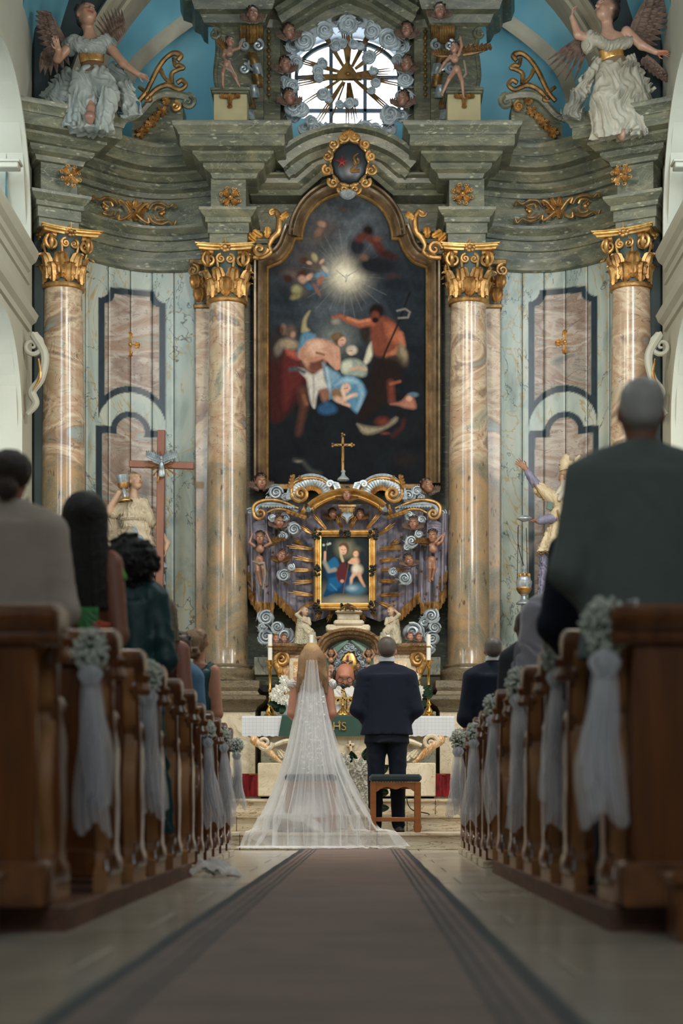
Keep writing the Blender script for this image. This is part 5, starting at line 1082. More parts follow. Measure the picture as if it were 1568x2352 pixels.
clouds('silver_cloud', 'silver cloud at the far left end of the scroll canopy', 21.2, [(574, 1178, 13, 1.6, 1, 1)]); clouds('silver_cloud', 'silver cloud at the far right end of the scroll canopy', 21.2, [(1015, 1180, 13, 1.6, -1, 1)])
clouds('silver_cloud', 'silver cloud right under the upper left cherub head', 21.0, [(675, 1216, 17, 2.1, 1, 0), (648, 1232, 12, 1.8, -1, 2), (654, 1190, 12, 1.3, 1, 0), (625, 1188, 11, 1.2, 1, 3)])
clouds('silver_cloud', 'silver cloud left of the small painting beside the lower gold rays', 21.0, [(652, 1322, 16, 2.0, 1, 1), (668, 1302, 10, 1.4, -1, 1)])
clouds('silver_cloud', 'silver cloud between the right putto wing and the gold rays', 21.0, [(945, 1243, 17, 2.1, -1, 0), (962, 1226, 11, 1.4, 1, 2), (935, 1258, 10, 1.4, 1, 0), (940, 1182, 13, 1.4, -1, 0), (968, 1194, 11, 1.2, 1, 0)])
clouds('silver_cloud', 'silver cloud right of the small painting under the lower right cherub', 21.0, [(929, 1328, 17, 2.0, -1, 1), (903, 1314, 11, 1.5, 1, 1)])
# naked putti holding the curtain
def putto(lab, D, head, hh, J, skin=BR, yaw=0, pitch=0, cloth=None, wings=None, sc=1., roll=0, group='putti'):
    """J: joints in px: sh1, sh2, el1, el2, ha1, ha2, chest, belly, kn1, kn2, ft1, ft2"""
    o = thing('putto', lab, 'putto', W(J['belly'][0], J['belly'][1]+20, D), group); s = sc; pr = headp((*head, -3*s), hh, yaw, pitch, roll, skin, DARKH, style='curly', cheek=hx('9c6650'))
    ch, be = J['chest'], J['belly']; pr += [ell(ch, (9.5*s, 7*s, 9*s), skin), ell(be, (9.5*s, 8*s, 9*s), skin, k=5*s), cap((head[0], head[1]+hh*.3, 0), ch, 4*s, 6*s, skin)]
    for q in '12':
        pr += [cap(J['sh'+q], J['el'+q], 4.2*s, 3.5*s, skin), cap(J['el'+q], J['ha'+q], 3.6*s, 2.4*s, skin)]
        a = A3(J['el'+q]); b = A3(J['ha'+q]); pr += handp(b, b-a, (0, -1, .2), 8.5*s, skin, .5, 1 if q == '1' else -1)
        hp = (be[0]+(-4 if q == '1' else 4)*s, be[1]+5*s, 0); pr += [cap(hp, J['kn'+q], 6*s, 4.8*s, skin), cap(J['kn'+q], J['ft'+q], 4.6*s, 2.7*s, skin)]
        f = J['ft'+q]; pr += [cap(f, (f[0]+1.5*s, f[1]+3*s, (f[2] if len(f) > 2 else 0)-5*s), 2.7*s, 2.2*s, skin)]
    flesh('body', pr, D, MT['painted_gloss'], o, vox=.9*s, k=2.2*s, cb=.9*s)
    if cloth: flesh('loincloth', [cap(cloth[i], cloth[i+1], 3.2*s, 3.*s, hx('857a6c')) for i in range(len(cloth)-1)], D, MT['painted'], o, vox=1*s, k=2*s)
    for w in wings or (): wing(w[0], w[1], w[2], D, WG, o, 7, dd=.05, up=w[3])
    return o
putto('naked putto with raised arms holding up the left side of the curtain', 20.95, (597, 1237), 29, dict(sh1=(584, 1254), sh2=(609, 1254), el1=(573, 1246), el2=(622, 1248), ha1=(579, 1228, 2), ha2=(611, 1224, 2), chest=(597, 1262), belly=(595, 1284), kn1=(592, 1312, -6), kn2=(604, 1306, -2), ft1=(598, 1342, 0), ft2=(606, 1338, 4)),
      cloth=[(582, 1290), (595, 1296, -9), (606, 1294, -6), (609, 1318, -2), (604, 1352, 2)], wings=[((618, 1252), (655, 1240), 15, -1)])
putto('naked putto stretching both arms up at the right side of the curtain', 20.95, (993, 1233), 29, dict(sh1=(988, 1253), sh2=(1004, 1250), el1=(1000, 1246, -4), el2=(1014, 1244), ha1=(1012, 1232, -2), ha2=(1020, 1226, 0), chest=(994, 1262), belly=(991, 1286), kn1=(987, 1306, -6), kn2=(997, 1306, 0), ft1=(986, 1334, 0), ft2=(992, 1330, 3)), yaw=-.25,
      wings=[((984, 1250), (950, 1246), 15, 1)])
# crucifix before the painting
cr = thing('altar_crucifix', 'slender gilt crucifix standing before the dark lower part of the big painting', 'crucifix', W(789, 1096, 20.9)); D = 20.9
mb = MB(); mb.box(W(787, 1046, D), (.034, .02, .42), bev=.006); mb.box(W(787, 1022, D), (.21, .02, .032), bev=.006)
for x, y in ((787, 999), (765, 1022), (809, 1022)):
    for k in range(3): a = math.pi*2*k/3; mb.ell(W(x+3.2*math.cos(a), y+3.2*math.sin(a), D), (.016, .012, .016), 8, 5)
mb.build('cross', MT['gold_old'], cr)
mb = MB(); mb.lathe([(.07, 0), (.065, .02), (.03, .05), (.018, .08), (.03, .10), (.015, .12)], W(788, 1103, D), 20); mb.build('foot', MT['silver'], cr)
flesh('figure', [cap((787, 1027, -4), (787, 1043, -4), 2.3, 1.8, CL), cap((787, 1043, -4), (788, 1060, -4), 1.8, 1.1, CL), cap((787, 1026, -4), (774, 1021, -3), 1.1, .8, CL), cap((787, 1026, -4), (800, 1021, -3), 1.1, .8, CL), ell((788, 1020, -5), (2.2, 2.2, 3), CL)], D, MT['gold_old'], cr, vox=.6, k=1.2)
# ---------------------------------------------------------------- attic over the cornice, window glory, big angels
AD = 21.9
for s in (-1, 1):
    X = (lambda x: x) if s < 0 else (lambda x: 1594-x); sd = 'left' if s < 0 else 'right'
    def qbox(mb, x0, x1, y0, y1, D0, D1, bev=.008): a, b = sorted((X_(X(x0), D0), X_(X(x1), D0))); mb.box(((a+b)/2, (D0+D1)/2, (Z_(y0, D0)+Z_(y1, D0))/2), (b-a, D1-D0, Z_(y0, D0)-Z_(y1, D0)), bev=bev)
    ap = thing('attic_pedestal', 'cream faced block above the inner '+sd+' column carrying a winged putto', 'pedestal', W(X(528), 285, 21.1))
    mb = MB(); qbox(mb, 490, 567, 212, 292, 21.1, 21.45); mb.build('block', MT['cream_dull'] if 'cream_dull' in MT else mat('cream_dull', hx('a99f78'), .6, var=.2, ns=3), ap)
    mb = MB(); qbox(mb, 486, 571, 205, 213, 21.05, 21.48); qbox(mb, 483, 574, 200, 206, 21.02, 21.48); mb.build('cap_moulding', MT['green_marble'], ap)
    for (x, y, L) in ((528, 214, .16), (510, 212, .09), (546, 212, .09), (518, 216, .07), (538, 216, .07), (528, 236, .08)): mb = MB(); mb.leaf(W(X(x), y, 21.08), (0, 0, -1), (0, -1, 0), L, .03, .5, 3, 7); mb.build('leaf', MT['gold'], ap)
    pr = thing('attic_pier', 'green marbled attic pier with gilt hanging drops '+sd+' of the round window', 'pier', W(X(560), 290, AD))
    mb = MB(); qbox(mb, 497, 605, 55, 330, AD, AD+.3); qbox(mb, 605, 644, 60, 330, AD+.1, AD+.4); qbox(mb, 644, 668, 70, 330, AD+.25, AD+.5); mb.build('shaft', MT['green_marble'], pr)
    mb = MB(); mb.sweep([(X_(q, AD), AD+d) for q, d in ([(470, .5), (478, 0), (600, 0), (603, .12), (668, .2)] if s < 0 else [(926, .2), (991, .12), (994, 0), (1116, 0), (1124, .5)])], [(0, Z_(62, AD)), (.05, Z_(56, AD)), (.09, Z_(40, AD)), (.16, Z_(34, AD)), (.2, Z_(14, AD)), (.3, Z_(8, AD)), (.34, Z_(-14, AD)), (0, Z_(-14, AD))]); mb.build('cornice', MT['green_marble'], pr, angle=25)
    mb = MB()
    for k in range(11): y = 72+k*14.5; mb.ell(W(X(617.5), y, AD+.07), (.022, .02, .034 if k % 2 else .024), 8, 6)
    mb.build('drop', MT['gold_old'], pr)
    mb = MB(); mb.tube([W(X(617.5), 64, AD+.07), W(X(617.5), 225, AD+.07)], .006, 5); mb.build('string', MT['gold_old'], pr)
    # fluted bracket with silver lining under the attic cornice
    mb = MB(); mb.grid(lambda u, v: tuple(W(X(550+54*u), 58+34*v+8*math.sin(math.pi*u)*v, AD-.06-.10*math.sin(1.6*(1-v))-.012*math.sin(u*44))), 50, 8); mb.build('fluted_bell', MT['gold_old'], pr, angle=180)
    for (cx, cy, r, cw) in ((562, 104, 14, 1), (592, 104, 14, -1), (560, 158, 13, -1), (583, 150, 16, 1)): mb = MB(); mb.spiral(W(X(cx), cy, AD-.08), r*D/F*1., 1.6, .022, .012, a0=1.5, cw=cw*(-s), n=7); mb.build('volute', MT['silver'], pr)
    for k in range(6):
        mb = MB(); mb.grid(lambda u, v: tuple(W(X(568+10*math.sin(k)+22*u+6*v), 120+26*k*.95+30*v, AD-.07-.05*math.sin(math.pi*u)-.03*math.sin(3*v+k))), 6, 6); mb.build('carved_fold', MT['silver' if k % 2 else 'gold_old'], pr, angle=180)
    mb = MB(); mb.spiral(W(X(493), 78, AD-.03), .07, 1.6, .026, .012, a0=math.pi/2, cw=s); mb.tube(catmull([W(X(493), 66, AD-.03), W(X(500), 110, AD), W(X(494), 170, AD), W(X(498), 205, AD)], 5), [.026, .03, .02], 8); mb.build('side_scroll', MT['green_marble'], pr)
    # green volute wing over the side bay with gilt openwork
    vw = thing('volute_gable', 'green scrolled gable block above the '+sd+' bay with gilt openwork scroll', 'gable', W(X(360), 330, 21.3))
    VD = 21.25; O = [(X_(X(x), VD), Z_(y, VD)) for x, y in ((300, 345), (304, 290), (318, 262), (345, 232), (372, 222), (404, 222), (420, 240), (420, 345))]
    mb = MB(); mb.prism(O if s > 0 else O[::-1], 'y', VD, VD+.4); mb.build('block', MT['green_marble'], vw, smooth=False)
    mb = MB(); c = catmull([(296, 272), (318, 262), (338, 240), (356, 222), (380, 214), (408, 216), (434, 222)], 5)
    for off, r in ((0, .04), (6, .028)): mb.tube([W(X(x), y+off, VD-.05) for x, y in c], r, 8)
    mb.spiral(W(X(431), 234, VD-.05), .085, 1.6, .036, .014, a0=math.pi/2, cw=-1 if s < 0 else 1); mb.build('scroll_moulding', MT['green_marble'], vw)
    T = lambda L, r: (lambda m_: (m_.tube(catmull([W(X(cA(x, y)[0]), cA(x, y)[1], VD-.08) for x, y in L], 5), r, 8), m_.build('openwork', MT['gold_old'], vw)))(MB())
    T([(960, 700), (1010, 640), (1050, 560), (1090, 480), (1140, 410), (1200, 370), (1250, 385), (1230, 420)], [.03, .03, .034, .03, .04, .03]); T([(1010, 690), (1080, 620), (1160, 590), (1240, 620), (1285, 590), (1260, 555), (1225, 575)], [.03, .036, .028, .03]); T([(1110, 480), (1140, 540), (1190, 580)], [.028, .02, .03]); T([(1190, 580), (1190, 510), (1240, 480), (1270, 470), (1240, 450), (1215, 455), (1200, 400)], [.03, .026, .03, .02]); T([(960, 600), (1010, 640), (1040, 690), (1000, 700)], [.02, .03, .028])
    mb = MB(); mb.spiral(W(X(403), 244, VD-.07), .06, 1.7, .026, .012, a0=math.pi/2, cw=s); mb.build('gilt_volute', MT['gold'], vw)
    for k, (x, y) in enumerate(((1150, 700), (1120, 770), (1085, 810), (1050, 850), (1005, 890), (980, 920))):
        mb = MB(); p = cA(x, y); 
        for a in range(5): mb.leaf(W(X(p[0]+2*math.sin(k*2)), p[1], VD-.05), Vector((math.cos(a*1.26+k), 0, math.sin(a*1.26+k))), (0, -1, 0), .065+.02*(k % 2), .022, .6, 2, 6)
        mb.build('leaf', MT['gold'], vw)
# arched head of the attic
ah = thing('attic_arch', 'peaked green marbled arch of the attic above the round window', 'arch', W(797, 60, AD)); D = AD+.05
mb = MB(); A = [(655, 78), (700, 50), (745, 22), (797, 2)]; A = A+[(1594-x, y) for x, y in A[-2::-1]]
mb.arcsweep([(X_(x, D), Z_(y, D)) for x, y in A], [(-.12, D+.3), (-.12, D), (-.03, D-.02), (0, D-.1), (.04, D-.1), (.06, D-.2), (.14, D-.22), (.16, D-.3), (.22, D-.3), (.24, D+.2)]); mb.build('moulding', MT['green_marble'], ah, angle=25)
# cloud ring, rays and triangle in front of the window
GD = 22.3; ring = thing('cloud_ring', 'ring of silver clouds around the bright round window', 'cloud', W(797, 300, GD))
for k in range(30):
    a = 2*math.pi*k/30+.1*math.sin(k*3); r = 130+7*math.sin(k*2.3); mb = MB(); x, y = 798+r*1.02*math.cos(a), 182-r*.99*math.sin(a); cloud(mb, x, y, GD-.35+.05*math.sin(k), 20+5*math.sin(k*1.9), 1.7, 1 if k % 2 else -1, k); mb.build('curl', MT['silver_pale'] if 'silver_pale' in MT else mat('silver_pale', hx('c2cdd2'), .4, .1, var=.3, ns=10, col2=hx('8b979d')), ring)
for k in range(22): a = 2*math.pi*k/22; mb = MB(); cloud(mb, 798+148*math.cos(a), 185-146*math.sin(a), GD-.2, 18, 1.3, 1 if k % 3 else -1, k*2.); mb.build('curl', MT['silver_pale'], ring)
gl = thing('window_glory', 'gilt triangle with long ray bundles and small clouds hanging before the bright window', 'glory', W(797, 200, GD-.1))
c0 = cU(780, 835); mb = MB(); O = [cU(*p) for p in ((775, 700), (930, 920), (600, 920))]; mb.prism([(X_(x, GD), Z_(y, GD)) for x, y in O], 'y', GD-.08, GD-.03, bev=.01); mb.build('triangle', MT['gold_old'], gl)
mb = MB(); mb.ell(W(c0[0], c0[1]-1, GD-.09), (.03, .02, .02), 10, 6); mb.build('eye', MT['gold'], gl)
for tx, ty, n in ((350, 110, 3), (700, 190, 2), (770, 130, 2), (820, 190, 2), (1165, 100, 3), (1270, 470, 3), (1290, 780, 2), (1290, 870, 3), (1480, 980, 2), (1370, 1340, 3), (860, 1400, 3), (770, 1440, 2), (400, 1430, 3), (560, 1420, 1), (250, 1180, 2), (110, 960, 3), (190, 870, 2), (60, 630, 3)):
    x1, y1 = cU(tx, ty); L = math.hypot(x1-c0[0], y1-c0[1]); ux, uy = (x1-c0[0])/L, (y1-c0[1])/L
    for i in range(n):
        o = (i-(n-1)/2); x, y = x1-uy*o*6-ux*abs(o)*12, y1+ux*o*6-uy*abs(o)*12; a = (c0[0]+ux*20-uy*o*2, c0[1]+uy*20+ux*o*2); mb = MB(); mb.tube([W(*a, GD-.05), W((a[0]*.6+x*.4), (a[1]*.6+y*.4), GD-.06), W(x, y, GD-.1)], [.009, .013, .005], 5); mb.build('ray', MT['gold_old'], gl)
for x, y, r in ((640, 505, 15), (715, 490, 12), (850, 490, 13), (920, 510, 11), (490, 715, 13), (440, 800, 14), (450, 870, 12), (500, 1050, 17), (560, 1110, 11), (1010, 640, 17), (1070, 790, 12), (1090, 920, 13), (1040, 1010, 11), (690, 1170, 11), (790, 1160, 14), (860, 1150, 9)): mb = MB(); p = cU(x, y); cloud(mb, p[0], p[1], GD-.1, r, 1.6, 1 if x % 3 else -1, x); mb.build('small_cloud', MT['silver_pale'], gl)
for i, (x, y, yw) in enumerate(((663, 74, .5), (655, 150, .4), (664, 224, .5), (934, 70, -.2), (934, 148, -.4), (925, 228, -.5), (580, 34, .3), (1010, 26, -.1))):
    cherub(x, y, 21.75 if i < 6 else 21.5, 36, ('upper left', 'middle left', 'lower left', 'upper right', 'middle right', 'lower right', 'topmost left', 'topmost right')[i]+' cherub head of those around the bright round window', yaw=yw, skin=hx('94705e'))
putto('putto seated on the left attic block with one arm raised, beside the window', 21.0, (528, 98), 25, dict(sh1=(517, 116), sh2=(535, 115), el1=(512, 130, 2), el2=(549, 112, -3), ha1=(520, 142, -6), ha2=(556, 98, -4), chest=(526, 122), belly=(521, 146), kn1=(512, 172, -9), kn2=(541, 182, -9), ft1=(512, 202, -6), ft2=(549, 200, -6)), yaw=.5, wings=[((514, 116), (498, 96), 15, 1)], cloth=[(506, 148), (520, 160, -8), (534, 170, -10)], skin=hx('94705e'))
putto('putto stepping off the right attic block with spread wings and one arm up', 20.95, (1043, 112), 26, dict(sh1=(1034, 130), sh2=(1053, 126), el1=(1020, 146, -3), el2=(1060, 106), ha1=(1010, 164, -4), ha2=(1057, 88), chest=(1044, 136), belly=(1048, 158), kn1=(1030, 186, -9), kn2=(1060, 190, -9), ft1=(1014, 220, -4), ft2=(1064, 226, -6)), yaw=-.3, wings=[((1030, 128), (992, 126), 15, 1), ((1062, 124), (1126, 112), 17, -1)], cloth=[(1066, 140, 2), (1070, 170, 0), (1058, 185, -3)], skin=hx('a47c66'))
# coat of arms over the painting
ca = thing('coat_of_arms', 'dark oval shield in a gilt scroll frame above the big painting', 'shield', W(802, 440, 20.95)); D = 20.95
mb = MB(); mb.ell(W(803, 376, D), (.21, .07, .235), 28, 14); mb.build('shield', mat('shield_dark', hx('20262b'), .35), ca)
mb = MB(); mb.spiral(W(815, 372, D-.075), .05, .8, .014, .012, a0=1., cw=-1, n=6); mb.tube(catmull([W(822, 352, D-.07), W(812, 362, D-.08), W(818, 378, D-.08), W(806, 392, D-.07), W(826, 392, D-.07)], 5), [.008, .02, .02], 6); mb.build('swan', MT['gold_old'], ca)
mb = MB()
for k in range(5): a = k*1.26+.3; mb.tube([W(785, 372, D-.08), W(785+14*math.cos(a), 372-14*math.sin(a), D-.06)], [.02, .007], 6)
mb.build('red_charge', MT['red_leather'], ca)
for k in range(12):
    a = 2*math.pi*k/12+.26; x, y = 802+52*math.cos(a), 375-62*math.sin(a); mb = MB(); mb.spiral(W(x, y, D-.05), .062, 1.5, .022, .014, a0=a+1.5*(1 if math.cos(a) > 0 else -1), cw=1 if math.cos(a)*math.sin(a) > 0 else -1, n=7); mb.build('scroll', MT['gold'], ca)
    mb = MB(); mb.tube(catmull([W(802+44*math.cos(a+q), 375-52*math.sin(a+q), D-.04) for q in (-.24, 0, .24)], 4), [.012, .028, .012], 7); mb.build('rim', MT['gold'], ca)
for k in range(7): a = math.radians(30+20*k); mb = MB(); mb.leaf(W(802, 322, D-.05), Vector((math.cos(a), 0, math.sin(a))), (0, -1, 0), .13, .035, .6, 3, 7); mb.build('crown_leaf', MT['gold'], ca)
mb = MB()
for k in range(9): a = math.radians(-150+15*k); mb.tube([W(798, 434, D-.04), W(798+20*math.cos(a), 434-22*math.sin(a), D-.09)], [.008, .022], 7)
mb.build('shell', MT['silver'], ca)
# gilt scrolls beside the arch of the painting
for s in (-1, 1):
    X = (lambda x: x) if s < 0 else (lambda x: 1594-x); sc = thing('frame_scroll', 'gilt C-scroll with leaf resting on the '+('left' if s < 0 else 'right')+' shoulder of the painting frame', 'ornament', W(X(610), 580, 21.1)); D = 21.1
    L = [cD(*p) for p in ((205, 225), (240, 215), (265, 280), (255, 370), (215, 415), (190, 470), (200, 520), (140, 560), (70, 560))]; mb = MB(); mb.tube(catmull([W(X(x), y, D) for x, y in L], 5), [.02, .035, .04, .035, .022, .03, .028], 9); mb.build('scroll', MT['gold'], sc)
    mb = MB(); mb.spiral(W(X(625), 489, D), .045, 1.4, .022, .014, a0=0, cw=1 if s < 0 else -1); mb.build('volute', MT['gold'], sc); mb = MB(); mb.spiral(W(X(596), 572, D), .09, 1.3, .03, .02, a0=0, cw=-1 if s < 0 else 1); mb.build('volute', MT['gold'], sc)
    for x, y, dx, dz in ((603, 545, -.8, .5), (588, 556, -.7, .7), (640, 505, .7, .5), (612, 548, .1, 1)): mb = MB(); mb.leaf(W(X(x), y, D-.02), Vector((dx*(-s), 0, dz)), (0, -1, 0), .16, .045, .6, 3, 7); mb.build('leaf', MT['gold_bright'], sc)
# ---- the two big angels
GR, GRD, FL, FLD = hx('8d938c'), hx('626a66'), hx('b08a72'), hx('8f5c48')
def ang_wing(par, base, tip, w, D, up, dd=.1, nf=9): wing(base, tip, w, D, WB, par, nf, dd, up=up)
D = 20.15
a1 = thing('carved_angel', 'big carved angel in grey robe looking up, seated above the leftmost column', 'angel', W(210, 310, D))
S = hx('a67f68'); pr = headp((199, 36, 0), 62, .55, .5, .1, S, hx('1c1512'), style='curly', cheek=hx('a8604a'))+[cap((201, 60, 4), (207, 84, 4), 13, 14, S), ell((207, 104, 4), (34, 20, 26), S), cap((244, 98, 0), (284, 150, -10), 12, 10, S), cap((284, 150, -10), (318, 176, -16), 9.5, 6.5, S), cap((166, 100, 0), (134, 140, -10), 12, 10, S), cap((134, 140, -12), (140, 128, -34), 9, 7, S), cap((214, 262, -30), (212, 292, -38), 11, 9, hx('94705e'))]
pr += handp((318, -16, -176), (.85, -.1, -.35), (0, -.6, -1), 34, S, .25, -1, .5)+handp((140, -34, -130), (-.25, -.2, 1), (.1, -1, 0), 34, S, .35, 1, .35)+[ell((212, 284, -44), (13, 11, 11), hx('8a6656')), cap((210, 120, 0), (210, 190, 0), 16, 14, S), cap((210, 190, 0), (214, 262, -30), 12, 9, S)]
flesh('body', pr, D, MT['painted_gloss'], a1, vox=1.7, k=5, cb=1.6)
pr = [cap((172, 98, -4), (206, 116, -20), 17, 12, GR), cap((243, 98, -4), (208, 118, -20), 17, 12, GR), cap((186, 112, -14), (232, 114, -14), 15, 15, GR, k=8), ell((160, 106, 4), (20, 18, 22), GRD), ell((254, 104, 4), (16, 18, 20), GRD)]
for k in range(7): pr.append(cap((170+k*5, 88+k*3, -14), (204+k, 118, -26), 2.4, 2., GR, k=1.5)); pr.append(cap((248-k*5, 88+k*3, -14), (210-k, 118, -26), 2.4, 2., GR, k=1.5))
flesh('bodice', pr, D, MT['painted'], a1, vox=1.4, k=5, fold=(2.2, 11, .6))
flesh('belt', [robe((210, 124, 0), (211, 146, 0), (30, 20), (27, 19), hx('b08a50'))], D, MT['gold'], a1, vox=1.4, k=3)
flesh('underdress', [robe((211, 142, 2), (213, 172, 0), (25, 18), (32, 22), hx('5f4a38'))], D, MT['painted'], a1, vox=2, k=3)
sk = [robe((212, 158, 2), (214, 305, -6), (36, 22), (46, 30), GR, 9, .09, .5), robe((226, 172, -12), (262, 230, -40), (24, 18), (19, 16), GR, 5, .06), robe((262, 222, -38), (236, 308, -22), (20, 18), (18, 15), GR, 7, .12), robe((196, 176, -10), (176, 300, -16), (30, 20), (26, 16), GR, 7, .13), cap((165, 298, -10), (240, 306, -14), 7, 6, GRD)]
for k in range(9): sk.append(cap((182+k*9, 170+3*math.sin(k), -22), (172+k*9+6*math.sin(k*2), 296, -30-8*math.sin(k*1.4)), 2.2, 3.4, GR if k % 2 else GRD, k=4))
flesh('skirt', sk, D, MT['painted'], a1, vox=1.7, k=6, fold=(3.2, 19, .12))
dp = [robe((166, 160, 8), (112, 236, 0), (20, 10), (24, 9), GRD, 6, .2), robe((150, 196, 6), (134, 246, -2), (14, 9), (22, 9), GR, 5, .2), robe((250, 146, 8), (290, 200, 4), (14, 8), (18, 8), GRD, 5, .2), robe((284, 190, 4), (304, 268, 0), (15, 8), (20, 8), GR, 6, .2)]
flesh('drapery', dp, D, MT['painted'], a1, vox=1.7, k=6, fold=(3, 15, .5))
ang_wing(a1, (150, 120), (116, 30), 44, D, -1); ang_wing(a1, (138, 96), (96, 120), 60, D, -1, .14, 6); ang_wing(a1, (262, 104), (290, 72), 62, D, -1)
a2 = thing('carved_angel', 'big carved angel with outstretched arms and billowing robe above the rightmost column', 'angel', W(1420, 330, D))
S = hx('b8917a'); GR, GRD = hx('a39e8c'), hx('77766a')
pr = headp((1392, 24, 0), 62, -1.05, .35, -.15, S, hx('1c1512'), style='curly', cheek=hx('b06a52'))+[cap((1392, 48, 4), (1398, 80, 4), 13, 15, S), ell((1402, 92, 4), (36, 19, 24), S), cap((1438, 72, 0), (1472, 108, -8), 12, 10, S), cap((1472, 108, -8), (1504, 126, -14), 9.5, 6.5, S), cap((1364, 92, 0), (1326, 84, -10), 12, 10, S), cap((1326, 84, -10), (1312, 46, -12), 10, 6.5, S), cap((1418, 286, -20), (1422, 318, -24), 11, 9, hx('a0806c'))]
pr += handp((1504, -14, -126), (1, -.1, -.1), (0, -.6, -1), 34, hx('b87a5c'), .25, -1, .5)+handp((1312, -12, -48), (.1, -.1, 1), (1, -.3, 0), 32, S, .45, 1, .35)+[ell((1424, 318, -26), (9, 14, 16), hx('98745f')), cap((1404, 110, 0), (1412, 190, 0), 16, 14, S), cap((1412, 190, 0), (1418, 286, -20), 13, 10, S)]
flesh('body', pr, D, MT['painted_gloss'], a2, vox=1.7, k=5, cb=1.6)
pr = [cap((1354, 86, -4), (1392, 112, -18), 15, 12, GR), cap((1440, 100, -6), (1394, 114, -18), 13, 12, GR), ell((1350, 100, 0), (15, 16, 24), GR)]
for k in range(7): pr.append(cap((1352+k*5, 76+k*6, -16), (1388+k, 114, -26), 2.6, 2., GR if k % 2 else GRD, k=1.5)); pr.append(cap((1448-k*7, 92+k*4, -14), (1396, 114, -24), 2.4, 2., GR if k % 2 else GRD, k=1.5))
flesh('bodice', pr, D, MT['painted'], a2, vox=1.4, k=4, fold=(2.2, 11, -.6))
flesh('belt', [robe((1402, 112, 0), (1408, 136, 0), (29, 19), (26, 18), hx('b9935a'))], D, MT['gold_bright'], a2, vox=1.4, k=3); flesh('underdress', [robe((1408, 132, 2), (1416, 168, 0), (25, 18), (34, 22), hx('80684c'))], D, MT['painted'], a2, vox=2, k=3)
sk = [robe((1416, 146, 2), (1424, 312, -6), (38, 22), (58, 34), GR, 10, .10, .2), robe((1402, 160, -14), (1386, 236, -30), (26, 20), (30, 20), hx('aba593'), 5, .06), robe((1386, 226, -26), (1402, 322, -16), (34, 22), (40, 24), GR, 9, .13), robe((1440, 160, 0), (1466, 306, -6), (26, 18), (36, 20), GR, 8, .16), cap((1372, 318, -8), (1470, 300, -10), 7, 8, GRD)]
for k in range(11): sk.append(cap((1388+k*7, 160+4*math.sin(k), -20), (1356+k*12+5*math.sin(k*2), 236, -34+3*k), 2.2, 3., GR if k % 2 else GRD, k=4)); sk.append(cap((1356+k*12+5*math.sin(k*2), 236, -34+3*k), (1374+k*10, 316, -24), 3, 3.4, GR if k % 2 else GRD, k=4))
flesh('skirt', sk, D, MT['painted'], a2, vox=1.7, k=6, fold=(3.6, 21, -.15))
flesh('drapery', [robe((1376, 132, 6), (1330, 216, 4), (10, 8), (16, 8), GR, 5, .2), robe((1332, 206, 4), (1310, 268, 2), (14, 8), (20, 8), GRD, 6, .22), robe((1440, 128, 8), (1480, 214, 6), (18, 9), (22, 9), GR, 6, .2), robe((1474, 200, 4), (1488, 250, 2), (14, 8), (14, 8), GRD, 5, .2)], D, MT['painted'], a2, vox=1.7, k=6, fold=(3, 15, -.4))
ang_wing(a2, (1450, 90), (1494, -20), 60, D, 1, .12, 11); ang_wing(a2, (1352, 98), (1322, 90), 96, D, -1, .12, 6); ang_wing(a2, (1482, 130), (1536, 176), 22, D, 1, .12, 7)
# ---------------------------------------------------------------- saint with chalice, bishop with censer
D = 20.95; st = thing('carved_saint', 'carved saint in cream robe raising a chalice before the left plank panel', 'statue', W(310, 1400, D)); S = hx('b8977c'); CR, CRD, BG = hx('b5a78c'), hx('8f8069'), hx('7f8a90')
pr = headp((310, 1105, 0), 44, .75, .25, -.1, S, hx('9a8468'), cheek=hx('b06a58'), lips=hx('9a5a4a'))+[cap((308, 1122, 2), (306, 1145, 2), 9.5, 11, S), ell((308, 1165, 6), (26, 15, 26), S), cap((272, 1166, 0), (247, 1180, -6), 10, 9.5, S), cap((247, 1180, -6), (276, 1134, -18), 9.5, 6.5, S), cap((330, 1165, 4), (354, 1200, 4), 10, 9, S), cap((354, 1200, 4), (383, 1248, 2), 8.5, 7.5, S), cap((383, 1248, 2), (380, 1262, -4), 7.5, 6, S)]
pr += handp((276, -18, -1134), (.9, -.1, .35), (.2, -1, 0), 27, S, .7, 1, .3)+handp((380, -4, -1262), (-.05, -.1, -1), (-1, -.2, 0), 26, S, .5, -1, .3); flesh('body', pr, D, MT['painted'], st, vox=1.25, k=3, cb=1.2)
pr = [robe((308, 1146, 2), (308, 1196, 0), (20, 15), (30, 18), CR, 9, .05), cap((285, 1158, 0), (262, 1180, 0), 13, 12, CR), cap((330, 1158, 0), (350, 1198, 2), 13, 14, CR), robe((308, 1192, 0), (322, 1264, -6), (28, 17), (36, 20), CR, 13, .08)]; flesh('robe', pr, D, MT['painted'], st, vox=1.3, k=4, fold=(1.6, 8, .1))
flesh('belt', [robe((308, 1191, 0), (308, 1197, 0), (31, 20), (31, 20), CRD)], D, MT['painted'], st, vox=1.3, k=2)
flesh('mantle', [robe((250, 1190, 8), (262, 1270, 0), (16, 12), (30, 16), CRD, 6, .2), cap((245, 1240, -8), (300, 1226, -16), 13, 14, CRD), robe((296, 1226, -12), (366, 1318, -10), (26, 16), (22, 14), BG, 5, .14), cap((300, 1236, -18), (352, 1300, -22), 12, 14, BG), robe((318, 1290, -4), (324, 1400, -2), (46, 20), (38, 20), CRD, 10, .12), robe((360, 1290, -6), (352, 1340, -2), (16, 10), (24, 8), BG, 6, .2)], D, MT['painted'], st, vox=1.5, k=5, fold=(2.4, 13, .7))
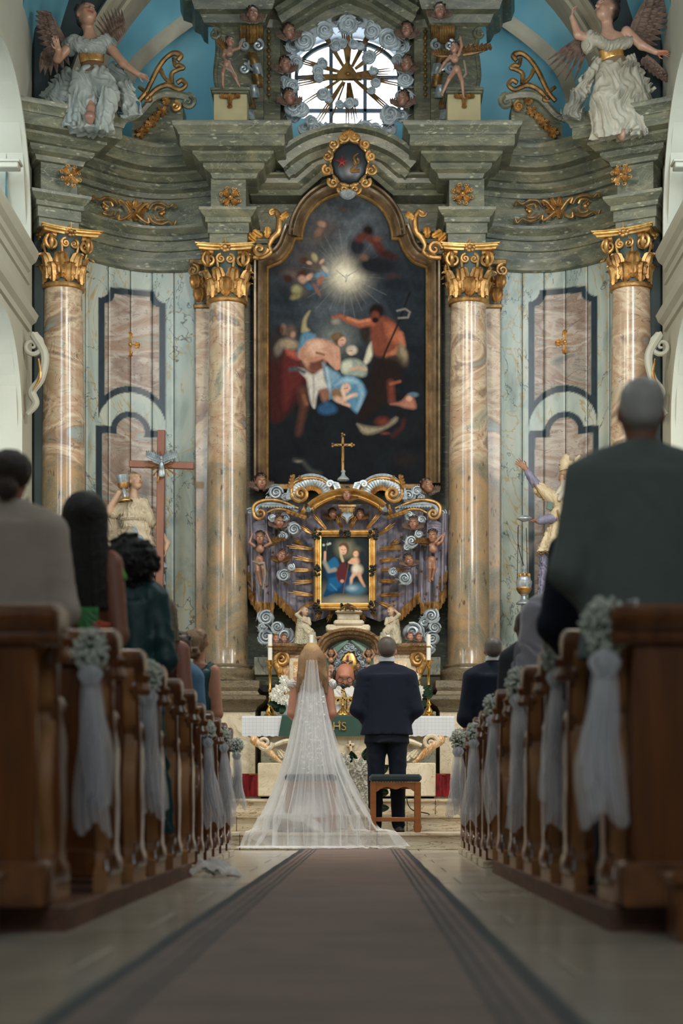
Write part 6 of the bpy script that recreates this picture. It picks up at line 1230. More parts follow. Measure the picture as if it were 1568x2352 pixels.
flesh('underskirt', [robe((320, 1290, 0), (322, 1470, 0), (34, 18), (40, 22), CR, 11, .12)], D, MT['painted'], st, vox=2, k=4)
ch = thing('chalice', 'silver and gilt chalice held up by the carved saint', 'chalice', W(283, 1152, D-.12)); R = Matrix.Rotation(-.12, 3, 'Y'); B = W(288, 1152, D-.12)
mb = MB(); mb.lathe([(.0, .16), (.05, .165), (.062, .2), (.072, .29), (.078, .3), (.07, .29), (.055, .2), (0, .18)], B, 22, R=R); mb.lathe([(.02, .04), (.016, .1), (.03, .12), (.018, .14), (.03, .16)], B, 16, R=R); mb.build('cup', MT['silver'], ch)
mb = MB(); mb.lathe([(.085, 0), (.085, .012), (.05, .03), (.02, .05)], B, 22, R=R); mb.lathe([(.045, .15), (.064, .17), (.068, .21), (.062, .2)], B, 22, R=R); mb.build('gilding', MT['gold'], ch)
cx = thing('wooden_cross', 'tall plain brown wooden cross leaning beside the carved saint', 'cross', W(368, 1400, D-.1)); mb = MB(); R = Matrix.Rotation(.012, 3, 'Y'); mb.box(W(368, 1200, D-.12), (.088, .055, 2.1), R, bev=.006); mb.build('upright', MT['cross_wood'], cx)
mb = MB(); mb.box(W(371, 1068, D-.13), (.735, .06, .078), Matrix.Rotation(.03, 3, 'Y'), bev=.006); mb.build('crossbar', MT['cross_wood'], cx)
dv = thing('silver_dove', 'silver dove with gilt rays fixed at the crossing of the wooden cross', 'dove', W(371, 1090, D-.2)); sv = hx('a9adae')
flesh('body', [ell((371, 1068, -2), (6, 6, 11), sv), ell((371, 1053, -5), (4, 4, 4.5), sv), cap((371, 1050, -8), (371, 1048, -12), 1.2, .5, hx('6a6048')), cap((371, 1076, 0), (371, 1088, 2), 6, 8, sv, sy=.4)], D-.2, MT['silver'], dv, vox=1, k=3)
for s in (-1, 1): wing((371+s*5, 1064), (371+s*34, 1050), 20, D-.2, MT['silver'], dv, 7, up=-s)
for k in range(16):
    a = 2*math.pi*k/16+.15; L = 24+8*(k % 3); mb = MB()
    for o in (-.05, 0, .05): mb.tube([W(371+10*math.cos(a), 1067-10*math.sin(a), D-.17), W(371+L*math.cos(a+o), 1067-L*math.sin(a+o), D-.19)], [.004, .003], 4)
    mb.build('ray', MT['gold'], dv)
D = 20.9; bs = thing('carved_bishop', 'carved bearded bishop in mitre raising one arm before the right plank panel', 'statue', W(1300, 1400, D)); S = hx('b08a6c'); S2 = hx('94684a'); VI = hx('77748a'); CR = hx('c2b08e'); BE = hx('b5ac9c')
pr = headp((1300, 1097, 0), 48, -.25, 0, .05, S, BE, beard=BE, lips=hx('9c3a30'), cheek=hx('b5705a'))+[cap((1300, 1112, 2), (1302, 1135, 2), 10, 12, S), ell((1306, 1165, 6), (28, 16, 26), S), cap((1264, 1140, 0), (1232, 1116, -4), 9, 8, S), cap((1232, 1116, -4), (1206, 1078, -8), 8, 6, S2), cap((1304, 1170, 0), (1288, 1190, -10), 9, 8, S2), cap((1290, 1190, -10), (1232, 1200, -20), 8, 6, S2)]
pr += handp((1206, -8, -1078), (-.75, -.1, .65), (-.3, -1, .1), 31, S2, .15, -1, .55)+handp((1232, -20, -1200), (-1, -.1, .05), (0, -.3, 1), 27, S2, .5, 1, .3)+[cap((1296, 1128, -14), (1282, 1150, -18), 9, 5, BE), cap((1302, 1126, -14), (1296, 1152, -18), 8, 4, BE), cap((1288, 1122, -12), (1270, 1144, -14), 6, 3, BE)]
flesh('body', pr, D, MT['painted'], bs, vox=1.25, k=3, cb=1.2)
flesh('mitre', [robe((1302, 1080, 0), (1300, 1068, 0), (18, 17), (19, 18), CR), robe((1300, 1072, 0), (1306, 1048, 0), (19, 16), (15, 13), CR), cap((1296, 1062, -6), (1300, 1046, -2), 12, 4, CR), cap((1318, 1062, 4), (1330, 1048, 2), 8, 4, CR), rbox((1312, 1048, -2), (6, 22, 12), CR, f='-'), rbox((1312, 1077, -17), (9, 3, 4), hx('8e2a20'), f='p')], D, MT['painted'], bs, vox=1.1, k=2)
flesh('vestment', [robe((1304, 1130, 2), (1304, 1196, -2), (28, 18), (36, 20), CR, 8, .05), cap((1272, 1146, 0), (1238, 1124, -4), 17, 15, CR), cap((1320, 1150, 0), (1276, 1184, -12), 18, 17, CR), robe((1300, 1190, -2), (1292, 1274, -4), (32, 19), (58, 26), CR, 13, .09)], D, MT['painted'], bs, vox=1.5, k=5, fold=(1.8, 11, .1))
flesh('violet_skirt', [robe((1290, 1262, 0), (1282, 1420, 0), (50, 22), (46, 22), VI, 14, .14)], D, MT['painted'], bs, vox=1.6, k=4, fold=(1.6, 8, 0)); flesh('violet_sleeve', [cap((1236, 1122, -4), (1211, 1086, -8), 12, 8, VI)], D, MT['painted'], bs, vox=1.5, k=4, fold=(1.6, 8, 0))
flesh('violet_sleeve', [cap((1282, 1188, -13), (1238, 1199, -20), 13, 9, VI)], D, MT['painted'], bs, vox=1.5, k=4, fold=(1.6, 8, 0))
mb = MB()
for k in range(34): x = 1237+k*3.2; y = 1270+3*math.sin(k); mb.ell(W(x, y, D-.12-.02*math.sin(k*1.2)), (.011, .01, .02), 6, 4)
for k in range(16): mb.ell(W(1226+k*1.5, 1112+k*2.2, D-.1), (.011, .01, .011), 6, 4); mb.ell(W(1280+.6*k, 1172+2*k, D-.17), (.011, .01, .011), 6, 4)
tag(mb.build('lace_border', MT['gold_old'], bs), kind='stuff')
mb = MB(); mb.box(W(1262, 1162, D-.11), (.07, .02, .09), Matrix.Rotation(.2, 3, 'Y'), bev=.005); mb.tube(catmull([W(1290, 1182, D-.14), W(1306, 1204, D-.14), W(1322, 1236, D-.12)], 5), [.03, .05, .04], 8, flat=((0, 1, 0), .3)); mb.build('green_sash', mat('sash_green', hx('4f6b60'), .6), bs)
dish = thing('incense_dish', 'silver lidded incense dish in the hand of the carved bishop', 'dish', W(1206, 1196, D-.12)); mb = MB(); mb.lathe([(.02, -.01), (.05, .0), (.085, .02), (.085, .03), (.06, .05), (.02, .065), (0, .07)], W(1204, 1196, D-.12), 22, sy=.7); mb.build('dish', MT['silver'], dish)
ce = thing('censer', 'silver and gilt censer hanging on chains from the carved bishop', 'censer', W(1203, 1388, D-.12)); c = W(1203, 1388, D-.12)
mb = MB(); mb.lathe([(.09, 0), (.09, .015), (.06, .04), (.03, .055), (.025, .09), (.05, .12), (.082, .17), (.088, .22), (.092, .235), (.092, .26), (.08, .27), (.075, .3), (.05, .32), (.035, .345), (.02, .36), (.02, .38), (.035, .4), (.02, .43), (0, .44)], c, 26); mb.build('body', MT['silver'], ce)
mb = MB(); mb.lathe([(.05, .115), (.066, .13), (.09, .175), (.086, .19)], c, 26); mb.build('gilding', MT['gold'], ce); mb = MB(); mb.lathe([(.05, .315), (.055, .325), (.04, .345)], c, 22)
for k in range(8): a = k*math.pi/4; mb.ell(c+Vector((.062*math.cos(a), .062*math.sin(a), .325)), (.014, .014, .03), 7, 5)
mb.build('gilding', MT['gold'], ce)
for a, b in (((1190, 1208), (1187, 1338)), ((1208, 1214), (1211, 1320)), ((1189, 1212), (1206, 1308))):
    mb = MB()
    for i in range(34): t = i/33; mb.ell(W(a[0]+(b[0]-a[0])*t-(6*math.sin(math.pi*t) if b[0] == 1206 else 0), a[1]+(b[1]-a[1])*t, D-.12), (.0055, .0055, .011), 5, 4)
    tag(mb.build('chain', MT['black_ornament'], ce), kind='stuff')
# ---------------------------------------------------------------- old altar with tabernacle
TD = 20.75; tb = thing('tabernacle_altar', 'carved stone and gilt tabernacle altar with arched cornice behind the celebrant', 'altar', W(800, 1640, TD))
def tbox(nm, x0, x1, y0, y1, d0, d1, m, bev=.008, par=None): mb = MB(); a, b = X_(x0, TD), X_(x1, TD); z0, z1 = Z_(y1, TD), Z_(y0, TD); mb.box(((a+b)/2, TD+(d0+d1)/2, (z0+z1)/2), (b-a, d1-d0, z1-z0), bev=bev); return mb.build(nm, MT[m], par or tb)
tbox('body', 648, 956, 1498, 1700, .0, .5, 'amber_marble'); tbox('table_block', 600, 1000, 1635, 1826, -.1, .5, 'grey_marble'); tbox('step', 640, 965, 1600, 1640, -.12, .4, 'cream_marble')
for x0, x1 in ((664, 736), (872, 944)): tbox('inset_panel', x0, x1, 1512, 1592, -.03, .0, 'cream_marble'); tbox('inset_panel', x0+10, x1-10, 1520, 1586, -.045, -.02, 'amber_marble')
tbox('ledge', 580, 642, 1504, 1546, .3, .6, 'grey_marble'); tbox('ledge', 968, 1014, 1504, 1546, .3, .6, 'grey_marble')
base_arch = [(626, 1492), (736, 1492)]+[(803-64*math.cos(t), 1490-34*math.sin(t)) for t in np.linspace(.3, math.pi-.3, 15)]+[(866, 1492), (980, 1492)]
mb = MB(); mb.arcsweep([(X_(x, TD), Z_(y, TD)) for x, y in base_arch], [(-.055, TD+.4), (-.055, TD-.02), (-.04, TD-.04), (-.02, TD-.05), (-.01, TD-.10), (.015, TD-.12), (.03, TD-.16), (.05, TD-.17), (.06, TD-.15), (.06, TD+.4)]); mb.build('cornice', MT['brown_marble'], tb, angle=25)
for (x0, x1, y0, y1, d) in ((748, 850, 1434, 1450, .0), (766, 836, 1424, 1436, -.02), (774, 826, 1406, 1425, .02), (770, 832, 1402, 1408, -.03), (780, 820, 1396, 1403, -.01)): tbox('top_pedestal', x0, x1, y0, y1, d, .3, 'cream_marble', .02)
mb = MB()
for k in range(5): mb.tube(catmull([W(780+k*6, 1402-3*(k % 2), TD-.08), W(790+k*4, 1394-5*(k % 2), TD-.1), W(804+k*5, 1398+2*k % 5, TD-.08)], 4), .012, 6)
mb.build('ribbon_bow', MT['gold_old'], tb)
mb = MB(); O = [(752, 1600), (752, 1510)]+[(803-51*math.cos(t), 1510-38*math.sin(t)) for t in np.linspace(.1, math.pi-.1, 15)]+[(854, 1510), (854, 1600)]; mb.prism([(X_(x, TD), Z_(y, TD)) for x, y in O][::-1], 'y', TD-.05, TD+.02); mb.build('niche', MT['dark_green'], tb, smooth=False)
mat('curtain_green', hx('6d8878'), .5, .1, var=.3, ns=8)
for s in (-1, 1):
    X = lambda x: 803+s*x; mb = MB()
    for k in range(5): mb.tube(catmull([W(X(4+k*2), 1472+k*2, TD-.08), W(X(20+k*3), 1484+k*3, TD-.11), W(X(40+k), 1494+k*3, TD-.1)], 5), [.012, .03, .016], 7)
    for k in range(3): mb.tube(catmull([W(X(44+k*3), 1496, TD-.08), W(X(46+k*3), 1540, TD-.10), W(X(42+k*4), 1596, TD-.08)], 5), [.02, .016, .026], 7)
    mb.build('curtain', MT['curtain_green'], tb)
    mb = MB()
    for k in range(1): mb.spiral(W(X(157), 1514, TD-.02), .085, 1.7, .032, .014, a0=math.pi/2, cw=s, n=8)
    mb.tube(catmull([W(X(158), 1497, TD-.02), W(X(172), 1516, TD-.03), W(X(160), 1545, TD-.02), W(X(150), 1575, TD-.02), W(X(156), 1592, TD-.03)], 5), [.03, .04, .045, .03, .03], 9); mb.spiral(W(X(160), 1586, TD-.03), .05, 1.3, .022, .012, a0=0, cw=s)
    mb.build('gilt_console', MT['gold'], tb)
    for k in range(4): mb = MB(); mb.leaf(W(X(158-2*k), 1530+14*k, TD-.08), (s*.2, 0, -1), (0, -1, 0), .10, .03, .5, 3, 6); mb.build('leaf', MT['gold_bright'], tb)
    mb = MB(); mb.spiral(W(X(98), 1474, TD-.1), .06, 1.5, .024, .012, a0=math.pi/2, cw=-s, n=7); mb.tube(catmull([W(X(98), 1462, TD-.1), W(X(84), 1466, TD-.1), W(X(60), 1462, TD-.06)], 4), [.024, .02, .01], 7); mb.build('cornice_volute', MT['brown_marble'], tb)
for k in range(14):
    a = math.radians(-30+240*k/13); mb = MB(); cloud(mb, 803+30*math.cos(a), 1530-44*math.sin(a), TD-.09, 11, 1.4, 1 if k % 2 else -1, k); mb.build('cloud_curl', MT['silver'], tb)
mb = MB(); mb.ell(W(801, 1530, TD-.07), (.10, .03, .17), 22, 10); mb.build('gold_oval', MT['gold_bright'], tb)
mb = MB(); mb.box(W(798, 1528, TD-.12), (.025, .02, .22)); mb.box(W(798, 1520, TD-.12), (.12, .02, .025)); mb.build('small_cross', MT['cross_wood'], tb)
flesh('corpus', [cap((798, 1524, -4), (799, 1546, -4), 3, 2, S), cap((798, 1523, -4), (787, 1518, -3), 1.5, 1, S), cap((798, 1523, -4), (810, 1518, -3), 1.5, 1, S), ell((798, 1518, -5), (2.6, 2.6, 3), HB)], TD-.12, MT['painted'], tb, vox=.8, k=1.5)
for s, lab in ((-1, 'small putto left of the tabernacle niche under the green curtain'), (1, 'small putto right of the tabernacle niche under the green curtain')):
    q = 803+s*43; putto(lab, TD-.14, (q, 1500), 18, dict(sh1=(q-7, 1511), sh2=(q+7, 1511), el1=(q-13, 1504), el2=(q+13, 1504), ha1=(q-8, 1494), ha2=(q+8, 1494), chest=(q, 1517), belly=(q, 1532), kn1=(q-4, 1552, -5), kn2=(q+4, 1550, -5), ft1=(q-3, 1572, 0), ft2=(q+6, 1570, 0)), sc=.66, skin=hx('b08060'), cloth=[(q-7, 1540), (q, 1542, -6), (q+7, 1540)])
for x, y, hh in ((822, 1530, 14), (819, 1562, 14)): cherub(x, y, TD-.16, hh, 'tiny cherub head in the clouds of the tabernacle, '+('upper' if y < 1550 else 'lower')+' one', yaw=-.2, skin=hx('b08060'), ws=.6)
# clouds with cherubs standing left and right of the tabernacle
clouds('silver_cloud', 'tall silver cloud bank standing left of the tabernacle', 20.8, [(611, 1419, 20, 2.1, 1, 1), (637, 1440, 17, 2, -1, 0), (612, 1462, 21, 2, 1, 2), (655, 1460, 22, 1.6, -1, 1), (625, 1486, 14, 1.5, 1, 0), (603, 1440, 13, 1.3, -1, 0)])
clouds('silver_cloud', 'tall silver cloud bank standing right of the tabernacle', 20.8, [(990, 1414, 20, 2.1, -1, 1), (998, 1442, 16, 2, 1, 0), (948, 1452, 25, 1.7, -1, 2), (992, 1466, 19, 2, 1, 1), (975, 1430, 14, 1.3, 1, 0), (985, 1490, 16, 1.5, -1, 0)])
for x, y, sd in ((634, 1468, 'left cloud bank, left one'), (652, 1468, 'left cloud bank, right one'), (942, 1463, 'right cloud bank, left one'), (962, 1465, 'right cloud bank, right one')): cherub(x, y, 20.62, 19, 'rosy cherub head in the '+sd, skin=hx('b98a74'), hair=hx('6a3a22'), yaw=.3, wm=MT['wing_brown'], ws=.8)
# kneeling cream angels on the tabernacle
for s, hx0, lab in ((-1, 699, 'small cream carved angel seated left of the tabernacle top'), (1, 898, 'small cream carved angel seated right of the tabernacle top')):
    X = lambda x: hx0+s*x; D = 20.6; o = thing('adoring_angel', lab, 'angel', W(hx0, 1478, D)); SK = hx('c2a084'); CA, CAD = hx('b9b096'), hx('978c70')
    pr = headp((hx0, 1404, -2), 22, -s*.9, 0, 0, SK, hx('6a4a2c'))+[cap((hx0, 1412, 0), (X(0), 1424, 0), 4, 5, SK), cap((X(10), 1420, 0), (X(18), 1412, -3), 5, 4.5, CA), cap((X(18), 1412, -3), (X(8), 1402, -4), 3.2, 2.4, SK), cap((X(-9), 1422, 0), (X(-12), 1434, -5), 5, 4.5, CA), cap((X(-12), 1434, -5), (X(0), 1428, -9), 3, 2.3, SK)]
    flesh('body', pr+handp(A3((X(0), 1428, -9)), (s, 0, .5), (0, -1, 0), 8, SK, .4)+handp(A3((X(8), 1402, -4)), (-s, 0, .6), (0, -1, 0), 8, SK, .5), D, MT['painted'], o, vox=.8, k=1.6, cb=.8)
    flesh('robe', [robe((hx0, 1418, 0), (X(1), 1442, 0), (11, 8), (9, 8), CA, 6, .06), robe((X(2), 1438, 0), (X(10), 1480, 0), (12, 9), (13, 9), CA, 7, .12), robe((X(-1), 1440, -4), (X(-14), 1456, -10), (10, 8), (10, 8), CA, 5, .08), robe((X(-14), 1452, -9), (X(-12), 1480, -6), (11, 8), (16, 9), CA, 7, .13), cap((X(14), 1424, 2), (X(18), 1478, 2), 4, 7, CAD)], D, MT['painted'], o, vox=.9, k=2.5, fold=(1., 6, .2))
# ---------------------------------------------------------------- altar table before the tabernacle
AT = 19.3; at = thing('altar_table', 'stone altar table on scrolled supports behind the bridal pair', 'altar', W(800, 1828, AT)); zT = 1.345
def abox(nm, x0, x1, y0, y1, d0, d1, m, bev=.008): mb = MB(); a, b = X_(x0, AT), X_(x1, AT); z0, z1 = Z_(y1, AT), Z_(y0, AT); mb.box(((a+b)/2, AT+(d0+d1)/2, (z0+z1)/2), (b-a, d1-d0, z1-z0), bev=bev); return mb.build(nm, MT[m], at)
abox('mensa', 560, 1036, 1649, 1688, 0, .75, 'cream_marble', .015); abox('base_block', 592, 1000, 1752, 1829, -.02, .75, 'cream_marble', .01); abox('core', 700, 900, 1686, 1754, .02, .7, 'cream_marble')
for s in (-1, 1):
    X = lambda x: 798+s*x; mb = MB()
    mb.grid(lambda u, v: (lambda y, w: tuple(W(X(w*u), y, AT+.04+.02*math.sin(3*v))))(1688+66*v, 205*(1-.42*v**1.6)), 10, 14)
    mb.build('flared_support', MT['cream_marble'], at, angle=80)
    mb = MB(); mb.tube(catmull([W(X(208), 1692, AT), W(X(214), 1700, AT), W(X(190), 1716, AT), W(X(168), 1738, AT), W(X(150), 1752, AT)], 6), [.03, .05, .045, .03, .02], 9); mb.build('scroll_edge', MT['amber_marble'], at)
    mb = MB(); mb.spiral(W(X(190), 1706, AT-.02), .085, 1.6, .028, .012, a0=0, cw=s); mb.spiral(W(X(118), 1722, AT-.01), .06, 1.3, .02, .01, a0=math.pi, cw=-s); mb.tube(catmull([W(X(170), 1712, AT-.01), W(X(140), 1702, AT-.01), W(X(120), 1708, AT-.01)], 5), [.02, .03, .02], 8); mb.build('carved_volute', MT['cream_marble'], at)
    for k in range(5): mb = MB(); mb.leaf(W(X(160-14*k), 1722+6*k, AT-.02), Vector((-s*.5, 0, -.7)), (0, -1, 0), .12, .04, .5, 3, 7); mb.build('carved_leaf', MT['cream_marble'], at)
mb = MB(); c = W(806, 1722, AT-.01)
R = Matrix.Rotation(-.15, 3, 'Y')
for dx, dz, sx, sz in ((0, .02, .028, .15), (0, .05, .09, .028), (.01, -.10, .17, .05), (-.03, -.15, .10, .045), (.06, -.05, .06, .05)): mb.box(c+R @ Vector((dx, 0, dz)), (sx, .05, sz), R, bev=.006)
mb.build('carved_cross', MT['step_stone'], at)
m, nt, b = newmat('lace', .85); m_col = hx('cfd2d6'); v = nt.nodes.new('ShaderNodeTexVoronoi'); v.inputs['Scale'].default_value = 26; v.inputs['Randomness'].default_value = 0; v.distance = 'CHEBYCHEV'; co = coords(nt, (1, .3, 1)); nt.links.new(co, v.inputs['Vector'])
nt.links.new(ramp(nt, [(.22, hx('8d9298')), (.3, m_col), (.46, m_col), (.5, hx('9ba0a6'))], v.outputs['Distance']), b.inputs['Base Color']); bump(nt, b, v.outputs['Distance'], .4, .004)
cl = thing('altar_cloth', 'white lace altar cloth hanging over the front of the altar table', 'cloth', W(800, 1690, AT)); mb = MB(); x0, x1 = X_(556, AT), X_(1043, AT)
def acl(u, v):
    x = x0+(x1-x0)*u; s = v*1.05
    if s < .72: return (x, AT+.72-s-.01, zT+.012)
    q = s-.72; return (x, AT-.02-.008*math.sin(x*22)-.02*q, zT+.01-q*.62-(.012*abs(math.sin(x*44)) if v > .995 else 0))
mb.grid(acl, 160, 42); mb.build('lace', MT['lace'], cl, angle=180)
rn = thing('green_runner', 'dark green altar runner with gold IHS lettering over the lace cloth', 'cloth', W(757, 1684, AT-.04)); mb = MB(); xa, xb = X_(648, AT), X_(866, AT)
def ru(u, v): s = v*.72; x = xa+(xb-xa)*u; return (x, AT+.45-s-.03, zT+.022) if s < .46 else (x-(s-.46)*.15*(1-2*u), AT-.035-.03*(s-.46), zT+.018-(s-.46)*.85)
mb.grid(ru, 30, 30); mb.build('cloth', mat('runner_green', hx('23483c'), .7, sheen=.3), rn, angle=180)
def text(body, size, loc, m, par, name='lettering', ext=.003, rot=(math.pi/2, 0, 0)):
    cu = bpy.data.curves.new('t', 'FONT'); cu.body = body; cu.size = size; cu.extrude = ext; cu.align_x = 'CENTER'; t = bpy.data.objects.new('t', cu); COLL.objects.link(t); dg = bpy.context.evaluated_depsgraph_get()
    me = bpy.data.meshes.new_from_object(t.evaluated_get(dg)); me.transform(Matrix.Rotation(rot[0], 4, 'X')); bpy.data.objects.remove(t); o = link(name, me, MT[m], par); o.location = Vector(loc)-absloc(par); return o
p = W(776, 1677, AT-.055); text('IHS', .125, p, 'gold_bright', rn); mb = MB(); mb.box(W(779, 1661, AT-.05), (.012, .006, .05)); mb.box(W(779, 1660, AT-.05), (.035, .006, .01)); mb.build('lettering_cross', MT['gold_bright'], rn)
# candlesticks with tall candles
def stick(px, ptop, D, base_y, lab, ctop, h=None):
    zb, zt = (zT+.012) if h is None else h, Z_(ptop, D); x = X_(px, D); o = thing('candlestick', lab, 'candlestick', (x, D, zb), 'altar candlesticks'); H = zt-zb; mb = MB()
    mb.lathe([(r, z*H) for r, z in ((.062, 0), (.062, .03), (.045, .06), (.05, .10), (.03, .16), (.018, .20), (.03, .23), (.02, .26), (.014, .30), (.016, .45), (.026, .48), (.014, .51), (.014, .70), (.018, .86), (.03, .89), (.018, .92), (.03, .96), (.06, .99), (.062, 1.), (0, 1.)) ], (x, D, zb), 20); mb.build('stem', MT['brass'], o)
    for k in range(3): a = 2*math.pi*k/3+.5; mb = MB(); mb.ell((x+.055*math.cos(a), D+.055*math.sin(a), zb+.018), (.022, .022, .02), 8, 6); mb.build('foot', MT['brass'], o)
    c = thing('candle', 'tall white candle on the '+lab.split(' ', 3)[-1], 'candle', (x, D, zt), 'altar candles'); zc = Z_(ctop, D); mb = MB(); mb.lathe([(.024, 0), (.023, (zc-zt)), (.018, zc-zt+.004), (0, zc-zt)], (x, D, zt), 16); mb.build('wax', MT['white_wax'], c)
    mb = MB(); mb.tube([(x, D, zc), (x+.003, D, zc+.018)], .002, 5); mb.build('wick', MT['black_plastic'], c); mb = MB(); mb.lathe([(.026, (zc-zt)*.5), (.026, (zc-zt)*.56)], (x, D, zt), 16); mb.build('band', MT['brass'], c)
stick(620, 1517, AT+.3, 0, 'tall brass candlestick at the left end of the altar table', 1458); stick(984, 1517, AT+.3, 0, 'tall brass candlestick at the right end of the altar table', 1458)
stick(715, 1530, 20.3, 0, 'brass candlestick on the tabernacle altar above the bride', 1459, 1.46); stick(891, 1530, 20.3, 0, 'brass candlestick on the tabernacle altar behind the groom', 1459, 1.46)
ac = thing('table_crucifix', 'small brass standing cross on the altar in front of the celebrant', 'crucifix', (X_(787, AT+.15), AT+.15, zT+.03)); x, D = X_(787, AT+.15), AT+.15
mb = MB(); mb.lathe([(.075, 0), (.07, .015), (.03, .06), (.014, .08), (.02, .1), (.012, .12)], (x, D, zT+.03), 20); mb.box((x, D, zT+.19), (.022, .015, .18), bev=.004); mb.box((x, D, zT+.21), (.17, .015, .022), bev=.004)
for dx, dz in ((0, .285), (-.09, .21), (.09, .21)):
    for k in range(3): a = k*2.09+(0 if dz > .25 else .5); mb.ell((x+dx+.014*math.cos(a), D, zT+dz+.014*math.sin(a)), (.014, .01, .014), 8, 5)
mb.build('cross', MT['brass'], ac)
mc = thing('microphone', 'black gooseneck microphone before the celebrant\'s mouth', 'microphone', (x+.03, D+.1, zT+.02)); mb = MB(); q = W(788, 1576, D+.1); mb.ell(q, (.024, .024, .032), 12, 8); mb.build('foam_head', MT['black_plastic'], mc)
mb = MB(); mb.tube(catmull([(x+.03, D+.1, zT+.02), (x+.04, D+.1, zT+.2), tuple(q)], 6), .005, 6); mb.lathe([(.05, 0), (.05, .02), (.01, .03)], (x+.03, D+.1, zT+.012), 14); mb.build('stem', MT['black_plastic'], mc)
bk = thing('book', 'open book in dark red cover held by the celebrant', 'book', W(822, 1640, AT+.35)); mb = MB(); R = Matrix.Rotation(-.75, 3, 'Y') @ Matrix.Rotation(-.5, 3, 'X'); mb.box(W(824, 1636, AT+.35), (.24, .015, .17), R, bev=.003); mb.build('cover', MT['red_leather'], bk); mb = MB(); mb.box(W(824, 1634, AT+.35)+R @ Vector((0, .015, 0)), (.22, .02, .15), R); mb.build('pages', MT['white_wax'], bk)
# flowers
def bloom(par, c, r, seed=0, m='petal', n=3):
    rr = random.Random(seed); mb = MB()
    for ring_ in range(n):
        k = 5+ring_*2
        for i in range(k): a = 2*math.pi*(i+.5*ring_)/k+rr.uniform(-.1, .1); tl = .35+.45*ring_/max(1, n-1); d = Vector((math.cos(a)*math.sin(tl*1.7), -.9*math.cos(tl*1.4)+.1, math.sin(a)*math.sin(tl*1.7))); mb.leaf(Vector(c), d, Vector((0, -1, .2)) if abs(d.y) < .9 else Vector((math.cos(a), 0, math.sin(a))), r*(.7+.3*ring_), r*.42, .3, 1, 4, cup=.4)
    mb.ell(c, (r*.55,)*3, 10, 8); mb.build('bloom', MT[m], par)
def greens(par, c, r, n, seed, L=.12):
    rr = random.Random(seed)
    for i in range(n): mb = MB(); a = rr.uniform(0, 6.28); d = Vector((math.cos(a), -.5*rr.random(), math.sin(a)*.9)); mb.leaf(Vector(c)+d*r*rr.uniform(.2, .8), d, (0, -1, .3), L*rr.uniform(.7, 1.2), L*.28, .5, 1, 5); mb.build('leaf', MT['leaf_green'], par)
def vase_flowers(px, D, side, pts, seed):
    x = X_(px, D); z = zT+.015; o = thing('flower_vase', 'white rose bouquet in a white vase on the '+side+' end of the altar', 'flowers', (x, D, z)); mb = MB(); mb.lathe([(0, 0), (.055, 0), (.065, .03), (.06, .12), (.07, .19), (.062, .19), (.05, .1), (0, .02)], (x, D, z), 18); mb.build('vase', MT['white_wax'], o)
    greens(o, W(px, 1600, D-.03), .16, 22, seed)
    for i, (a, b, r) in enumerate(pts): bloom(o, W(a, b, D-.12), r, i+seed)
vase_flowers(656, AT+.25, 'left', [(652, 1562, .05), (640, 1586, .06), (632, 1598, .06), (658, 1608, .055), (655, 1580, .05), (645, 1606, .055)], 3); vase_flowers(952, AT+.25, 'right', [(953, 1555, .045), (962, 1586, .05), (960, 1602, .045), (948, 1575, .05)], 9)
fa = thing('floor_bouquet', 'tall white lily and rose arrangement on the step between the couple', 'flowers', (X_(822, 18.2), 18.2, .32)); c = W(822, 1800, 18.2); greens(fa, c, .30, 60, 5, .16); greens(fa, W(826, 1850, 18.2), .2, 24, 6, .14)
for i, (a, b, r) in enumerate(((825, 1763, .09), (840, 1797, .07), (815, 1790, .07), (832, 1822, .065), (836, 1850, .07), (806, 1812, .07), (812, 1845, .06), (826, 1870, .06), (790, 1745, .06), (800, 1770, .06), (846, 1836, .05))): bloom(fa, W(a, b, 18.0), r, i+20)
mb = MB(); mb.lathe([(0, 0), (.12, 0), (.14, .06), (.12, .12), (0, .13)], (X_(822, 18.2), 18.2, .32), 18); mb.build('bowl', MT['dark_green'], fa)
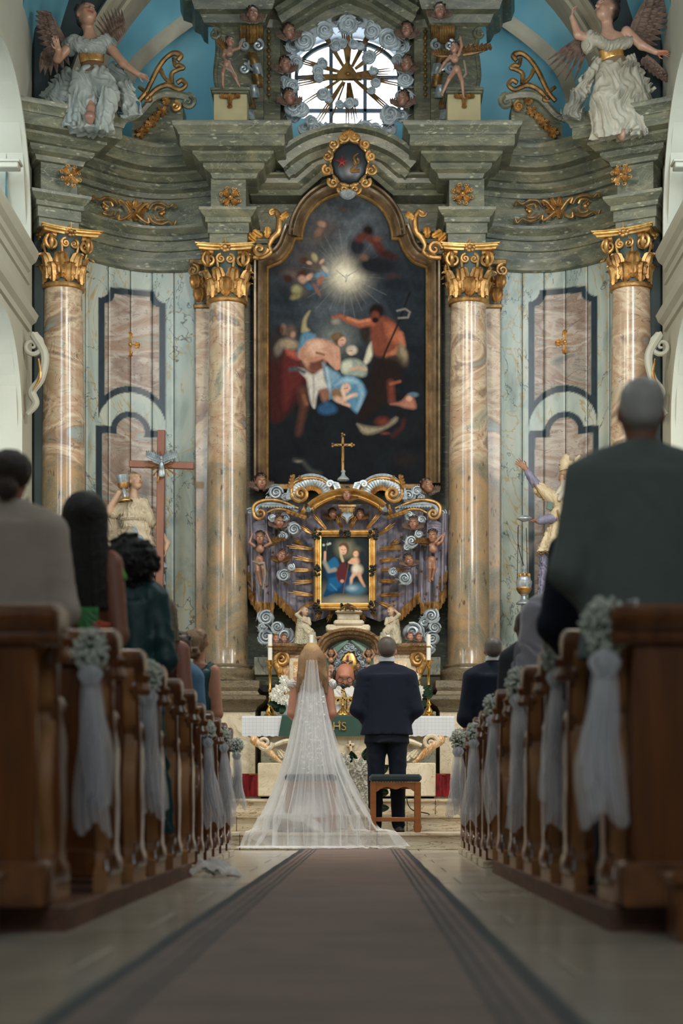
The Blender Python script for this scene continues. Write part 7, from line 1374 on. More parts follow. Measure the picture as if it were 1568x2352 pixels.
# red striped carpets behind the altar base, kneelers, cables
for x0, x1, lab in ((556, 600, 'red striped rug edge showing left of the altar base'), (1000, 1034, 'red striped rug edge showing right of the altar base')):
    D = 19.75; o = thing('red_rug', lab, 'rug', W((x0+x1)/2, 1830, D)); mb = MB(); mb.grid(lambda u, v: tuple(W(x0+(x1-x0)*u, 1830-52*v, D-.02*math.sin(u*9)*v)), 16, 6); mb.build('weave', MT['rug_red'] if 'rug_red' in MT else mat('rug_red', hx('b3232a'), .9, var=.8, ns=7, stretch=(6, 1, .8), col2=hx('2c1216')), o, angle=180)
    mb = MB(); q = W((x0+x1)/2, 1779, D+.05); mb.box(q, ((x1-x0)*D/F, .1, .02), bev=.004); mb.build('folded_top', mat('rug_orange', hx('b5623c'), .9, var=.5), o)
D = 20.3; kn = None
for nm, x0, x1, D, lab in (('g', 848, 968, 17.02, 'wooden kneeler stool with dark green cushion behind the groom'), ('b', 654, 772, 17.02, 'wooden kneeler stool with dark green cushion seen through the veil')):
    a, b = X_(x0, D), X_(x1, D); z0 = .16; H = Z_(1777, D)-z0; o = thing('kneeler_stool', lab, 'stool', ((a+b)/2, D+.15, z0), 'kneeler stools')
    mb = MB(); mb.box(((a+b)/2, D+.13, z0+H-.04), (b-a, .34, .07), bev=.022); mb.build('cushion', MT['velvet_green'], o)
    mb = MB()
    for k in range(18): mb.ell((a+.02+(b-a-.04)*k/17, D-.035, z0+H-.078), (.0045, .003, .0045), 6, 4)
    tag(mb.build('upholstery_nail', MT['brass'], o), kind='stuff')
    mb = MB(); n = 40; top = [(a+.01+(b-a-.02)*i/n, z0+H-.08) for i in range(n+1)]; bot = []
    for i in range(n+1): t = abs(2*i/n-1); bot.append((top[i][0], z0+H-.135-.05*max(0, (t-.62)/.38)**.8-.012*math.cos(t*9)))
    mb.prism(top+bot[::-1], 'y', D-.022, D-.004); mb.build('apron', MT['kneeler_wood'], o, smooth=False)
    mb = MB(); mb.box(((a+b)/2, D+.28, z0+H-.11), (b-a-.03, .02, .06)); mb.build('apron', MT['kneeler_wood'], o)
    for lx in (a+.035, b-.035):
        for dy in (0, .27): mb = MB(); mb.prism([(lx-.028, z0+H-.08), (lx-.028, z0+.08), (lx-.036, z0+.05), (lx-.024, z0), (lx+.024, z0), (lx+.036, z0+.05), (lx+.028, z0+.08), (lx+.028, z0+H-.08)], 'y', D-.03+dy, D+.015+dy, bev=.004); mb.build('leg', MT['kneeler_wood'], o, smooth=False)
    for dy in (0, .27): mb = MB(); mb.box(((a+b)/2, D-.01+dy, z0+.12), (b-a-.09, .02, .04), bev=.004); mb.build('stretcher', MT['kneeler_wood'], o)
mb = MB(); mb.tube(catmull([W(933, 1832, 18.3), W(938, 1850, 18.2), W(950, 1862, 18.1), W(980, 1868, 18.0), (X_(985, 17.9), 17.88, .325)], 6), .006, 6); tag(mb.build('cable', MT['black_plastic']), 'thin black cable lying on the steps behind the groom stool', 'cable')
# ---------------------------------------------------------------- pews
def xl(D): return -.935-.0085*(D-5.75) if D < 10.6 else -.99-.022*(D-10.6)
def xr(D): return .768 if D < 11 else .775+.012*(D-11)
for sg, nm in ((-1, 'left'), (1, 'right')):
    e0 = xl if sg < 0 else xr; mb = MB(); d1 = 10.35 if sg < 0 else 10.95; w = 2.3; a, b = e0(5.75), e0(d1)
    O = [(a, 5.75), (b, d1), (b+sg*w, d1), (a+sg*w, 5.75)]; mb.prism(O if sg < 0 else O, 'z', .078, .0, bev=.006)
    tag(mb.build('pew_platform', MT['plinth_wood'], smooth=False, loc=((a+b)/2+sg, 8, 0)), 'long low wooden platform carrying the nearer pews on the '+nm+' side', 'platform')
def pew(D, xe, sg, k, far):
    z0 = .078 if not far else .05; o = thing('pew', '', 'pew', (xe, D, z0), 'church pews'); Wd = 2.25; H = .905
    back = [(.0, 0), (.0, .07), (.06, .10), (.085, .15), (.05, .24), (.015, .34), (.02, .44), (.06, .53), (.10, .58), (.105, .62), (.06, .66), (.045, .74), (.04, .80), (.0, .84), (-.01, .88), (0, H)]
    front = [(.17, H), (.18, .86), (.14, .80), (.13, .72), (.19, .64), (.30, .58), (.33, .52), (.30, .44), (.325, .34), (.31, .24), (.27, .15), (.30, .10), (.40, .07), (.40, 0)]
    P = [(y+D, z+z0) for y, z in back]+[(y+D, z+z0) for y, z in front]; P = P[::-1]
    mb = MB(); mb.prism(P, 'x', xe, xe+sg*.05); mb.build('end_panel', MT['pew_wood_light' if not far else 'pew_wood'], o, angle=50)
    Q = [(D+.1+(y-D-.1)*.8, z0+.06+(z-z0)*.86) for y, z in P]; mb = MB(); mb.prism(Q, 'x', xe-sg*.012, xe+sg*.01, bev=.008); mb.build('raised_field', MT['pew_wood'], o, angle=50)
    def bx(nm, y0, y1, z_0, z_1, m='pew_wood', x0=.05, x1=Wd, bev=.01): mb = MB(); mb.box((xe+sg*(x0+x1)/2, D+(y0+y1)/2, z0+(z_0+z_1)/2), (x1-x0, y1-y0, z_1-z_0), bev=bev); mb.build(nm, MT[m], o)
    bx('back_panel', .06, .09, .12, .86); bx('lower_rail', .05, .10, .05, .16); bx('seat', .10, .48, .40, .435)
    for i in range(3): bx('raised_panel', .045, .06, .24, .74, x0=.16+i*.72, x1=.16+i*.72+.6, bev=.012)
    mb = MB(); C = [(-.02, .915), (-.035, .935), (-.03, .965), (0, .985), (.06, .99), (.15, .985), (.185, .965), (.19, .94), (.16, .92), (.15, .90), (.12, .885), (.12, .86), (.03, .86), (.02, .89)]; C = [(D+y, z0+z-.02) for y, z in C]
    mb.prism(C[::-1], 'x', xe-sg*.035, xe+sg*Wd, bev=.008); mb.build('cap_rail', MT['pew_wood'], o, angle=50)
    mb = MB(); mb.spiral((xe+sg*.02, D+.25, z0+.60), .075, 1.2, .03, .02, a0=0, cw=1, ax=((0, 1, 0), (0, 0, 1)), n=8); mb.build('arm_scroll', MT['pew_wood'], o)
    mb = MB(); mb.lathe([(.0, 0), (.045, 0), (.055, .02), (.04, .05), (.05, .08), (.03, .1), (0, .1)], (xe-sg*.01, D+.08, z0+.78), 14); mb.build('knob', MT['pew_wood'], o)
    return o
pews = {}
for sg, nm in ((-1, 'left'), (1, 'right')):
    for k in range(12 if sg > 0 else 11):
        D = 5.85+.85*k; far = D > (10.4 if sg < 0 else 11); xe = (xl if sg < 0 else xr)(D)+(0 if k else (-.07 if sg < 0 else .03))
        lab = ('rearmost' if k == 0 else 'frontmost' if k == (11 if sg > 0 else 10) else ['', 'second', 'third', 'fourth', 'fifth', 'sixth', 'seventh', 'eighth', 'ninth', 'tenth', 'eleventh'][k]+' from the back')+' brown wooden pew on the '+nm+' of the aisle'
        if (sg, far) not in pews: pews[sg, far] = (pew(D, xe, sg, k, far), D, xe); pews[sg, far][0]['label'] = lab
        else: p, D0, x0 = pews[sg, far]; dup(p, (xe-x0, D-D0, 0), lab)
        if far: mb = MB(); mb.box((xe+sg*.18, D+.22, .025), (.40, .5, .05), bev=.004); tag(mb.build('pew_plinth', MT['step_stone']), 'small stone plinth under the '+lab.replace(' brown wooden', ''), 'plinth', 'pew plinths')
    # tall rear screen panel and kneeling bench nearest the camera
    xe = (xl if sg < 0 else xr)(5.8)+(.05 if sg > 0 else -.07); o = thing('pew_screen', 'tall dark wooden panel closing off the rearmost pew on the '+nm, 'panel', (xe+sg, 5.7, .0)); R0 = 5.72
    def bx(nm_, y0, y1, z_0, z_1, x0=.0, x1=2.2, bev=.01, m='pew_wood'): mb = MB(); mb.box((xe+sg*(x0+x1)/2, R0+(y0+y1)/2, (z_0+z_1)/2), (x1-x0, y1-y0, z_1-z_0), bev=bev); mb.build(nm_, MT[m], o)
    bx('board', 0, .04, .10, .95, .02); bx('stile', -.015, 0, .2, .88, .22, .34, .006); bx('rail', -.015, 0, .76, .88, .34, 2.1, .006); bx('rail', -.015, 0, .16, .26, .22, 2.1, .006)
    mb = MB(); C = [(-.02, .90), (-.035, .92), (-.03, .935), (-.06, .955), (-.075, .98), (-.075, 1.0), (-.06, 1.015), (.1, 1.02), (.12, .98), (.06, .94), (.05, .90)]; mb.prism([(R0+y, z) for y, z in C][::-1], 'x', xe-sg*.05, xe+sg*2.2, bev=.006); mb.build('cap_rail', MT['pew_wood'], o, angle=50)
    mb = MB(); C = [(-.0, .22), (-.03, .2), (-.05, .14), (-.09, .10), (-.10, .085), (.1, .085), (.1, .22)]; mb.prism([(R0+y, z) for y, z in C], 'x', xe-sg*.02, xe+sg*2.2, bev=.005); mb.build('base_moulding', MT['pew_wood'], o, angle=50)
    kb = thing('kneeling_bench', 'low wooden kneeling bench in front of the rear panel on the '+nm, 'bench', (xe+sg*.9, 5.3, 0)); mb = MB(); mb.box((xe+sg*1.06, 5.36, .185), (2.0, .26, .035), bev=.01); mb.build('board', MT['pew_wood'], kb)
    for q in (.13, 1.4): mb = MB(); mb.box((xe+sg*q, 5.36, .084), (.09, .2, .168), bev=.008); mb.build('leg', MT['pew_wood'], kb)
# ---- tulle bows with baby's breath
def gyps(o, c, r, n, seed, zs=1.25):
    rr = random.Random(seed); mb = MB(); st = MB(); c = Vector(c)
    for i in range(n):
        d = Vector((rr.gauss(0, 1), rr.gauss(0, .8), rr.gauss(0, 1))); d.normalize(); p = c+Vector((d.x, d.y*.8, d.z*zs))*r*(rr.random()**.35)*1.05; q = rr.uniform(.0045, .0085); mb.ell(p, (q, q, q), 6, 4)
        if i % 4 == 0: b = c-Vector((0, 0, r*zs*1.2)); st.tube([b, (b+p)/2+Vector((rr.uniform(-.01, .01), 0, .01)), p], .0014, 4)
    tag(mb.build('blossom', MT['blossom'], o), kind='stuff'); tag(st.build('stem', MT['stem_green'], o), kind='stuff')
def ribbon(o, p0, p1, w0, w1, seed, m='tulle', nf=5):
    rr = random.Random(seed); ph = rr.uniform(0, 6); p0, p1 = Vector(p0), Vector(p1); mb = MB()
    def f(u, v):
        q = p0+(p1-p0)*v; s = u-.5; w = w0+(w1-w0)*min(1, v*1.6)**.7+.012*math.sin(v*7+ph); a = .02*min(1, v*3+.15)
        return (q.x+s*w+.02*math.sin(v*5+ph)*v, q.y+a*math.sin(s*nf*6.3+ph+v*2.5)+.01*math.sin(u*31+ph), q.z+.02*math.sin(s*9+ph)*v-.04*abs(s)*v*(1 if v > .9 else 0))
    mb.grid(f, 36, 30); mb.build('tulle_tail', MT[m], o, angle=180)
def bow(px, py, D, ybot, xb, r, lab, seed, yk=None):
    c = W(px, py, D); o = thing('pew_bow', lab, 'bow', c, 'tulle pew bows'); gyps(o, c, r, 300, seed); K = D/F; kz = c.z-r*1.45; kn = Vector((c.x+(xb-px)*K*.1, c.y-.02, kz))
    mb = MB(); mb.ell(kn, (r*.5, r*.4, r*.6), 14, 9)
    for i in range(6): a = i*1.05+seed; mb.tube(catmull([kn+Vector((math.cos(a)*r*.2, -.01, r*.4)), kn+Vector((math.cos(a)*r*.62, math.sin(a)*r*.4, 0)), kn+Vector((math.cos(a)*r*.3, -.01, -r*.6))], 4), r*.13, 6)
    mb.build('knot', MT['tulle_dense'], o)
    e = Vector((X_(xb, D), D-.03, Z_(ybot, D))); ribbon(o, kn, e, r*.7, r*2.0, seed); ribbon(o, kn+Vector((0, .02, 0)), e+Vector((r*.35, .03, .05+.03*math.sin(seed))), r*.6, r*1.4, seed+5); ribbon(o, kn+Vector((0, -.01, 0)), e+Vector((-r*.3, -.02, .12)), r*.5, r*1.1, seed+9)
    sx = 1 if px > 800 else -1; mb = MB(); mb.tube(catmull([kn+Vector((0, 0, r*.3)), c+Vector((sx*r*.9, .04, r*.2)), c+Vector((sx*r*1.5, .06, r*1.2)), c+Vector((sx*r*1.2, .1, r*1.25))], 5), .004, 5, flat=((0, 1, 0), .5)); mb.build('tie_ribbon', MT['white_cloth'], o)
tulle('tulle_dense', (.8, .8, .82), .75)
for i, (px, py, D, yb, xb, r, lab) in enumerate(((208, 1492, 6.65, 1900, 222, .062, 'tulle bow nearest the camera on the left pews'), (342, 1556, 8.35, 1868, 345, .062, 'tulle bow with wide blunt tail, second on the left pews'), (477, 1678, 11.75, 1893, 488, .052, 'third tulle bow on the left pews, beside the updo woman\'s pew'), (514, 1692, 13.45, 1893, 521, .055, 'fourth tulle bow on the left pews'), (543, 1713, 14.3, 1852, 549, .052, 'farthest tulle bow on the left, next to the altar steps'),
    (1387, 1442, 5.75, 1880, 1378, .075, 'tulle bow nearest the camera on the right, under the grey suited man'), (1280, 1500, 7.45, 1895, 1276, .068, 'second tulle bow on the right pews, under the navy jacket'), (1188, 1568, 9.2, 1902, 1196, .062, 'third tulle bow on the right pews, over the teal sequin hem'), (1130, 1622, 10.9, 1878, 1134, .055, 'fourth tulle bow on the right pews'), (1088, 1682, 12.6, 1888, 1080, .052, 'fifth tulle bow on the right pews'), (1052, 1698, 14.3, 1873, 1048, .066, 'farthest tulle bow on the right, next to the altar steps'))): bow(px, py, D, yb, xb, r, lab, i*3+1)
o = thing('fallen_bow', 'fallen bundle of baby\'s breath and tulle lying on the floor by the left pews', 'bow', (X_(490, 10.3), 10.3, 0)); gyps(o, (X_(490, 10.3), 10.3, .06), .06, 260, 77, .75)
mb = MB(); c = Vector((X_(488, 10.3), 10.25, .0)); mb.grid(lambda u, v: (c.x-.15+.30*u+.02*math.sin(v*9), c.y-.12+.2*v, .012+.085*math.sin(math.pi*u)*(.4+.6*abs(math.sin(v*6+u*4)))+.02*math.sin(u*23)*math.sin(math.pi*v)), 40, 20); mb.build('tulle_tail', MT['tulle'], o, angle=180)
mb = MB(); mb.tube([(X_(520, 10.2), 10.2, .012), (X_(540, 10.2), 10.18, .01), (X_(552, 10.2), 10.15, .008)], .004, 5); mb.build('stalk', MT['plinth_wood'], o)
# ---------------------------------------------------------------- people
def person(lab, D, cx, yt, yb, hh, sw, skin=SKIN, hair=HB, style='short', yaw=math.pi, pitch=-.12, roll=0, coat=None, slv='long', dress=None, pants=None, vox=None, arms='front', shoes=hx('1c1512'), beard=None, lean=0, group=None, sd=.52, fold=True, hem=.50, mat_top='cloth', lo=True):
    """standing figure; coat/dress/pants are colours; pixel units at distance D; dep>0 is away from the camera"""
    H = yb-yt; s = H/440.; f = 1 if yaw > 1 else -1; o = thing('person', lab, 'person', W(cx, yb, D), group); hc = (cx+lean, yt+hh*.5, 2*s*f); ys = yt+hh*1.0+.045*H
    v = vox or max(1.7, 2.1*s); ye, yw = yt+.37*H, yt+.49*H; hip = yt+.52*H; kn = yt+.74*H; ex = sw*.98; pr = headp(hc, hh, yaw, pitch, roll, skin, hair, style=style, beard=beard)
    pr += [cap((cx+lean, yt+hh*.72, 3*s*f), (cx, ys+4*s, 3*s*f), hh*.21, hh*.235, skin), robe((cx, ys-4*s, 0), (cx, ys+.14*H, 0), (sw*.66, sw*.29), (sw*.62, sw*.31), skin), robe((cx, ys+.12*H, 0), (cx, hip, 0), (sw*.56, sw*.29), (sw*.58, sw*.32), skin)]
    for q in (-1, 1):
        sh = (cx+q*sw*.76, ys+10*s, 0); el = (cx+q*ex, ye, -4*s*f); ha = (cx+q*sw*.12, yw, 40*s*f) if arms == 'front' else (cx+q*sw*.35, yw-20*s, 44*s*f)
        pr += [cap(sh, el, 13*s, 11*s, skin), cap(el, ha, 10.5*s, 7*s, skin)]+handp(A3(ha), A3((cx-q*sw*.25, yw+16*s, 44*s*f))-A3(ha), (0, -f, -.3), 34*s, skin, .6, q)
        if lo: pr += [cap((cx+q*sw*.32, hip, 0), (cx+q*sw*.34, kn, 2*s), 20*s, 13*s, skin), cap((cx+q*sw*.34, kn, 2*s), (cx+q*sw*.36, yb-12*s, 0), 12.5*s, 7*s, skin), cap((cx+q*sw*.36, yb-6*s, 0), (cx+q*sw*.40, yb-5*s, 22*s*f), 7*s, 6*s, skin)]
    flesh('body', pr, D, MT['skin'], o, vox=v, k=5*s, cb=1.3*s)
    if coat is not None:
        c = coat; yh = yt+hem*H; pr = [robe((cx, ys+4*s, 0), (cx, yt+.41*H, 0), (sw*.82, sw*sd*.9), (sw*.76, sw*sd*.9), c, k=3*s), robe((cx, yt+.39*H, 0), (cx, yh, 0), (sw*.755, sw*sd*.9), (sw*.86, sw*sd*1.02), c, 5, .02, k=2*s), cap((cx-sw*.46, ys+3*s, 0), (cx+sw*.46, ys+3*s, 0), 20*s, 20*s, c), robe((cx, yt+hh*.93, 1), (cx, ys+6*s, 0), (hh*.27, hh*.27), (hh*.5, hh*.42), c, k=8*s)]
        for q in (-1, 1):
            sh = (cx+q*sw*.74, ys+10*s, 0); el = (cx+q*ex, ye, -4*s*f); ha = (cx+q*sw*.16, yw, 38*s*f); pr += [cap((cx+q*sw*.3, ys-6*s, 0), sh, 14*s, 17*s, c), cap(sh, el, 18*s, 15.5*s, c, k=7*s), cap(el, ha, 15.5*s, 11.5*s, c)]
        flesh('jacket', pr, D, MT[mat_top], o, vox=v, k=9*s, fold=(.55*s, 30*s, 1.0) if fold else None)
    if dress is not None:
        c = dress; pr = [robe((cx, ys+12*s, 0), (cx, yt+.38*H, 0), (sw*.78, sw*sd*.85), (sw*.66, sw*sd*.8), c), robe((cx, yt+.37*H, 0), (cx, hip, 0), (sw*.66, sw*sd*.8), (sw*.86, sw*sd*1.1), c), robe((cx, hip-4*s, 0), (cx, yt+hem*H, 0), (sw*.86, sw*sd*1.1), (sw*1.15, sw*sd*1.5), c, 9, .07)]
        if slv == 'long':
            for q in (-1, 1): pr += [cap((cx+q*sw*.7, ys+8*s, 0), (cx+q*ex, ye, -4*s*f), 16*s, 14*s, c), cap((cx+q*ex, ye, -4*s*f), (cx+q*sw*.16, yw, 38*s*f), 14*s, 10*s, c)]
            pr += [cap((cx-sw*.5, ys+2*s, 0), (cx+sw*.5, ys+2*s, 0), 18*s, 20*s, c)]
        if slv == 'one': pr += [cap((cx+sw*.6, ys+2*s, 0), (cx+sw*.25, ys+20*s, -6*s), 10*s, 12*s, c)]
        if slv == 'straps': pr += [cap((cx+q*sw*.5, ys-2*s, 0), (cx+q*sw*.45, ys+18*s, 0), 8*s, 9*s, c) for q in (-1, 1)]
        flesh('dress', pr, D, MT[mat_top], o, vox=v, k=8*s, fold=(1.3*s, 26*s, .3))
    if pants is not None:
        pr = [robe((cx, yt+.44*H, 0), (cx, hip+10*s, 0), (sw*.68, sw*sd*.9), (sw*.74, sw*sd*.95), pants)]+[cap((cx+q*sw*.34, hip, 0), (cx+q*sw*.36, kn, 2*s), 24*s, 18.5*s, pants) for q in (-1, 1)]+[cap((cx+q*sw*.36, kn, 2*s), (cx+q*sw*.38, yb-15*s, 0), 18.5*s, 15*s, pants) for q in (-1, 1)]
        flesh('trousers', pr, D, MT['cloth'], o, vox=v, k=6*s, fold=(1.*s, 26*s, 1.2))
        for q in (-1, 1): flesh('shoe', [cap((cx+q*sw*.38, yb-8*s, -5*s*f), (cx+q*sw*.46, yb-7*s, 22*s*f), 10*s, 9*s, shoes), rbox((cx+q*sw*.42, yb-2*s, 8*s*f), (11*s, 24*s, 3*s), shoes, rr=2*s)], D, MT['satin'], o, vox=v*.7, k=3*s)
    return o
def hairpart(o, D, pr, vox=1.8, k=4, fold=None, name='hair'): return flesh(name, pr, D, MT['hair'], o, vox=vox, k=k, fold=fold)
NAVY = hx('0f1728'); SK1 = hx('b98468')
g = person('groom in dark navy suit seen from behind, head bowed, hands in front', 17.35, 888, 1466, 1910, 60, 70, hx('c08c72'), hx('4c423a'), coat=NAVY, pants=hx('0d1422'), vox=1.8, pitch=-.15, shoes=hx('2a1a14'), sd=.5)
flesh('shirt_collar', [robe((888, 1521, -1), (888, 1508, 0), (18, 15), (17, 14), hx('d8d8d8'))], 17.35, MT['cloth'], g, vox=1, k=1)
n = person('man in dark navy suit standing in the right front pew, seen from behind', 15.01, 1132, 1466, 1963, 58, 66, hx('b98a72'), hx('5c544c'), coat=NAVY, pants=NAVY, vox=1.9, pitch=-.05)
flesh('shirt_collar', [robe((1132, 1519, -1), (1132, 1507, 0), (18, 15), (17, 14), hx('d8d8d8'))], 15.01, MT['cloth'], n, vox=1.1, k=1)
# celebrant
D = 20.0; p = person('bald bearded celebrant with glasses in white and gold vestment reading at the altar', D, 792, 1524, 1836, 60, 44, hx('b5765c'), hx('3a2a20'), style='none', yaw=0, pitch=-.45, vox=1.4, beard=hx('3c3028'), lo=False)
hairpart(p, D, [ell((768, 1550, 6), (6, 14, 12), hx('33251c')), ell((816, 1550, 6), (6, 14, 12), hx('33251c')), ell((792, 1556, 20), (22, 10, 13), hx('33251c'))], 1.3, 2)
WH = hx('d9d7d0'); flesh('vestment', [robe((792, 1588, 2), (792, 1650, 0), (30, 22), (52, 28), WH, 6, .04), robe((792, 1640, 0), (792, 1836, 0), (52, 28), (62, 34), WH, 10, .06), cap((764, 1600, 0), (746, 1650, -10), 16, 14, WH), cap((820, 1600, 0), (838, 1650, -10), 16, 14, WH), cap((746, 1650, -10), (776, 1668, -34), 14, 10, WH), cap((838, 1650, -10), (808, 1662, -34), 14, 10, WH), robe((792, 1576, 0), (792, 1592, 0), (19, 16), (24, 19), WH)], D, MT['cloth'], p, vox=1.6, k=7, fold=(1.2, 16, .1))
mb = MB()
for dx, dy in ((0, 0), (-10, -3), (10, -3), (0, 12), (0, -10), (-18, -4), (18, -4)): mb.box(W(790+dx, 1612+dy, D-.17), (.05, .02, .05), Matrix.Rotation(.785, 3, 'Y'))
mb.tube([W(800, 1622, D-.17), W(818, 1650, D-.2)], .03, 6, flat=((0, 1, 0), .3)); mb.build('gold_embroidery', MT['gold_bright'], p)
mb = MB()
for s in (-1, 1): c = W(792+s*11, 1562, D-.145); mb.spiral(c, .028, 1, .0035, .0035, rend=1, n=5, steps=18)
mb.tube([W(788, 1561, D-.15), W(796, 1561, D-.15)], .003, 5); mb.build('glasses', MT['black_plastic'], p)
# bride
D = 17.3; b = person('bride with long blonde hair in a white lace gown under a long trailing veil', D, 716, 1480, 1910, 58, 47, hx('b98068'), hx('b08a5c'), dress=hx('d6d0cb'), slv='none', hem=.985, vox=1.7, arms='front', pitch=-.1, lo=False, sd=.6)
BL, BL2 = hx('a98258'), hx('8a6440'); rr = random.Random(5)
pr = [ell((716, 1508, -4), (27, 25, 27), BL), cap((700, 1515, -12), (694, 1566, -14), 15, 12, BL), cap((734, 1515, -10), (744, 1570, -12), 16, 12, BL2), cap((716, 1520, -14), (716, 1580, -18), 18, 15, BL)]
for i in range(16): x = 686+4.4*i; pr.append(cap((716+(x-716)*.6, 1500, -20+abs(i-8)*1.2), (x+3*math.sin(i*2), 1550+8*math.sin(i), -22), 4, 4, BL if i % 2 else BL2, k=2)); pr.append(cap((x+3*math.sin(i*2), 1550+8*math.sin(i), -22), (x-4*math.sin(i*1.3), 1588+6*math.sin(i*3), -18), 4.5, 3, BL2 if i % 3 else BL, k=2))
hairpart(b, D, pr, 1.5, 3)
flesh('cap_sleeve', [ell((676, 1572, 0), (17, 14, 14), hx('dcd6d0'))], D, MT['cloth'], b, vox=1.2, k=2, fold=(2.2, 7, .8)); flesh('cap_sleeve', [ell((756, 1572, 0), (17, 14, 14), hx('dcd6d0'))], D, MT['cloth'], b, vox=1.2, k=2, fold=(2.2, 7, .2))
flesh('skirt', [robe((716, 1690, 0), (716, 1905, -6), (40, 30), (76, 62), hx('cfc8c2'), 11, .08), robe((700, 1850, -20), (680, 1908, -50), (40, 30), (70, 50), hx('cfc8c2'), 8, .1)], D, MT['cloth'], b, vox=2.2, k=8, fold=(1.6, 14, .1))
mb = MB(); rr = random.Random(8)
for i in range(150): x, y = rr.uniform(688, 744), rr.uniform(1600, 1800); mb.ell(W(x, y, D-(.17+.00035*(y-1600)) + .12*((x-716)/40)**2), (.012, .006, .009), 6, 4)
tag(mb.build('lace_motif', MT['petal'], b), kind='stuff')
def veil(u, v, lay, seed):
    a = (u-.5)*math.radians(215); x0, y0, z0 = X_(716, D), D-.02, Z_(1496, D); t = v; s = math.sin(a); c = math.cos(a)
    xe = X_(716, 16.5)+(s*.70 if s < 0 else s*.82)+(.03); ye = 16.9-.52*max(0, c)**.7-.16*abs(s)**3+.03*math.sin(a*9)
    if lay: xe = X_(716, 16.5)+s*.55; ye = 17.02-.50*max(0, c)
    w1 = t**.95*.32+.05; w2 = t**3.4; rx = (.05+.19*t**.75+.10*t*t); x = x0+s*rx*(1-w2)+(xe-x0)*w2; y = y0-c*(.10+.13*min(1, t*1.8)+.10*t*t)*(1-w2)+(ye-y0)*w2
    z = z0+(.012 if lay else .0)-(z0-.18)*min(1, t/.86)**1.0 if t < .86 else .18
    if t < .05: x = x0+s*(.02+t*.9); y = y0-c*(.03+t*1.3)
    fo = (.006+.030*t)*(1-.4*(t > .88)); ph = seed; n = 17 if not lay else 13; d = fo*(math.sin(a*n+ph+1.5*math.sin(t*3+a*2))+.5*math.sin(a*n*2.3-ph+t*4)); x += s*d; y -= c*d
    if t >= .80:
        q = (t-.80)/.20; ff = 16.885; x += .02*math.sin(a*19+q*3); zt = .172+.03*abs(math.sin(a*11+q*5+ph))*(1-q)
        z = z*(1-min(1, q*2.5))+zt*min(1, q*2.5)
        if y < ff: z = max(.022+.018*abs(math.sin(a*15+q*7)), zt-(ff-y)*1.5-.05*math.sin(a*7)*min(1, (ff-y)*6))
    return (x, y, z)
for lay, seed in ((0, 1.), (1, 4.)): mb = MB(); mb.grid(lambda u, v: veil(u, v, lay, seed), 260, 130); mb.build('veil', MT['veil_tulle'], b, angle=180)
# guests on the left, nearest first
q = person('woman in beige blazer with low brown bun at the far left, seen from behind', 7.36, 22, 1038, 2034, 118, 128, hx('a8765c'), hx('2e2019'), coat=hx('b3a496'), pants=hx('6a6058'), vox=4.2, pitch=0, sd=.48)
hairpart(q, 7.36, [ell((26, 1080, -8), (50, 56, 46), hx('38271d')), ell((24, 1130, -50), (28, 24, 26), hx('3f2c20'))], 3.5, 8, (2, 14, .3)); mb = MB(); mb.ell(W(64, 1146, 7.36), (.006, .006, .009), 8, 6); mb.build('earring', MT['silver'], q)
D = 8.21; q = person('woman with very long straight dark hair in a green and orange patterned dress', D, 200, 1135, 2014, 100, 76, hx('8f5c48'), hx('1a110d'), dress=hx('6a3d2a'), slv='straps', hem=.94, vox=3.6, pitch=0)
hairpart(q, D, [ell((196, 1180, -8), (52, 50, 52), hx('170f0c')), robe((196, 1185, -12), (206, 1405, -22), (54, 40), (46, 22), hx('170f0c'), 15, .05)], 3.2, 6, (1.5, 12, .0))
for i, (x, y, h) in enumerate(((272, 1290, 'c0452c'), (284, 1316, '5fa03c'), (262, 1340, '8a3a28'), (280, 1352, '6aa840'))): flesh('ruffle', [cap((x-16, y-14, 0), (x, y+12, -4), 12, 9, hx(h))], D, MT['satin'], q, vox=2.4, k=3, fold=(2, 9, .6))
PT = ('2f7f3a', 'c0502a', '7a3a4a', '3f8f48', 'a8442a', '5a2f38')
for i, (x, y, dx, dy) in enumerate(((210, 1440, 24, 40), (232, 1470, 20, 40), (246, 1530, 12, 60), (262, 1600, 12, 70), (272, 1680, 12, 60), (276, 1760, 12, 60), (282, 1850, 14, 50), (286, 1900, 16, 30), (288, 1935, 17, 16), (290, 1955, 17, 12), (292, 1972, 17, 10))): flesh('dress_pattern', [rbox((x, y, -48 if y < 1560 else -30), (dx, 5, dy), hx(PT[i % 6]), Rm(0, 0, .25*math.sin(i*2)), rr=4)], D, MT['satin'], q, vox=3, k=3, fold=(2, 16, .3))
D = 9.06; q = person('woman with big dark curly hair in a long dark teal dress', D, 305, 1236, 1999, 92, 80, hx('6a4638'), hx('14100e'), dress=hx('0f3a3c'), slv='long', hem=.89, vox=3.4, pitch=0, mat_top='satin', sd=.6)
rr = random.Random(9); HC = hx('15100e'); pr = [ell((300, 1292, -6), (60, 52, 58), HC)]
for i in range(150): a, e_ = rr.uniform(0, 6.28), rr.uniform(-1.2, 1.5); pr.append(ell((300+(58+8*rr.random())*math.cos(a)*math.cos(e_), 1294-(58+8*rr.random())*math.sin(e_), -6+54*math.sin(a)*math.cos(e_)), (6, 6, 6), HC, k=3))
hairpart(q, D, pr, 2.2, 5, (3.5, 8, .5))
D = 11.61; q = person('woman with straight ash blonde hair in a dark red sleeveless top', D, 378, 1374, 1994, 76, 52, hx('8f5c4a'), hx('6a5446'), dress=hx('3f1418'), slv='straps', hem=.5, pants=hx('1e4f9a'), vox=2.6, pitch=0)
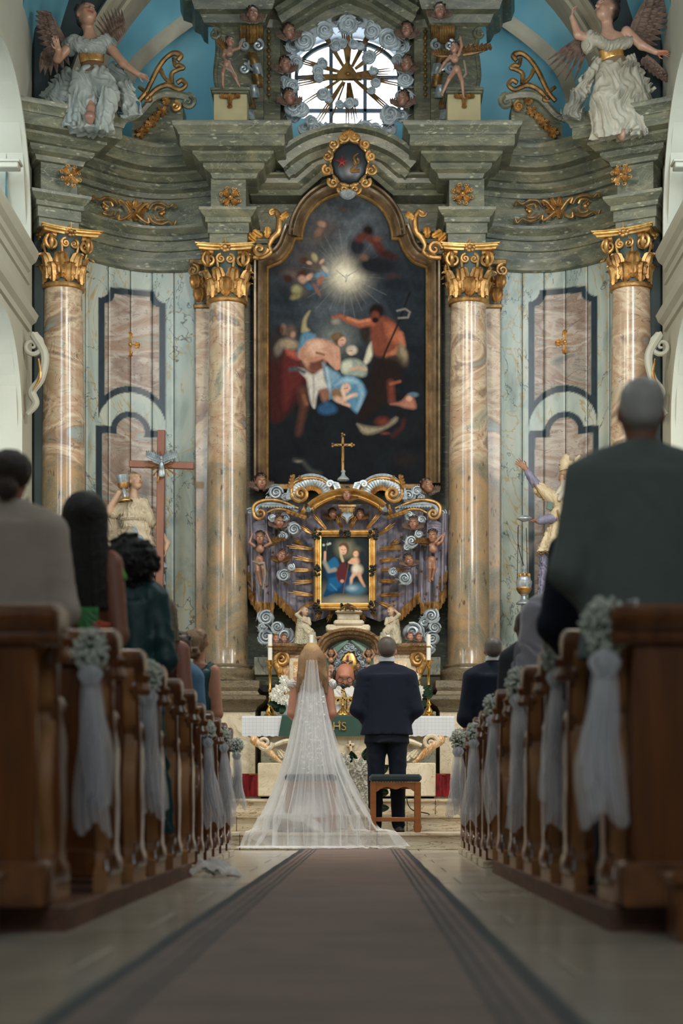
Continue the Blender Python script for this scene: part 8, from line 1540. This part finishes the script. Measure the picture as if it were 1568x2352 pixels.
pr = [ell((374, 1404, -5), (31, 30, 33), hx('6e5a4a')), robe((376, 1404, -8), (386, 1478, -10), (31, 26), (26, 18), hx('7a6654'), 13, .06), cap((388, 1450, -8), (400, 1484, -8), 14, 9, hx('7a6654'))]; hairpart(q, D, pr, 2, 4, (1.2, 8, 0))
q = person('guest in light blue jacket with tousled brown hair, mostly hidden in the left pews', 13.31, 418, 1462, 1977, 60, 40, hx('9a6a54'), hx('3a271c'), style='curly', coat=hx('4f708a'), pants=hx('3f5a72'), vox=2.3)
D = 14.16; q = person('woman with braided blonde updo in a one shouldered teal dress', D, 456, 1446, 1970, 60, 44, hx('ab7458'), hx('7a5a3a'), dress=hx('0f4044'), slv='one', hem=.8, vox=2., mat_top='satin', arms='front')
pr = [ell((446, 1474, -6), (30, 28, 29), hx('8a6844')), ell((446, 1502, -24), (17, 13, 14), hx('76552f'))]
for i in range(9): a = -1.2+.3*i; pr.append(cap((446+29*math.sin(a), 1450+10*abs(math.sin(a)), -16), (446+8*math.sin(a*2), 1498, -33), 4, 4, hx('96744c' if i % 2 else '6a4a2c'), k=1.5))
for i in range(6): a = i*1.05; pr.append(cap((446+12*math.cos(a), 1502+9*math.sin(a), -34), (446+12*math.cos(a+1.2), 1502+9*math.sin(a+1.2), -36), 5, 5, hx('8a6844' if i % 2 else '5f4226'), k=1.5))
hairpart(q, D, pr, 1.3, 2.5)
# guests on the right, nearest first
q = person('big grey haired man in a grey green suit at the right, seen from behind', 6.5, 1472, 876, 2056, 148, 172, hx('94624e'), hx('aaa6a2'), coat=hx('626b66'), pants=hx('15181d'), vox=4.8, pitch=0, hem=.54, sd=.46)
q = person('guest in dark navy jacket half hidden behind the big grey haired man', 7.36, 1392, 1092, 2033, 112, 128, hx('8a5c4a'), hx('2a211c'), coat=hx('101828'), pants=hx('101420'), vox=4.2, pitch=0)
D = 9.91; q = person('woman with a sheer pale shawl over her head and a teal sequined skirt', D, 1244, 1378, 1987, 78, 52, hx('a07868'), hx('8a7a70'), coat=hx('75717a'), dress=None, vox=3, pitch=0, lo=True)
flesh('sequin_skirt', [robe((1240, 1650, 0), (1200, 1975, 0), (50, 34), (32, 26), hx('0f4a50'), 7, .08)], D, MT['satin'], q, vox=2.6, k=5, fold=(1.5, 9, .4))
mat('shawl', attr=True, rough=.9, var=.12, ns=6, sheen=.5); SH = hx('8d8890'); flesh('shawl', [ell((1246, 1412, 0), (46, 42, 48), SH), robe((1246, 1400, 0), (1238, 1570, -2), (46, 40), (64, 44), SH, 7, .07), cap((1232, 1470, 0), (1206, 1560, -6), 26, 20, SH)], D, MT['shawl'], q, vox=2.6, k=12, fold=(2.2, 34, .25))
q = person('guest in dark grey jacket standing just left of the pale shawl', 11.61, 1206, 1408, 1994, 70, 50, hx('8a6454'), hx('3a322c'), coat=hx('2c2f33'), pants=hx('1c1e22'), vox=2.8)
print('flesh triangles', NTRI[0])
